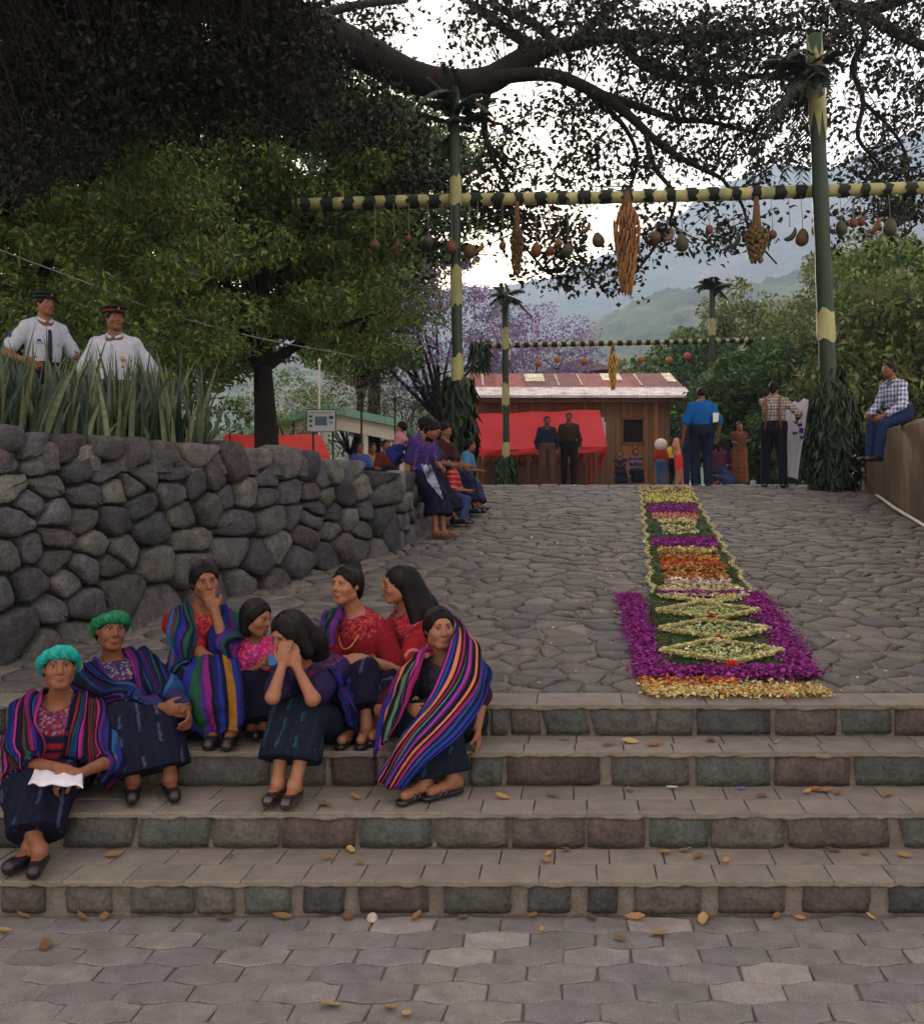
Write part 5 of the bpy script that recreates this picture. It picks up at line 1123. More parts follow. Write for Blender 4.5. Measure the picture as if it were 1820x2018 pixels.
class Person:
    def __init__(s, label, H, base, yaw, group=None, h=.0075, skin=None, build=1.0, leg=1.0):
        h = h*1.3 if h >= .009 else h; s.leg = leg; s.H = H; s.k = H/1.5; s.base = np.array(base, float); s.yaw = yaw; s.h = h; s.b = build; s.skin = skin or m_skin
        s.root = thing('person', base, label, 'person', group, rz=radians(yaw)); s.J = {}; s.hands = {}; s.R = axes(yaw); s.extra = []
        s.Rm = np.array([[cos(radians(yaw)), -sin(radians(yaw)), 0], [sin(radians(yaw)), cos(radians(yaw)), 0], [0, 0, 1]])
    def loc(s, P): return (np.asarray(P)-s.base)@s.Rm
    def part(s, name, V, Fa, mat, colf=None, smooth=True, parent=None, fcol=None):
        V = s.loc(V); Jl = {k: s.loc(v) for k, v in s.J.items() if isinstance(v, np.ndarray) and v.shape == (3,)}
        return ob(name, V, Fa, mat, parent or s.root, smooth, col=(colf(V, Jl) if colf else None), fcol=fcol)
    def pose(s, pelvis, neck, head, hyaw, hpitch=0, hroll=0, cyaw=None, wl=None, wr=None, el=None, er=None, al=None, ar=None, kl=None, kr=None, toel=None, toer=None, shl=0, shr=0):
        k = s.k; J = s.J; J['P'], J['N'], J['Hc'] = map(lambda q: np.array(q, float), (pelvis, neck, head)); s.A = axes(hyaw, hpitch, hroll)
        cy = s.yaw if cyaw is None else cyaw; C = axes(cy); l, f = C[0], C[1]; s.C = C; up = norm(J['N']-J['P']); s.up = up; s.fw = norm(f-up*(f@up)); s.lf = np.cross(s.fw, up); s.lf = s.lf if s.lf@l > 0 else -s.lf
        sw = .140*k*s.b; J['Sl'] = J['N']+s.lf*sw-up*.058*k+np.array([0, 0, shl]); J['Sr'] = J['N']-s.lf*sw-up*.058*k+np.array([0, 0, shr])
        p = axes(s.yaw); J['Hl'], J['Hr'] = J['P']+p[0]*.085*k, J['P']-p[0]*.085*k
        ua, fa, th, sh = .265*k, .235*k, .37*k*s.leg, .37*k*s.leg
        for q, w_, e in (('l', wl, el), ('r', wr, er)):
            sg = 1 if q == 'l' else -1
            if w_ is None: w_ = J['S'+q]+np.array([0, 0, -.47*k])+p[0]*sg*.05*k+p[1]*.04*k
            J['E'+q], J['W'+q] = ik(J['S'+q], w_, ua, fa, e if e is not None else (-s.fw*.6+s.lf*sg*.5-np.array([0, 0, .3])))
        for q, a, kn, toe in (('l', al, kl, toel), ('r', ar, kr, toer)):
            J['K'+q], J['A'+q] = ik(J['H'+q], a, th, sh, kn if kn is not None else (p[1]+np.array([0, 0, .5]))); t = toe if toe is not None else p[1]; J['T'+q] = J['A'+q]+norm(np.array([t[0], t[1], 0]))*.13*k-np.array([0, 0, .035*k])
        return s
    def hand(s, q, d=None, n=None, curl=(.35, .45, .3), spread=1.0): s.hands[q] = (d, n, curl, spread)
    def surf(s, c, d):
        c = np.array(c, float)
        for _ in range(40):
            q = float(s.topF.sample(c[None])[0])
            if q < .003: break
            c = c-np.array(d)*max(q*.7, .002)
        return c
    def bounds(s, extra=.14):
        P = np.array([v for v in s.J.values()]); return P.min(0)-extra, P.max(0)+extra
    def head_pt(s, x, y, z): return s.J['Hc']+(np.array([x, y, z])*s.hs)@s.A
    def body(s, bare_feet=True, hs=None):
        k = s.k; J = s.J; s.hs = hs or (.885*min(1.0, .62+.38*k)); s.fv = np.random.default_rng(int(abs(s.base[0])*997)).uniform(-1, 1, 6); lo, hi = s.bounds(); Fd = Field(lo, hi, s.h); B = np.array([s.lf, s.fw, s.up]); b = s.b
        mid = J['P']*.55+J['N']*.45; ch = J['P']*.3+J['N']*.7
        Fd.ell(J['P']+s.up*.02*k, np.array([.15*b, .105*b, .10])*k, B, .05); Fd.ell(mid, np.array([.125*b, .09*b, .14])*k, B, .05); Fd.ell(ch, np.array([.14*b, .098*b, .13])*k, B, .05)
        Fd.cap(J['Sl'], J['Sr'], .044*k, .044*k, .04); [Fd.cap(J['N']+s.up*.022*k, J['S'+q]+s.up*.006*k, .036*k, .034*k, .03) for q in 'lr']; Fd.cap(J['N']-s.up*.03*k, s.head_pt(0, -.015, -.05), .047*k*b**.5, .044*k, .025)
        for q in 'lr':
            Fd.cap(J['S'+q], J['E'+q], .043*k*b, .033*k*b, .02); Fd.cap(J['E'+q], J['W'+q], .034*k*b, .021*k, .015)
            Fd.cap(J['H'+q], J['K'+q], .078*k, .052*k, .03); Fd.cap(J['K'+q], J['A'+q], .046*k, .028*k, .02)
            Fd.ell(J['K'+q]*.68+J['A'+q]*.32-axes(s.yaw)[1]*.012*k, np.array([.041, .041, .10])*k, None, .03)
            t = J['T'+q]; a = J['A'+q]; hl = a-norm(t-a)*.02*k-np.array([0, 0, .03*k]); Fd.cap(hl, t, .030*k, .024*k, .02); Fd.cap(a, hl, .032*k, .028*k, .02)
            s.make_hand(Fd, q)
        s.head(Fd); s.bodyF = Fd; V, Q = Fd.mesh(); s.part('body', V, Q, s.skin); s.face(); return s
    def make_hand(s, Fd, q):
        J = s.J; k = s.k; w_ = J['W'+q]; fo = norm(w_-J['E'+q]); d, n, curl, spr = s.hands.get(q, (None, None, (.3, .4, .3), 1)); d = norm(d) if d is not None else fo
        n = np.array(n, float) if n is not None else -s.fw*.2-s.lf*(1 if q == 'l' else -1); n = norm(n-d*(n@d)); lat = np.cross(d, n); lt = lat if (lat@s.fw) > 0 else -lat; hk = k*.95
        if spr < 0: lt = -lt; spr = -spr
        Fd.ell(w_+d*.046*hk, np.array([.052, .036, .017])*hk, np.array([d, lat, n]), .012)
        for i in range(4):
            p = w_+d*.082*hk+lat*(i-1.5)*.0185*spr*hk; dd = d.copy(); nn = n.copy(); L = (.9, 1.0, .95, .76)[i] if (lat@lt) < 0 else (.76, .95, 1.0, .9)[i]
            for j, sl in enumerate((.038, .026, .021)):
                a = curl[j]*(1+.12*(i-1.5)); dd, nn = dd*cos(a)+nn*sin(a), nn*cos(a)-dd*sin(a); p2 = p+dd*sl*L*hk; Fd.cap(p, p2, (.0092-.0008*j)*hk, (.0084-.0008*j)*hk, .003); p = p2
        p = w_+d*.028*hk+lt*.028*hk; dd = norm(d*.75+lt*.6+n*.35); p2 = p+dd*.036*hk; Fd.cap(p, p2, .0125*hk, .0098*hk, .008); Fd.cap(p2, p2+norm(dd+n*.5-lt*.3)*.03*hk, .0098*hk, .008*hk, .003)
    def head(s, Fd):
        z = s.hs; A = s.A; P = s.head_pt
        Fd.ell(P(0, -.012, .024), np.array([.072, .088, .080])*z, A, .01); Fd.ell(P(0, .028, -.032), np.array([.059*(1+.07*s.fv[0]), .060, .076*(1+.05*s.fv[1])])*z, A, .03); Fd.cap(P(-.012, .066+.004*s.fv[2], -.090-.005*s.fv[1]), P(.012, .066+.004*s.fv[2], -.090-.005*s.fv[1]), .020*z, .020*z, .02)
        for g in (-1, 1):
            Fd.ell(P(g*.038, .052, -.028), np.array([.026, .030+.005*s.fv[3], .026])*z, A, .02); Fd.cap(P(g*.048, .0, -.062), P(g*.02, .06, -.086), .022*z, .018*z, .02)
            Fd.ell(P(g*.073, -.006, -.006), np.array([.009, .020, .030])*z, A, .006)
        Fd.cap(P(-.032, .076, .026), P(.032, .076, .026), .012*z, .012*z, .014)
        for g in (-1, 1): Fd.ell(P(g*.031, .099, .006), np.array([.019, .016, .012])*z, A, .010, '-')
        Fd.cap(P(0, .086, .018), P(0, .103+.005*s.fv[4], -.024-.004*s.fv[5]), .0085*z, .0125*(1+.12*s.fv[5])*z, .010); Fd.cap(P(-.012, .091, -.030), P(.012, .091, -.030), .0095*z, .0095*z, .006)
        Fd.ell(P(0, .086, -.060), np.array([.024, .012, .013])*z, A, .008)
    def face(s):
        z = s.hs; A = s.A
        if s.h > .0138: return
        def dot(name, c, r, mat, par=None):
            n, k = 10, 6; V = []
            for i in range(k+1):
                for j in range(n): V.append(s.head_pt(*(np.array(c)+np.array([r[0]*sin(pi*i/k)*cos(2*pi*j/n), r[1]*sin(pi*i/k)*sin(2*pi*j/n), r[2]*cos(pi*i/k)]))))
            return s.part(name, V, [(i*n+j, (i+1)*n+j, (i+1)*n+(j+1) % n, i*n+(j+1) % n) for i in range(k) for j in range(n)], mat, parent=par)
        for g in (-1, 1):
            e = dot('eye', (g*.031, .0790, .0055), (.0135, .0085, .0056), m_eye); dot('iris', (g*.031, .0835, .0055), (.0064, .0050, .0057), m_iris, e)
            V = []; n = 8
            for i in range(n):
                t = i/(n-1); x = g*(.013+.036*t); V += [s.head_pt(x, .0905-.020*t*t, .0225+.006*sin(pi*t*.8)+.0026), s.head_pt(x, .0905-.020*t*t, .0225+.006*sin(pi*t*.8)-.0028*(1-.6*t))]
            s.part('eyebrow', V, [(2*i, 2*i+2, 2*i+3, 2*i+1) for i in range(n-1)], m_hair)
            V = []
            for i in range(n):
                t = i/(n-1); x = g*(.016+.030*t); V += [s.head_pt(x, .0885-.010*t*t, .0118+.0022*sin(pi*t)), s.head_pt(x, .0890-.010*t*t, .0095+.0022*sin(pi*t))]
            s.part('eyelash', V, [(2*i, 2*i+2, 2*i+3, 2*i+1) for i in range(n-1)], m_hair)
        dot('lips', (0, .0905, -.0560), (.020, .0085, .0040), m_lip); dot('lips', (0, .0905, -.0645), (.018, .0088, .0050), m_lip)
    def hair(s, style='short', strands=(), part='hair', grow=.010):
        z = s.hs; A = s.A; lo = s.J['Hc']-.2; hi = s.J['Hc']+.2
        for a, b, *_ in strands: lo = np.minimum(lo, np.minimum(a, b)-.1); hi = np.maximum(hi, np.maximum(a, b)+.1)
        Fd = Field(lo, hi, max(s.h, .0072)); P = s.head_pt; g = grow
        Fd.ell(P(0, -.014, .026), np.array([.074+g, .090+g, .081+g])*z, A, .01)
        if style != 'cap': Fd.ell(P(0, -.045, -.02), np.array([.072+g*.6, .056+g, .085])*z, A, .03)
        Fd.ell(P(0, .078, -.040), np.array([.066, .085, .098])*z, A, .012, '-'); Fd.ell(P(0, .02, -.075), np.array([.09, .075, .06])*z, A, .02, '-')
        if style in ('man', 'cap'): Fd.ell(P(0, -.06, -.12), np.array([.10, .09, .08])*z, A, .02, '-')
        if style == 'short': Fd.cap(P(0, .075, .082), P(0, -.03, .122), .004*z, .004*z, .010, '-')
        for a, b, ra, rb in strands: Fd.cap(a, b, ra, rb, .03)
        Fd.folds(.0026, 95, 1.0, (1, 1, .3)); V, Q = Fd.mesh(); o = s.part(part, V, Q, m_hair)
        if s.h < .008:       # combed strands over the crown
            mb_ = MB(); r_ = random.Random(int(s.base[0]*1000)); R_ = np.array([.074+g, .090+g, .081+g])*1.012
            for i in range(190):
                sg = 1 if i % 2 else -1; ph = r_.uniform(-.95, .62); dr = r_.uniform(.25, .8); th1 = r_.uniform(1.3, 1.9); P_ = []
                for t in np.linspace(.03, 1, 7):
                    th = th1*t; f_ = ph-dr*t*t; q = np.array([sg*sin(th)*cos(f_), sin(f_), cos(th)*cos(f_)]); P_.append(P(*(np.array([0, -.014, .026])+q*R_*(1+.012*sin(i*7+t*5)))))
                mb_.tube(P_, .0013*z, 3, cap=False)
            s.part('hair_strands', np.array(mb_.V), mb_.F, m_strand, smooth=True)['kind'] = 'stuff'
        return o
    def turban(s, mat, tilt=.35, r=.030, R=(.082, .094), name='head_wrap', lift=.045):
        V = []; n, m = 220, 28
        for i in range(n):
            th = 2*pi*i/n; front = cos(th)
            for j in range(m):
                ph = 2*pi*j/m; tw = 1+.10*sin(3*th+1)+.07*sin(8*th+2*ph)+.10*abs(sin(11*th+3*ph+.6*sin(4*th)))+.07*sin(27*th+8*ph); rr = r*tw*(1.1-.12*front)
                x = (R[0]+rr*cos(ph)*.8)*sin(th); y = (R[1]+rr*cos(ph)*.8)*cos(th)-.012; zz = lift+rr*sin(ph)*1.15+tilt*.1*(front)-.02*(1-front)
                V.append(s.head_pt(x, y, zz))
        return s.part(name, V, [(i*m+j, ((i+1) % n)*m+j, ((i+1) % n)*m+(j+1) % m, i*m+(j+1) % m) for i in range(n) for j in range(m)], mat)
    def top(s, colf, sleeve=.75, name='blouse', loose=.014, hem=.0, neck=.060, fold=.004, sl_r=.022, man=False):
        k = s.k; J = s.J; lo, hi = s.bounds(.2); h = max(s.h*1.15, .0092); Fd = Field(lo, hi, h); B = np.array([s.lf, s.fw, s.up]); e = loose; b = s.b
        mid = J['P']*.55+J['N']*.45; ch = J['P']*.3+J['N']*.7
        Fd.ell(J['P']+s.up*(.04-hem)*k, np.array([.152*b, .112*b, .10])*k+e, B, .06); w1 = .140 if man else .132; Fd.ell(mid, np.array([w1*b, .10*b, .14])*k+e, B, .06); Fd.ell(ch+s.fw*.012*k*(not man), np.array([.142*b, .104*b, .13])*k+e, B, .05); Fd.cap(J['Sl'], J['Sr'], .044*k+e*.6, .044*k+e*.6, .04); [Fd.cap(J['N']+s.up*.018*k, J['S'+q]+s.up*.006*k, .034*k+e*.5, .036*k+e*.5, .03) for q in 'lr']
        for q in 'lr':
            S_, E_, W_ = J['S'+q], J['E'+q], J['W'+q]
            if sleeve <= 1: t = S_+(E_-S_)*sleeve; Fd.cap(S_, t, .044*k*b+sl_r*.4, .042*k*b+sl_r, .025); cutn = norm(E_-S_); 
            else: Fd.cap(S_, E_, .044*k*b+sl_r*.4, .038*k*b+sl_r*.6, .025); Fd.cap(E_, E_+(W_-E_)*(sleeve-1), .038*k*b+sl_r*.6, .030*k+sl_r*.4, .02)
        Fd.cap(J['N']-s.up*.01+s.fw*.028*k, s.J['Hc'], neck*k, neck*k, .012, '-')
        if fold: Fd.folds(fold, 34, s.base[0]*7, (1, 1, .6)); Fd.folds(fold*.6, 71, s.base[0]*3, (1, 1, .9))
        s.topF = Fd; V, Q = Fd.mesh(); o = s.part(name, V, Q, m_cloth, colf)
        if man:
            P_ = [J['N']+s.lf*.054*k*sin(a)+s.fw*(.052*k*cos(a)+.014*k)+s.up*(.020-.034*max(0, cos(a)))*k for a in np.linspace(.25, 2*pi-.25, 22)]; V, Fa = tube(P_, .013*k, 6); s.part('collar', V, Fa, m_cloth, colf)
        return o
    def skirt(s, colf, hem=.72, flare=.02, name='skirt', fold=.005, wide=0.0, drop=0.0, floor=None):
        k = s.k; J = s.J; lo, hi = s.bounds(.22); h = max(s.h*1.15, .0092); Fd = Field(lo, hi, h); B = np.array([s.lf, s.fw, s.up]); b = s.b
        Fd.ell(J['P']+s.up*.035*k, np.array([.160*b, .122*b, .12])*k, B, .05); M_ = {}
        for q in 'lr':
            K_ = J['K'+q]; t = K_+(J['A'+q]-K_)*hem; M_[q] = t
            Fd.cap(J['H'+q], K_, .088*k*b, .060*k+wide, .05); Fd.cap(K_, t, .060*k+wide, .060*k+flare+wide, .04)
        for f in np.linspace(.15, .85, 5):
            a = J['Hl']*(1-f)+J['Hr']*f; b_ = J['Kl']*(1-f)+J['Kr']*f; c = M_['l']*(1-f)+M_['r']*f; Fd.cap(a, b_, .080*k, .052*k+wide, .05); Fd.cap(b_, c, .052*k+wide, .056*k+flare+wide, .04)
        if fold: Fd.folds(fold, 30, s.base[1]*9, (1, 1, .25)); Fd.folds(fold*.6, 62, s.base[1]*5, (1, 1, .3))
        c = (M_['l']+M_['r'])/2; nrm = norm((J['Al']+J['Ar'])/2-(J['Kl']+J['Kr'])/2); low = c+nrm*(.0+drop)
        Fd.plane_cut(c+nrm*.012, nrm+.0)
        if floor is not None: Fd.plane_cut(np.array([0, 0, floor]), np.array([0, 0, -1]))
        s.skF = Fd; V, Q = Fd.mesh(); return s.part(name, V, Q, m_cloth, colf)
    def trousers(s, colf, name='trousers', fold=.004):
        k = s.k; J = s.J; lo, hi = s.bounds(.2); Fd = Field(lo, hi, max(s.h*1.2, .0092)); B = np.array([s.lf, s.fw, s.up]); b = s.b
        Fd.ell(J['P']+s.up*.02*k, np.array([.172*b, .130*b, .11])*k+.006, B, .04); Fd.ell(J['P']+s.up*.09*k, np.array([.170*b, .138*b, .08])*k+.008, B, .05); Fd.plane_cut(J['P']+s.up*.125*k, s.up)
        for q in 'lr': Fd.cap(J['H'+q], J['K'+q], .092*k*b, .066*k*b, .03); Fd.cap(J['K'+q], J['A'+q]+(J['K'+q]-J['A'+q])*.03, .066*k*b, .058*k*b, .02)
        Fd.folds(fold, 30, s.base[0]*5, (1, 1, .8)); s.skF = Fd; V, Q = Fd.mesh(); return s.part(name, V, Q, m_cloth, colf)
    def shoes(s, mat, kind='flat', which='lr'):
        k = s.k
        for q in which:
            a, t = s.J['A'+q], s.J['T'+q]; d = norm(np.array([t[0]-a[0], t[1]-a[1], 0])); h = max(s.h*.9, .0068); Fd = Field(np.minimum(a, t)-.1, np.maximum(a, t)+.1, h); fl = min(a[2], t[2])-.0*k
            heel = np.array([*(a-d*.025*k)[:2], t[2]-.005]); toe = np.array([*(t+d*.012*k)[:2], t[2]-.004])
            if kind == 'sandal':
                Fd.cap(heel-(0, 0, .024*k), toe-(0, 0, .022*k)+d*.01, .030*k, .032*k, .01); Fd.plane_cut(np.array([0, 0, t[2]-.014*k]), (0, 0, 1)); m_ = a*.4+t*.6; sd = np.cross(d, (0, 0, 1))
                for f in (.52, .72):
                    c = heel*(1-f)+toe*f+np.array([0, 0, .012*k])
                    for g in (-1, 1): Fd.cap(c+sd*g*.030*k-(0, 0, .02*k), c+(0, 0, .018*k), .008*k, .008*k, .004)
            else:
                Fd.cap(heel, toe, .037*k, .031*k, .01)
                if kind == 'flat': Fd.ell(a+d*.03*k+np.array([0, 0, .028*k]), np.array([.05, .05, .034])*k, None, .008, '-')
                else: Fd.cap(a, heel, .04*k, .04*k, .01)
            Fd.plane_cut(np.array([0, 0, t[2]-.034*k]), (0, 0, -1)); V, Q = Fd.mesh(); s.part('shoe' if kind != 'sandal' else 'sandal', V, Q, mat)
    def cloth_sheet(s, guides, stripes, name='shawl', rows=36, off=.012, fold=.008, sub=2, seed=0.0, nf=9, push=True, fringe=0):
        """guides: curves across the width of the cloth (each a list of 3-D points along it); stripes: colours from first guide to last"""
        G = np.array([smooth_path(g, max(2, rows//(len(g)-1))) for g in guides]); ng, m = G.shape[:2]; nc = len(stripes)*sub; T = np.linspace(0, ng-1, nc+1)
        Gs = np.array([smooth_path(G[:, j], 12) for j in range(m)]).transpose(1, 0, 2); W = np.array([[np.interp(t*12, np.arange(len(Gs)), Gs[:, j, c]) for c in range(3)] for t in T for j in range(m)]).reshape(nc+1, m, 3)
        P = W.reshape(-1, 3)
        if push:
            for it in range(6):
                for Fd in [getattr(s, q) for q in ('bodyF', 'topF', 'skF') if hasattr(s, q)]:
                    d = Fd.sample(P); e = Fd.h; grad = np.stack([Fd.sample(P+np.eye(3)[i]*e)-Fd.sample(P-np.eye(3)[i]*e) for i in range(3)], 1); grad /= (np.linalg.norm(grad, axis=1, keepdims=True)+1e-9)
                    P = P+grad*np.clip(off-d, 0, .03)[:, None]
                if it < 4: # relax
                    W = P.reshape(nc+1, m, 3); W2 = W.copy(); W2[1:-1] = .5*W[1:-1]+.25*(W[2:]+W[:-2]); W2[:, 1:-1] = .5*W2[:, 1:-1]+.25*(W2[:, 2:]+W2[:, :-2]); P = W2.reshape(-1, 3)
        W = P.reshape(nc+1, m, 3); du = np.gradient(W, axis=0); dv = np.gradient(W, axis=1); Nn = np.cross(du, dv); Nn /= (np.linalg.norm(Nn, axis=2, keepdims=True)+1e-9)
        ctr = s.J['P']*.5+s.J['N']*.5
        if ((W-ctr)*Nn).sum() < 0: Nn = -Nn
        cc, jj = np.meshgrid(np.linspace(0, 1, nc+1), np.linspace(0, 1, m), indexing='ij')
        W = W+Nn*(fold*(np.sin(cc*nf*2+jj*3+seed)+.6*np.sin(cc*nf*4.3-jj*5+seed*2)+.5*np.sin(jj*16+cc*6+seed)+.35*np.sin(cc*nf*9+jj*11+seed)+.3*np.sin(jj*34-cc*9)))[..., None]+Nn*.004
        I = np.arange((nc+1)*m).reshape(nc+1, m); Fa = np.stack([I[:-1, :-1], I[1:, :-1], I[1:, 1:], I[:-1, 1:]], -1).reshape(-1, 4)
        fc = .8*np.repeat(np.array([stripes[min(i//sub, len(stripes)-1)] for i in range(nc)]), m-1, axis=0)
        o = s.part(name, W.reshape(-1, 3), Fa, m_cloth, fcol=fc); md = o.modifiers.new('thick', 'SOLIDIFY'); md.thickness = .004; md.offset = 1; return o
    def cape_guides(s, q, inner_end, outer_end, wide=1.0, low=.0):
        """shawl half that hangs from the nape over shoulder q"""
        k = s.k; J = s.J; sg = 1 if q == 'l' else -1; l, f, u = s.lf*sg, s.fw, s.up; N = J['N']; S_, E_ = J['S'+q], J['E'+q]; ch = J['P']*.35+J['N']*.65; wst = J['P']*.75+J['N']*.25
        inner = [N-f*.09*k+u*.02*k, N+l*.055*k+u*.015*k-f*.01*k, ch+f*.13*k+l*.05*k, wst+f*.15*k+l*.06*k, np.array(inner_end)]
        midg = [N-f*.13*k-u*.14*k+l*.03*k, S_+u*.055*k-f*.03*k, (S_+E_)/2+f*.075*k+l*.0*k, E_+f*.06*k-l*.04*k, (np.array(inner_end)+np.array(outer_end))/2+f*.02*k]
        outer = [J['P']*.4+N*.6-f*.15*k+l*.05*k, S_-f*.085*k+l*.05*k-u*.06*k, (S_+E_)/2+l*.085*k*wide-f*.03*k-u*.05*k, E_+l*.075*k*wide-f*.02*k-np.array([0, 0, .03*k]), np.array(outer_end)]
        return [inner, midg, outer]
def sit_z(seat, k=1.0): return seat+.095*k
# ---------------------------------------------------------------- the women on the steps
PINK, BLUE, CYAN, GREEN, RED, PURP, NAVY, ORNG, TEAL, WINE, MAG = [np.array(rgb(*c)) for c in ((166, 48, 120), (36, 46, 134), (50, 96, 150), (34, 82, 62), (124, 36, 42), (72, 42, 116), (24, 26, 52), (206, 126, 82), (26, 74, 84), (92, 28, 40), (124, 36, 112))]
BLK = np.array(rgb(22, 22, 34)); IND = np.array(rgb(30, 33, 92))
sk_navy = c_skirt(rgb(20, 22, 40), rgb(92, 106, 146)); sk_teal = c_skirt(rgb(20, 27, 40), rgb(50, 100, 120))
YK = [np.array(rgb(*c)) for c in ((28, 28, 60), (42, 46, 92), (60, 78, 132), (140, 136, 150), (28, 28, 50), (92, 34, 60), (120, 44, 48))]
RY = [np.array(rgb(*c)) for c in ((120, 26, 36), (170, 50, 60), (90, 20, 34), (180, 90, 60), (140, 40, 90))]
def turb(name, c): return M(name, c, var=.5, scale=30, stretch=(1, 1, .4), rough=.55, bump=.006, bscale=70, fine=.3)
G_ = 'women seated on the steps'
def X(u, Y): return (u-910)/1951*Y
def sandal_strap(): pass
# 1: turquoise head wrap, far left
w = Person('woman with a turquoise head wrap seated lowest at the far left', 1.47, (X(112, 4.55), 4.55, Z2), 10, G_, leg=0.8, build=1.0)
w.pose(pt(112, 1490, 4.56)*[1, 1, 0]+[0, 0, sit_z(Z2)], pt(118, 1383, 4.52), pt(117, 1313, 4.45), 24, 6, 0, wl=pt(158, 1524, 4.20), wr=pt(112, 1512, 4.20), el=(.6, .3, -.5), er=(-.8, .3, -.4),
       al=pt(60, 1668, 4.13), ar=pt(78, 1662, 4.08), kl=(.35, -1, .6), kr=(-.45, -1, .6), toel=(-.2, -1, 0), toer=(.25, -1, 0))
w.J['Al'][2] = Z1+.085; w.J['Ar'][2] = Z1+.085; w.J['Tl'][2] = Z1+.045; w.J['Tr'][2] = Z1+.045
w.hand('l', (-.75, -.25, -.25), (-.2, .3, -1), (.5, .6, .4)); w.hand('r', (.8, -.25, -.2), (.1, .4, -1), (.4, .5, .4)); w.body()
w.hair('short', grow=.006); w.turban(turb('turquoise_wrap', rgb(24, 150, 140)), r=.028, lift=.040); w.top(c_huipil(rgb(150, 34, 40), YK), .7, 'huipil'); w.skirt(sk_navy, .76, .03, wide=.010); w.shoes(m_shoe)
def weave(st, d):
    return [q for i, c in enumerate(st) for q in ((c, d) if i % 2 else (c, c*.55))]
st1 = [PINK, NAVY, BLUE, CYAN, BLUE, PURP, PINK, WINE, GREEN, RED, NAVY, PINK, BLUE, TEAL, RED, NAVY, GREEN, WINE, PINK, MAG]
w.cloth_sheet(w.cape_guides('r', pt(75, 1480, 4.22), pt(10, 1570, 4.42), 1.25), weave(st1, BLK), 'shawl', seed=1, sub=1); w.cloth_sheet(w.cape_guides('l', pt(165, 1490, 4.25), pt(215, 1560, 4.5), 1.15), weave(st1[::-1][4:]+[BLUE, PINK], BLK), 'shawl', seed=3, sub=1)
cl = thing('white_cloth', pt(105, 1540, 4.13), 'folded white cloth on the lap of the woman with the turquoise wrap', 'cloth'); V, Fa = sheet(pt(55, 1552, 4.10), pt(165, 1556, 4.06), pt(70, 1520, 4.26), pt(160, 1524, 4.24), 14, 8, -.015, .006); o = ob('fold', V-np.array(cl.location)+(0, 0, .015), Fa, M('white_cotton', rgb(206, 206, 214), var=.1, scale=14), cl, smooth=True); o.modifiers.new('t', 'SOLIDIFY').thickness = .006
# 2: green head wrap
w = Person('woman with a green head wrap looking right, hands clasped on her knees', 1.47, (X(262, 4.86), 4.86, Z3), 32, G_, leg=0.82, build=1.02, skin=m_skind)
w.pose(pt(262, 1400, 4.86)*[1, 1, 0]+[0, 0, sit_z(Z3)], pt(222, 1308, 4.90), pt(219, 1240, 4.84), 34, 2, -4, wl=pt(368, 1400, 4.62), wr=pt(348, 1402, 4.56), el=(.3, .5, -.6), er=(-.4, -.2, -.9),
       al=pt(335, 1540, 4.52), ar=pt(262, 1545, 4.50), kl=(.6, -.8, .7), kr=(.2, -.9, .7), toel=(.45, -1, 0), toer=(.3, -1, 0))
w.J['Al'][2] = Z2+.085; w.J['Ar'][2] = Z2+.085; w.J['Tl'][2] = Z2+.045; w.J['Tr'][2] = Z2+.045
w.hand('l', (.3, -.6, -.3), (-.6, -.3, -.2), (.6, .7, .4)); w.hand('r', (.7, -.2, -.1), (.3, .9, 0), (.6, .6, .4)); w.body()
w.hair('short', grow=.006); w.turban(turb('green_wrap', rgb(22, 104, 66)), r=.029, lift=.042, tilt=.3); w.top(c_huipil(rgb(44, 42, 84), YK), 1.8, 'huipil'); w.skirt(sk_navy, .84, .03, wide=.008); w.shoes(m_shoe)
st2 = [PURP, TEAL, NAVY, BLUE, CYAN, BLUE, NAVY, GREEN, IND, WINE, BLUE, TEAL, NAVY, PURP, MAG, GREEN, IND, RED, BLUE, TEAL]
w.cloth_sheet(w.cape_guides('r', pt(300, 1395, 4.60), pt(180, 1450, 4.70), 1.2), weave(st2, NAVY), seed=2, sub=1); w.cloth_sheet(w.cape_guides('l', pt(300, 1390, 4.64), pt(350, 1420, 4.86), 1.0), weave(st2[::-1][5:], NAVY), seed=5, sub=1)
# 3: fist at her mouth
w = Person('woman in a striped shawl resting her cheek on her fist, arm on her knee', 1.5, (X(392, 5.24), 5.24, Z4), 28, G_, leg=0.86)
w.pose(pt(392, 1300, 5.24)*[1, 1, 0]+[0, 0, sit_z(Z4)], pt(396, 1208, 5.24), pt(404, 1143, 5.17), 26, -6, 8, wl=pt(424, 1205, 5.06), wr=pt(455, 1325, 4.86), el=(.5, -.5, -.8), er=(-.8, .2, -.4),
       al=pt(455, 1448, 4.74), ar=pt(425, 1450, 4.76), kl=(.5, -.8, .7), kr=(.2, -.9, .7), toel=(.1, -1, 0), toer=(.0, -1, 0))
w.J['El'] = pt(442, 1272, 4.98); w.J['Al'][2] = Z3+.085; w.J['Ar'][2] = Z3+.085; w.J['Tl'][2] = Z3+.045; w.J['Tr'][2] = Z3+.045
w.hand('l', (-.45, .1, 1), (-.2, 1, .2), (1.0, 1.2, .8)); w.hand('r', (.35, -.35, -1), (-.3, .6, -.3), (.25, .35, .3)); w.body()
w.hair('short', [(w.head_pt(0, -.06, -.02), w.head_pt(0, -.07, -.14), .05, .035)]); w.top(c_huipil(rgb(140, 32, 40), RY), .8, 'huipil'); w.skirt(sk_navy, .8, .03, wide=.010); w.shoes(m_shoe)
st3 = [TEAL, GREEN, NAVY, BLUE, IND, PURP, TEAL, GREEN, NAVY, BLUE, MAG, IND]
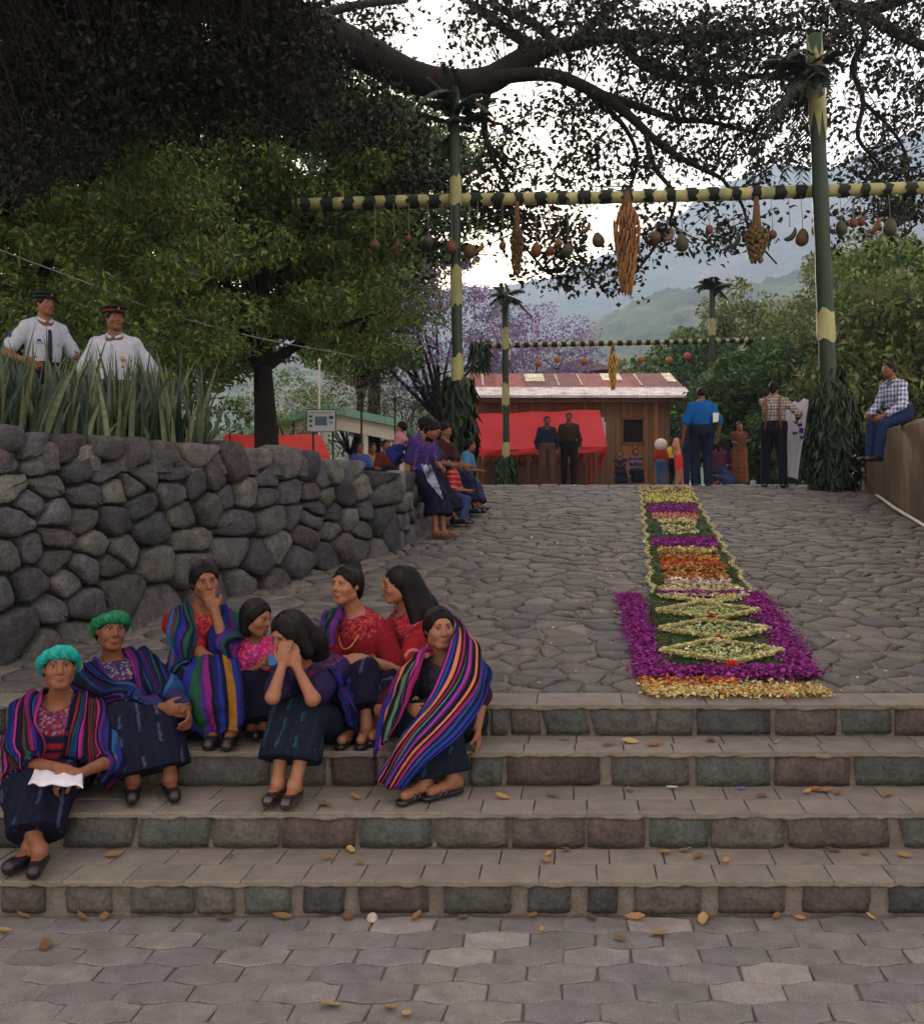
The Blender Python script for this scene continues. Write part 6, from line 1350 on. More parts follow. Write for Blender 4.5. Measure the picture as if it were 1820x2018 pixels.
w.cloth_sheet(w.cape_guides('l', pt(470, 1330, 4.96), pt(492, 1380, 5.1), .8), st3, seed=1)
k_ = w.J; g0 = [k_['N']-w.fw*.09, k_['N']-w.lf*.05+(0, 0, .02), pt(388, 1260, 5.02), pt(375, 1330, 4.96), pt(365, 1400, 4.92)]
g1 = [k_['N']-w.fw*.12-(0, 0, .1), k_['Sr']+(0, 0, .05), pt(335, 1275, 5.06), pt(330, 1350, 5.02), pt(345, 1400, 5.0)]
w.cloth_sheet([g0, [(np.array(a)+np.array(b))/2-w.lf*.01 for a, b in zip(g0, g1)], g1], [TEAL, NAVY, GREEN, NAVY, PURP, BLUE, IND, GREEN, RED, RED, CYAN, CYAN, WINE, RED], seed=4)
# shawl end falling over her lap to the step
w.cloth_sheet([[pt(385, 1295, 4.98), pt(372, 1360, 4.84), pt(385, 1430, 4.76), pt(405, 1466, 4.74)], [pt(420, 1290, 4.90), pt(425, 1340, 4.76), pt(432, 1410, 4.70), pt(435, 1452, 4.69)], [pt(468, 1300, 4.88), pt(480, 1350, 4.76), pt(482, 1410, 4.72), pt(478, 1440, 4.72)]],
       [BLUE, GREEN, GREEN, PURP, MAG, NAVY, IND, BLUE, NAVY, np.array(rgb(150, 104, 40)), np.array(rgb(150, 104, 40)), BLUE, IND], 'shawl_end', seed=2, off=.010)
# 4: small child in pink
w = Person('small child in a pink blouse beside the woman resting on her fist', 1.0, (X(503, 5.2), 5.2, Z4), 25, G_, leg=.89)
w.pose(pt(500, 1330, 5.2)*[1, 1, 0]+[0, 0, sit_z(Z4, .6)], pt(500, 1264, 5.16), pt(506, 1216, 5.10), 62, -12, 0, wl=pt(540, 1308, 5.0), wr=pt(512, 1312, 4.98), al=pt(520, 1430, 4.88), ar=pt(495, 1432, 4.88), kl=(.2, -1, .6), kr=(.1, -1, .6))
w.body(hs=.80); w.hair('short', [(w.head_pt(0, -.05, 0), w.head_pt(0, -.06, -.10), .05, .04), (w.head_pt(.03, -.04, .02), w.head_pt(.06, -.02, -.10), .03, .022), (w.head_pt(-.03, -.04, .02), w.head_pt(-.06, -.02, -.10), .03, .022)], grow=.012); w.top(c_huipil(rgb(196, 34, 96), [np.array(rgb(*c)) for c in ((200, 40, 100), (220, 120, 150), (190, 30, 80), (60, 60, 150))]), .8, 'blouse', neck=.05); w.skirt(sk_navy, .9, .03, wide=.010); w.shoes(m_shoe)
b = MB(); b.box((-.02, -.018, -.02), (.02, .018, .025), jit=.004); tag(b.build('blue_bag', M('blue_plastic', rgb(40, 120, 190), var=.2, rough=.4), None, loc=pt(538, 1302, 4.95)), 'crumpled light blue packet in the hands of the small child', 'packet')
# 5: girl hiding her face
w = Person('girl with long black hair hiding her face in her hands, elbows on knees', 1.42, (X(640, 4.86), 4.86, Z3), -22, G_, leg=0.89, skin=m_skin2)
w.pose(pt(640, 1400, 4.86)*[1, 1, 0]+[0, 0, sit_z(Z3)], pt(612, 1292, 4.74), pt(570, 1247, 4.60), -42, -24, 0, wl=pt(586, 1318, 4.48), wr=pt(556, 1312, 4.46), el=(.6, -.4, -1), er=(-.4, -.6, -1),
       al=pt(580, 1545, 4.42), ar=pt(548, 1545, 4.46), kl=(-.3, -1, .8), kr=(-.3, -1, .8), toel=(-.12, -1, 0), toer=(-.15, -1, 0))
w.J['El'] = pt(616, 1378, 4.46); w.J['Er'] = pt(537, 1374, 4.42); w.J['Al'][2] = Z2+.085; w.J['Ar'][2] = Z2+.085; w.J['Tl'][2] = Z2+.045; w.J['Tr'][2] = Z2+.045
w.hand('l', (-.25, .05, 1), (-.5, .7, 0), (.5, .7, .5)); w.hand('r', (.1, .05, 1), (.2, 1, 0), (.55, .75, .5)); w.body()
hp = w.head_pt
w.hair('short', [(hp(0, -.05, .02), pt(618, 1262, 4.68), .060, .060), (pt(618, 1262, 4.68), pt(650, 1335, 4.74), .060, .035), (hp(.05, -.01, .02), pt(604, 1285, 4.58), .035, .036), (hp(.03, .03, .055), hp(.062, .045, -.02), .022, .018), (hp(-.03, .03, .055), hp(-.06, .04, .0), .022, .014)], grow=.013)
w.top(c_huipil(rgb(34, 28, 62), [np.array(rgb(*c)) for c in ((40, 30, 70), (90, 34, 90), (34, 34, 80), (150, 40, 60), (30, 70, 80))]), .75, 'huipil'); w.skirt(sk_teal, .64, .03, wide=.010)
w.shoes(M('studded_shoe', rgb(48, 36, 34), var=.5, scale=60, rough=.25, spec=.7))
V, Fa = None, None
w.cloth_sheet([[pt(640, 1330, 4.56), pt(665, 1370, 4.60), pt(690, 1430, 4.66)], [pt(655, 1335, 4.66), pt(690, 1390, 4.70), pt(702, 1445, 4.72)], [pt(670, 1335, 4.78), pt(700, 1390, 4.80), pt(704, 1450, 4.80)]], [IND, BLUE, NAVY, PURP, NAVY, BLUE], 'shawl', seed=2)
# 6: hair in a bun, red huipil
w = Person('young woman with her hair in a bun and a dark red embroidered blouse', 1.5, (X(702, 5.28), 5.28, Z4), -18, G_, leg=0.83, skin=m_skin2, build=1.0)
w.pose(pt(702, 1300, 5.28)*[1, 1, 0]+[0, 0, sit_z(Z4)], pt(706, 1216, 5.28), pt(683, 1152, 5.22), -34, 2, 0, wl=pt(712, 1296, 4.93), wr=pt(690, 1306, 4.92), el=(.7, .2, -.6), er=(-.6, .2, -.6),
       al=pt(722, 1440, 4.82), ar=pt(690, 1440, 4.82), kl=(-.1, -1, .7), kr=(-.3, -1, .7), toel=(-.1, -1, 0), toer=(-.2, -1, 0))
w.J['Al'][2] = Z3+.085; w.J['Ar'][2] = Z3+.085; w.J['Tl'][2] = Z3+.045; w.J['Tr'][2] = Z3+.045
w.hand('l', (-.9, -.2, -.2), (.1, .8, -.4), (.4, .5, .4)); w.hand('r', (.8, -.2, -.3), (.1, .8, -.4), (.4, .5, .4)); w.body()
w.hair('short', [(w.head_pt(0, -.055, .075), w.head_pt(0, -.06, .115), .042, .036), (w.head_pt(0, -.07, .0), w.head_pt(.02, -.07, -.06), .045, .02)]); w.top(c_huipil(rgb(112, 22, 30), RY), .82, 'huipil'); w.skirt(sk_navy, .75, .03, wide=.008); w.shoes(m_shoe, 'sandal')
w.cloth_sheet([[w.J['N']-w.fw*.08, w.J['N']-w.lf*.06+(0, 0, .02), pt(665, 1230, 5.08), pt(660, 1275, 5.06)], [w.J['N']-w.fw*.1-w.lf*.06, w.J['Sr']+w.lf*.03+(0, 0, .05), pt(640, 1240, 5.12), pt(642, 1280, 5.1)], [w.J['Sr']-w.fw*.1, w.J['Sr']-w.lf*.04+(0, 0, .03), pt(622, 1245, 5.18), pt(628, 1285, 5.16)]], [PURP, MAG, PURP, TEAL, NAVY, GREEN, TEAL, NAVY, PURP, IND], 'shawl', seed=3)
P = [w.J['N']+w.lf*.06*cos(a)+w.fw*(.05+.075*max(0, sin(a)))+w.up*(-.02-.13*max(0, sin(a))) for a in np.linspace(0, pi, 14)]; V, Fa = tube(np.array(P)+w.fw*.035, .004, 6); w.part('necklace', V, Fa, m_gold)
# 7: woman with glasses in profile
w = Person('woman with glasses and long loose black hair turned left in profile', 1.5, (X(806, 5.42), 5.42, .66), -62, G_, leg=0.84, skin=m_skin2)
w.pose(pt(806, 1290, 5.42)*[1, 1, 0]+[0, 0, sit_z(.66)], pt(806, 1217, 5.42), pt(786, 1152, 5.36), -78, -4, 0, wl=pt(712, 1312, 5.02), wr=pt(726, 1300, 5.1), el=(.7, -.2, -.7), er=(.0, .7, -.7),
       al=pt(756, 1440, 4.88), ar=pt(738, 1436, 4.9), kl=(-.7, -.7, .7), kr=(-.8, -.5, .7), toel=(-.4, -1, 0), toer=(-.5, -1, 0))
w.J['Al'][2] = Z3+.085; w.J['Ar'][2] = Z3+.085; w.J['Tl'][2] = Z3+.045; w.J['Tr'][2] = Z3+.045
w.hand('l', (-1, -.1, -.1), (0, .4, -.9), (.3, .4, .3)); w.hand('r', (-1, -.2, -.1), (0, .4, -.9), (.3, .4, .3)); w.body(); hp = w.head_pt
w.hair('short', [(hp(0, -.06, .03), pt(838, 1200, 5.36), .065, .07), (pt(838, 1200, 5.36), pt(846, 1255, 5.38), .07, .055), (hp(.055, -.04, .0), pt(828, 1260, 5.28), .04, .03)])
w.top(c_huipil(rgb(140, 30, 36), RY, rgb(190, 120, 120)), .72, 'huipil'); w.skirt(sk_navy, .75, .03, wide=.008); w.shoes(m_shoe, 'sandal')
for g in (-1, 1):
    P = [w.head_pt(g*.031+.017*cos(a), .104, .004+.014*sin(a)) for a in np.linspace(0, 2*pi, 15)]; V, Fa = tube(P, .0016, 5); w.part('glasses', V, Fa, m_gold)
V, Fa = tube([w.head_pt(.048, .102, .006), w.head_pt(.07, .05, .008), w.head_pt(.076, 0, .006)], .0015, 5); w.part('glasses', V, Fa, m_gold)
w.cloth_sheet([[pt(772, 1300, 5.16), pt(790, 1350, 5.06), pt(770, 1400, 5.0)], [pt(740, 1325, 5.10), pt(745, 1370, 5.0), pt(735, 1410, 4.96)], [pt(700, 1330, 5.02), pt(705, 1365, 4.98), pt(715, 1400, 4.94)]], [BLUE, CYAN, NAVY, WINE, NAVY, TEAL, RED, NAVY, IND, WINE, BLUE, NAVY], 'shawl', seed=2)
# 8: woman wrapped in the bright striped shawl
w = Person('woman wrapped in a bright pink, blue and orange striped shawl at the right end', 1.5, (X(893, 4.88), 4.88, Z3), -28, G_, leg=0.86, skin=m_skin2)
w.pose(pt(893, 1400, 4.88)*[1, 1, 0]+[0, 0, sit_z(Z3)], pt(880, 1308, 4.84), pt(866, 1237, 4.78), 16, 2, 3, cyaw=-20, wl=pt(938, 1442, 4.64), wr=pt(800, 1400, 4.60), el=(.25, .9, -.3), er=(-.8, .1, -.5),
       al=pt(893, 1552, 4.54), ar=pt(835, 1552, 4.50), kl=(-.5, -1, .8), kr=(-.6, -.9, .8), toel=(-.75, -.65, 0), toer=(-.6, -.8, 0))
w.J['El'] = pt(948, 1378, 4.86); w.J['Wl'] = pt(940, 1436, 4.70); w.J['Al'][2] = Z2+.085; w.J['Ar'][2] = Z2+.085; w.J['Tl'][2] = Z2+.045; w.J['Tr'][2] = Z2+.045
w.hand('l', (.1, -.3, -1), (-1, .2, 0), (.5, .6, .4)); w.body(); hp = w.head_pt
w.hair('short', [(hp(.02, -.06, .0), hp(.05, -.07, -.12), .05, .035), (hp(.05, -.03, -.02), hp(.075, -.02, -.14), .02, .016)]); w.top(c_huipil(rgb(70, 26, 44), [np.array(rgb(*c)) for c in ((30, 60, 60), (90, 40, 60), (30, 30, 60), (50, 90, 70), (70, 80, 110))]), .8, 'huipil'); w.skirt(sk_teal, .93, .02, wide=.010); w.shoes(m_shoe, 'sandal')
OR2, PK2, BL2 = np.array(rgb(216, 130, 80)), np.array(rgb(178, 58, 140)), np.array(rgb(44, 66, 158)); GN2 = np.array(rgb(84, 122, 96)); MG2 = np.array(rgb(138, 36, 92))
st8 = [NAVY, PK2, BLUE, CYAN*.8, NAVY, BLUE, OR2, OR2*.9, BLK, MG2, BLK, GN2, BLK, BLUE, PK2, PURP, BLK, NAVY, OR2, BLK, MG2, PK2, NAVY, BL2, CYAN*.9, NAVY, BLUE, BL2, NAVY, BLUE]
w.cloth_sheet([[pt(893, 1218, 4.92), pt(890, 1250, 4.70), pt(868, 1320, 4.58), pt(838, 1385, 4.46), pt(790, 1450, 4.42), pt(738, 1530, 4.44)],
               [pt(905, 1225, 4.96), pt(915, 1255, 4.70), pt(900, 1335, 4.56), pt(850, 1405, 4.42), pt(795, 1470, 4.38), pt(752, 1545, 4.40)],
               [pt(920, 1250, 5.00), pt(938, 1275, 4.76), pt(938, 1345, 4.62), pt(872, 1432, 4.40), pt(815, 1490, 4.34), pt(772, 1555, 4.38)],
               [pt(925, 1290, 5.02), pt(952, 1310, 4.84), pt(958, 1360, 4.72), pt(915, 1440, 4.44), pt(845, 1500, 4.34), pt(798, 1552, 4.38)]], st8, 'shawl', seed=1, fold=.007, off=.016, rows=40)
w.cloth_sheet([[pt(850, 1278, 4.94), pt(838, 1290, 4.72), pt(822, 1330, 4.62), pt(800, 1390, 4.50), pt(775, 1450, 4.46)], [pt(840, 1285, 5.0), pt(815, 1300, 4.78), pt(790, 1345, 4.66), pt(768, 1400, 4.54), pt(752, 1470, 4.5)],
               [pt(830, 1310, 5.04), pt(795, 1325, 4.86), pt(765, 1370, 4.74), pt(745, 1430, 4.62), pt(735, 1500, 4.56)]], [MG2, NAVY, PK2, BLK, GN2, GN2, BLK, NAVY, OR2, PK2, NAVY, BLUE, PURP, MG2, BLK, NAVY], 'shawl', seed=4, off=.016)
# ---------------------------------------------------------------- everyone else
def standing(label, H, x, y, z, yaw, h, top, bottom, sleeve=.7, hyaw=None, hpitch=0, wl=None, wr=None, step=.06, skirt=False, hair='man', strands=None, shoes=m_shoe, skin=None, build=1.0, group=None, lean=0, topname='shirt', hem=.6, shoe='boot', stand_w=.095, bound=None):
    p = Person(label, H, (x, y, z), yaw, group, h, skin or m_skin, build); k = p.k; A = axes(yaw); l, f = A[0], A[1]; b = np.array([x, y, z]); up = np.array([0, 0, 1.0])
    L = lambda a, c, d: b+l*a*k+f*c*k+up*d*k
    wl = L(*wl) if wl is not None else None; wr = L(*wr) if wr is not None else None
    p.pose(L(0, 0, .80), L(0, .01+lean, 1.25), L(0, .03+lean*1.3, 1.385), yaw if hyaw is None else hyaw, hpitch, wl=wl, wr=wr, al=L(stand_w, step, .07), ar=L(-stand_w, -step, .07), kl=f, kr=f, toel=f+l*.25, toer=f-l*.25)
    p.body(); S_ = [(p.head_pt(*a), p.head_pt(*c), r1, r2) for a, c, r1, r2 in (strands or [])]
    if hair: p.hair(hair, S_)
    p.top(top, sleeve, topname, man=not skirt); (p.skirt(bottom, hem, .03, wide=.015, floor=None) if skirt else p.trousers(bottom)); p.shoes(shoes, shoe); return p
def seated(label, H, pel, feet, yaw, h, top, bottom, sleeve=.7, hyaw=None, hpitch=0, wl=None, wr=None, skirt=True, hair='short', strands=None, shoes=m_shoe, skin=None, lean=.0, group=None, topname='blouse', hem=.75, shoe='boot', leg=.92, el=None, er=None, back=.40):
    p = Person(label, H, pel, yaw, group, h, skin or m_skin, leg=leg); k = p.k; A = axes(yaw); l, f = A[0], A[1]; b = np.array(pel, float)+(0, 0, .09*k); up = np.array([0, 0, 1.0]); L = lambda a, c, d: b+l*a*k+f*c*k+up*d*k; ft = np.array(feet, float)
    p.pose(b, L(0, lean, back), L(0, .02+lean*1.35, back+.14), yaw if hyaw is None else hyaw, hpitch, wl=(L(*wl) if wl is not None else L(.1, .3, .08)), wr=(L(*wr) if wr is not None else L(-.1, .3, .08)), al=ft+l*.07*k+(0, 0, .08*k), ar=ft-l*.07*k+(0, 0, .08*k), kl=f+up*.7, kr=f+up*.7, el=el, er=er)
    p.body(); S_ = [(p.head_pt(*a), p.head_pt(*c), r1, r2) for a, c, r1, r2 in (strands or [])]; p.hair(hair, S_); p.top(top, sleeve, topname, man=not skirt); (p.skirt(bottom, hem, .03, wide=.012) if skirt else p.trousers(bottom)); p.shoes(shoes, shoe); return p
LONG = [((0, -.06, .02), (0, -.08, -.14), .06, .05), ((0, -.08, -.14), (0, -.09, -.26), .05, .035)]; BRAID = [((0, -.06, .0), (0, -.085, -.16), .05, .03)]
white_shirt = c_flat(rgb(172, 177, 190)); black_t = c_flat(rgb(28, 28, 34))
def cap_(p, mat, band):
    P = p.head_pt; z = p.hs; A = p.A; Fd = Field(p.J['Hc']-.2, p.J['Hc']+.25, .007); Fd.ell(P(0, -.005, .098), np.array([.118, .126, .022])*z, A, .01); Fd.ell(P(0, -.01, .070), np.array([.088, .102, .036])*z, A, .02); Fd.ell(P(0, .095, .052), np.array([.07, .05, .008])*z, A, .01); V, Q = Fd.mesh(); c = p.part('cap', V, Q, mat)
    V, Fa = tube([P(.089*sin(a), .103*cos(a)-.01, .066) for a in np.linspace(0, 2*pi, 25)], .010, 6); p.part('cap_band', V, Fa, band, parent=None); V, Fa = tube([P(0, .104, .075), P(0, .112, .085)], .009, 8); p.part('cap_badge', V, Fa, m_gold)
def badge(p, q, up_, lat, r, mat, name='badge'):
    c = p.surf(p.J['P']*(1-up_)+p.J['N']*up_+p.lf*lat+p.fw*.20, p.fw)
    V, Fa = tube([c-p.fw*.004, c+p.fw*.006], r, 10); p.part(name, V, Fa, mat)
m_cap = M('cap_cloth', rgb(26, 26, 32), var=.2, rough=.6); m_capb = M('cap_band', rgb(110, 30, 34), var=.2); m_blue = M('blue_patch', rgb(40, 52, 130), var=.2)
x, y = X(228, 8.3), 8.3
p = standing('policeman in a white shirt and dark cap standing behind the snake plants, right one', 1.68, x, y, 1.60, 6, .009, white_shirt, black_t, .78, hyaw=38, hair='cap', wl=(.28, .0, .76), wr=(-.28, .0, .76), build=.98, skin=m_skind); cap_(p, m_cap, m_capb)
for q in ((.62, .085, .020, m_gold), (.50, .085, .014, m_gold), (.50, -.085, .014, m_gold)): badge(p, 0, *q)
def shirt_detail(p):
    for lat in (-.08, .08):
        c = p.surf(p.J['P']*.45+p.J['N']*.55+p.lf*lat+p.fw*.2, p.fw); b_ = [c+p.lf*a+p.up*d+p.fw*.003 for a, d in ((-.045, .03), (.045, .03), (.045, .012), (0, .004), (-.045, .012))]; p.part('pocket_flap', b_, [(0, 1, 2, 3, 4)], m_cloth, c_flat(rgb(142, 147, 162)), smooth=False)
    q = [p.surf(p.J['P']*t+p.J['N']*(1-t)+p.fw*.2, p.fw)+p.fw*.003 for t in np.linspace(.08, .85, 9)]; V = [w_+p.lf*g*.012 for w_ in q for g in (-1, 1)]; p.part('placket', V, [(2*i, 2*i+1, 2*i+3, 2*i+2) for i in range(8)], m_cloth, c_flat(rgb(150, 155, 170)), smooth=False)
    for q in 'lr': V, Fa = tube([p.J['N']*.45+p.J['S'+q]*.55+p.up*.062, p.J['S'+q]+p.up*.062], .012, 6); p.part('epaulette', V, Fa, m_cap)
shirt_detail(p)
x, y = X(85, 8.9), 8.9
p = standing('policeman in a white shirt and tie turned right, at the left edge', 1.70, x, y, 1.82, 48, .009, white_shirt, black_t, .72, hyaw=60, hair='cap', wl=(.18, .22, .95), wr=(-.22, .18, .90), build=.95, skin=m_skin); cap_(p, m_cap, m_cap)
shirt_detail(p); badge(p, 0, .62, -.09, .018, m_blue); V, Fa = tube([p.surf(p.J['N']*(1-q)+p.J['P']*q+p.fw*.2, p.fw)+p.fw*.002 for q in (.06, .2, .4, .6, .75)], [.012, .016, .02, .026, .022], 6); p.part('tie', V, Fa, m_cap)
c_ = p.J['Sr']*.6+p.J['Er']*.4-p.lf*.078; V, Fa = tube([c_+p.lf*.004, c_-p.lf*.006], .028, 10); p.part('badge', V, Fa, m_blue)
# girls and children along the street wall
gp = 'people sitting along the street wall'
hup = c_huipil(rgb(52, 42, 96), [np.array(rgb(*c)) for c in ((60, 44, 110), (130, 70, 90), (50, 50, 120), (110, 60, 110))], rgb(120, 70, 90)); nav = c_skirt(rgb(20, 21, 40), rgb(70, 74, 120))
zz = float(ramp_z(10.65))
p = Person('girl in a blue patterned blouse leaning on the street wall with her head bowed', 1.42, (-.30, 10.7, zz), 50, gp, .010)
p.pose(pt(828, 938, 10.8), pt(832, 862, 10.78), pt(854, 846, 10.7), 66, -38, 0, wl=pt(872, 925, 10.6), wr=pt(797, 975, 10.65), er=(-.4, .2, -.3), al=(-.20, 10.62, zz+.08), ar=(-.28, 10.55, zz+.08), kl=(.8, -.6, .4), kr=(.8, -.6, .4), toel=(1, -.4, 0), toer=(1, -.5, 0))
p.body(); p.hair('short', [(p.head_pt(0, -.06, 0), p.head_pt(.02, .0, -.17), .05, .035), (p.head_pt(.05, .0, .0), p.head_pt(.06, .05, -.16), .03, .02)]); p.top(hup, .8, 'huipil'); p.skirt(nav, .5, .03, wide=.03); p.shoes(m_leather, 'sandal')
cl = thing('white_shawl', pt(842, 935, 10.6), 'white cloth with dark print hanging at the waist of the leaning girl', 'cloth'); V, Fa = sheet(pt(824, 915, 10.66), pt(846, 918, 10.56), pt(838, 950, 10.60), pt(868, 985, 10.5), 10, 12, 0, .012); ob('fold', V-np.array(cl.location)+(.03, -.07, 0), Fa, M('white_print', rgb(176, 178, 200), var=.6, scale=22, col2=rgb(40, 40, 70)), cl, smooth=True)
zz = float(ramp_z(11.7))
seated('woman with her hair tied up sitting behind the leaning girl on the wall', 1.5, (-.42, 11.6, 1.86), (-.05, 11.45, zz), 62, .012, c_flat(rgb(38, 52, 70)), nav, hyaw=74, hpitch=-10, strands=[((0, -.07, .03), (0, -.11, .02), .045, .035)], group=gp)
seated('dark haired woman furthest along the street wall', 1.5, (-.22, 12.6, 1.86), (.12, 12.4, zz+.1), 60, .012, c_flat(rgb(58, 24, 30)), nav, hyaw=40, hpitch=-20, strands=LONG, group=gp)
seated('child in a red striped shirt and jeans seated with its back turned by the wall', 1.12, (pt(886, 985, 11.75)[0], 11.75, zz+.27), (pt(893, 1032, 11.6)[0]+.1, 11.5, zz), 78, .011, c_bands([rgb(150, 34, 40), rgb(150, 34, 40), rgb(186, 110, 96)], .02), c_flat(rgb(52, 66, 104)), .9, hyaw=110, skirt=False, hair='man', group=gp, topname='shirt', shoes=m_skind, lean=.06)
seated('child in light blue with a dark pleated skirt at the foot of the left pole', 1.12, (pt(916, 985, 13.2)[0], 13.2, 1.86), (pt(926, 1000, 13.0)[0]+.12, 13.0, float(ramp_z(13))), 70, .013, c_flat(rgb(66, 112, 146)), c_skirt(rgb(40, 46, 72), rgb(120, 130, 160)), hyaw=100, group=gp, lean=.05)
p = Person('baby with a black tuft of hair carried on the back of the seated woman', .62, pt(790, 862, 11.75), -120, gp, .012); q = pt(789, 880, 11.75)
p.pose(q, q+(0, 0, .16), q+(.01, .0, .235), -110, 0, wl=q+(.1, 0, .06), wr=q+(-.1, 0, .06), al=q+(.05, -.02, -.16), ar=q+(-.05, -.02, -.16)); p.body(hs=.62); p.hair('short', grow=.012); p.top(c_flat(rgb(170, 120, 130)), 1.7, 'wrap'); p.skirt(c_flat(rgb(38, 48, 110)), .9, .02, wide=.02)
# men and women on the plaza
PZ = 1.80
standing('man in a bright blue shirt seen from behind', 1.68, X(1382, 16.3), 16.3, PZ-.02, 178, .014, c_flat(rgb(22, 84, 150)), c_flat(rgb(26, 34, 52)), .9, wl=(.26, .05, .72), wr=(-.25, .06, .74), build=1.08, topname='shirt', step=.02)
b = MB(); b.box((-.045, -.02, -.14), (.045, .02, .0), jit=.012); tag(b.build('white_bag', m_paper, None, loc=(X(1408, 16.2), 16.15, 2.99)), 'small white bag in the hand of the man in blue', 'bag')
p = standing('man in a checked shirt and dark trousers holding the white banner', 1.76, X(1524, 16.0), 16.0, PZ-.03, 158, .013, c_plaid(rgb(178, 168, 160), rgb(60, 52, 54), .05), c_flat(rgb(22, 22, 34)), 1.7, hyaw=150, wl=(-.05, .38, 1.02), wr=(-.3, .2, .95), build=1.02, strands=[((0, -.06, .0), (0, -.07, -.08), .05, .04)], stand_w=.13)
V, Fa = tube([p.J['N']+p.lf*.12-p.fw*.13-p.up*.0, p.J['P']*.5+p.J['N']*.5+p.lf*.10-p.fw*.155, p.J['P']+p.lf*.12-p.fw*.15], [.018, .022, .02], 6); p.part('strap', V, Fa, m_leather); V, Fa = tube([p.J['N']-p.lf*.10-p.fw*.13, p.J['P']*.5+p.J['N']*.5-p.lf*.10-p.fw*.155, p.J['P']-p.lf*.12-p.fw*.15], [.018, .022, .02], 6); p.part('strap', V, Fa, m_leather)
bn = thing('white_banner', pt(1572, 900, 16.35), 'white cloth banner with dark blue marks beside the checked shirt man', 'banner'); V, Fa = sheet(pt(1540, 800, 16.4), pt(1592, 785, 16.3), pt(1550, 938, 16.4), pt(1572, 945, 16.3), 12, 16, 0, .025); ob('cloth', V-np.array(bn.location), Fa, M('banner_cloth', rgb(204, 202, 214), var=.1, scale=5), bn, smooth=True)
for i in range(6):
    c = pt(1572+random.uniform(-7, 10), 836+i*6+random.uniform(-4, 4), 16.28); b = MB(); b.box((-.035, 0, -.018), (.035, .006, .018), jit=.016); b.build('mark', m_blue, bn, loc=c-np.array(bn.location))
standing('shorter of two men before the red awning, in a navy shirt', 1.62, X(1077, 22), 22, PZ, 4, .017, c_flat(rgb(34, 40, 58)), c_flat(rgb(84, 66, 54)), 1.6, build=1.0, skin=m_skind)
standing('taller of two men before the red awning, in a dark brown shirt and white shoes', 1.71, X(1121, 22), 22.05, PZ, -6, .017, c_flat(rgb(54, 44, 38)), c_flat(rgb(28, 24, 26)), 1.6, build=1.0, skin=m_skind, shoes=m_paper)
kid = 'children and women at the back of the plaza'
def chair_at(p, lab):
    t = thing('stool', p, lab, 'stool'); b = MB(); b.box((-.17, -.17, -.05), (.17, .17, -.012)); b.build('seat', m_plank, t, color=rgb(96, 72, 54))
    for a in (-.13, .13):
        for c in (-.13, .13): V, Fa = tube([(a, c, -.05), (a, c, PZ-p[2])], .016, 6); ob('leg', V, Fa, m_plank, t, color=rgb(80, 60, 46))
for u, Y, yw, H, tp, bt, lab, st in ((1222, 25.6, -10, 1.35, c_flat(rgb(50, 40, 48)), c_skirt(rgb(24, 24, 40), rgb(90, 94, 130)), 'woman in a dark dress seated leftmost by the shed', BRAID), (1252, 26.0, 0, 1.5, c_bands([rgb(58, 54, 92), rgb(120, 110, 140), rgb(44, 40, 70)], .05), c_flat(rgb(28, 28, 44)), 'woman in a striped top sitting arms crossed against the shed', BRAID)):
    seated(lab, H, (X(u, Y), Y, PZ+.33), (X(u, Y)+.0, Y-.36, PZ), yw, .02, tp, bt, 1.5, wl=(-.08, .17, .2), wr=(.08, .19, .22), strands=st, group=kid); chair_at((X(u, Y), Y, PZ+.33), f'low wooden stool under the {"leftmost seated woman" if u == 1222 else "woman with crossed arms"}')
p = standing('child in a red top with fluffy white headgear', 1.14, X(1302, 24.5), 24.5, PZ, 165, .02, c_flat(rgb(140, 44, 36)), c_flat(rgb(60, 88, 130)), .9, hair=None, group=kid); Fd = Field(p.J['Hc']-.25, p.J['Hc']+.25, .016); Fd.ell(p.J['Hc']+(0, 0, .03), (.155, .15, .15)); Fd.folds(.01, 60, 2); V, Q = Fd.mesh(); p.part('white_headgear', V, Q, M('white_fluff', rgb(214, 206, 190), var=.25, scale=20, bump=.02, bscale=40))
standing('child in a yellow top next to the white headgear', 1.25, X(1326, 25), 25, PZ, 150, .02, c_flat(rgb(206, 164, 60)), c_flat(rgb(30, 28, 30)), .7, strands=BRAID, group=kid)
p = standing('slim girl with a bright red bag beside the flower carpet end', 1.28, X(1339, 21.5), 21.5, PZ, 30, .018, c_flat(rgb(196, 140, 120)), c_flat(rgb(190, 132, 108)), .5, strands=LONG, skirt=False, group=kid, skin=m_skin2, stand_w=.05)
b = MB(); b.box((-.09, -.05, -.2), (.09, .05, .08), jit=.02); tag(b.build('red_bag', M('red_plastic', rgb(206, 52, 46), var=.15, rough=.4), None, loc=(X(1338, 21.3), 21.3, PZ+.62)), 'bright red bag held by the slim girl', 'bag')
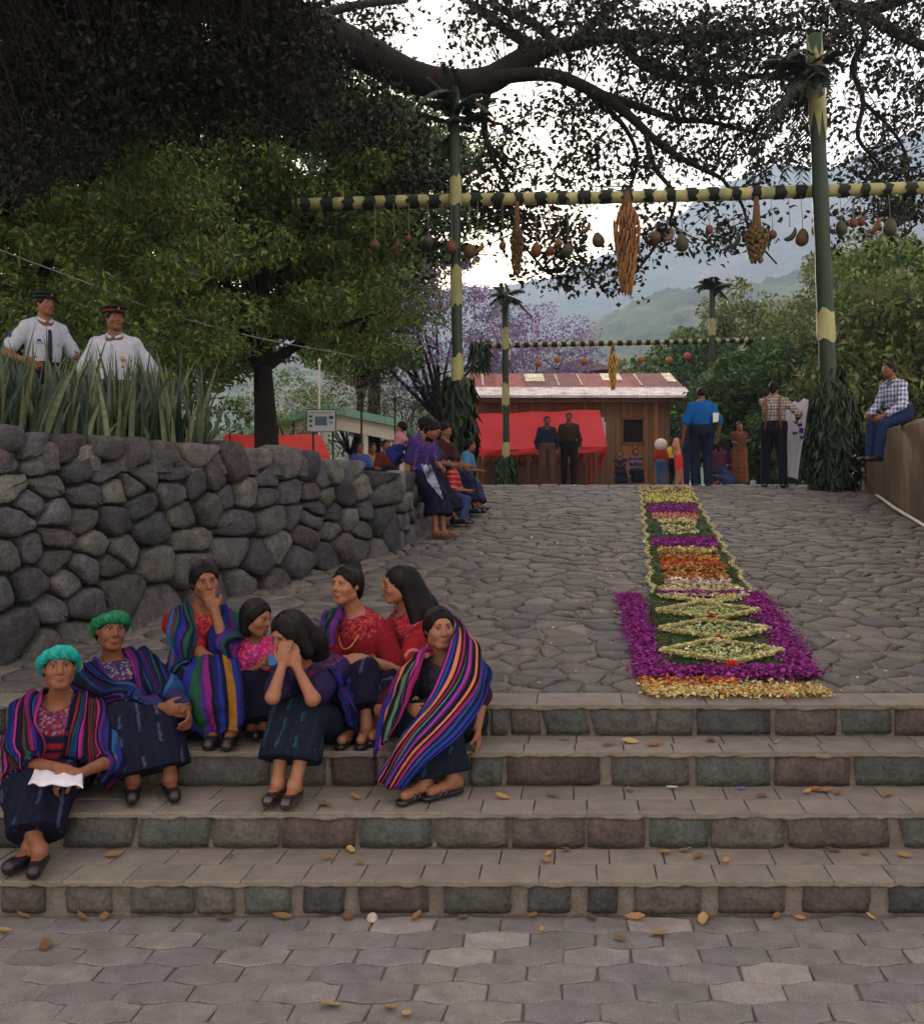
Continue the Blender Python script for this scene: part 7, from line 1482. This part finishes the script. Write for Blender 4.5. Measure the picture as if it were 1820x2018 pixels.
standing('boy in a dark brown shirt and jeans left of the man in blue', 1.42, X(1362, 18.6), 18.6, PZ, 170, .016, c_flat(rgb(56, 44, 38)), c_flat(rgb(34, 48, 76)), .8, group=kid)
seated('woman in a purple blouse squatting right of the man in blue', 1.42, (X(1416, 20.2), 20.2, PZ+.28), (X(1416, 20.2)-.1, 19.85, PZ), 150, .018, c_flat(rgb(78, 40, 66)), c_skirt(rgb(44, 48, 84), rgb(110, 120, 160)), strands=BRAID, group=kid); chair_at((X(1416, 20.2), 20.2, PZ+.28), 'low wooden stool under the woman in purple')
p = standing('girl with crossed arms in a long rust brown plaid skirt', 1.34, X(1457, 20), 20, PZ, -8, .016, c_flat(rgb(92, 56, 44)), c_plaid(rgb(120, 66, 44), rgb(84, 60, 44), .09), .9, wl=(-.1, .17, 1.0), wr=(.1, .19, 1.02), strands=LONG, skirt=True, hem=.85, group=kid)
p = seated('man in a blue checked shirt and jeans sitting on the brown wall', 1.66, (pt(1772, 835, 12.9)[0], 12.9, 2.60), pt(1722, 912, 12.7), -72, .011, c_plaid(rgb(44, 56, 116), rgb(196, 200, 214), .06), c_flat(rgb(32, 44, 78)), 1.75, hyaw=-72, wl=(.12, .34, -.02), wr=(-.1, .36, .0), skirt=False, hair='man', topname='shirt', lean=.10, skin=m_skind, leg=1.0)
# traders half hidden behind the stone wall
for u, v, Y, tp, lab in ((709, 925, 18.5, c_flat(rgb(70, 84, 150)), 'trader in a blue top behind the stone wall'), (734, 925, 18.8, c_flat(rgb(170, 140, 90)), 'trader in a yellowish top behind the stone wall'), (760, 915, 17.6, c_flat(rgb(96, 44, 36)), 'woman in rust red just left of the seated girls')):
    pz = pt(u, v, Y); k = seated(lab, 1.45, (pz[0], Y, 1.93), (pz[0]+.1, Y-.35, 1.68), 20, .018, tp, nav, strands=BRAID, group='traders behind the stone wall'); t = thing('stool', (pz[0], Y, 1.93), f'low stool of the {lab.split(" behind")[0].split(" just")[0]}', 'stool'); b = MB(); b.box((-.17, -.17, -.25), (.17, .17, -.012)); b.build('seat', m_plank, t, color=rgb(96, 72, 54))
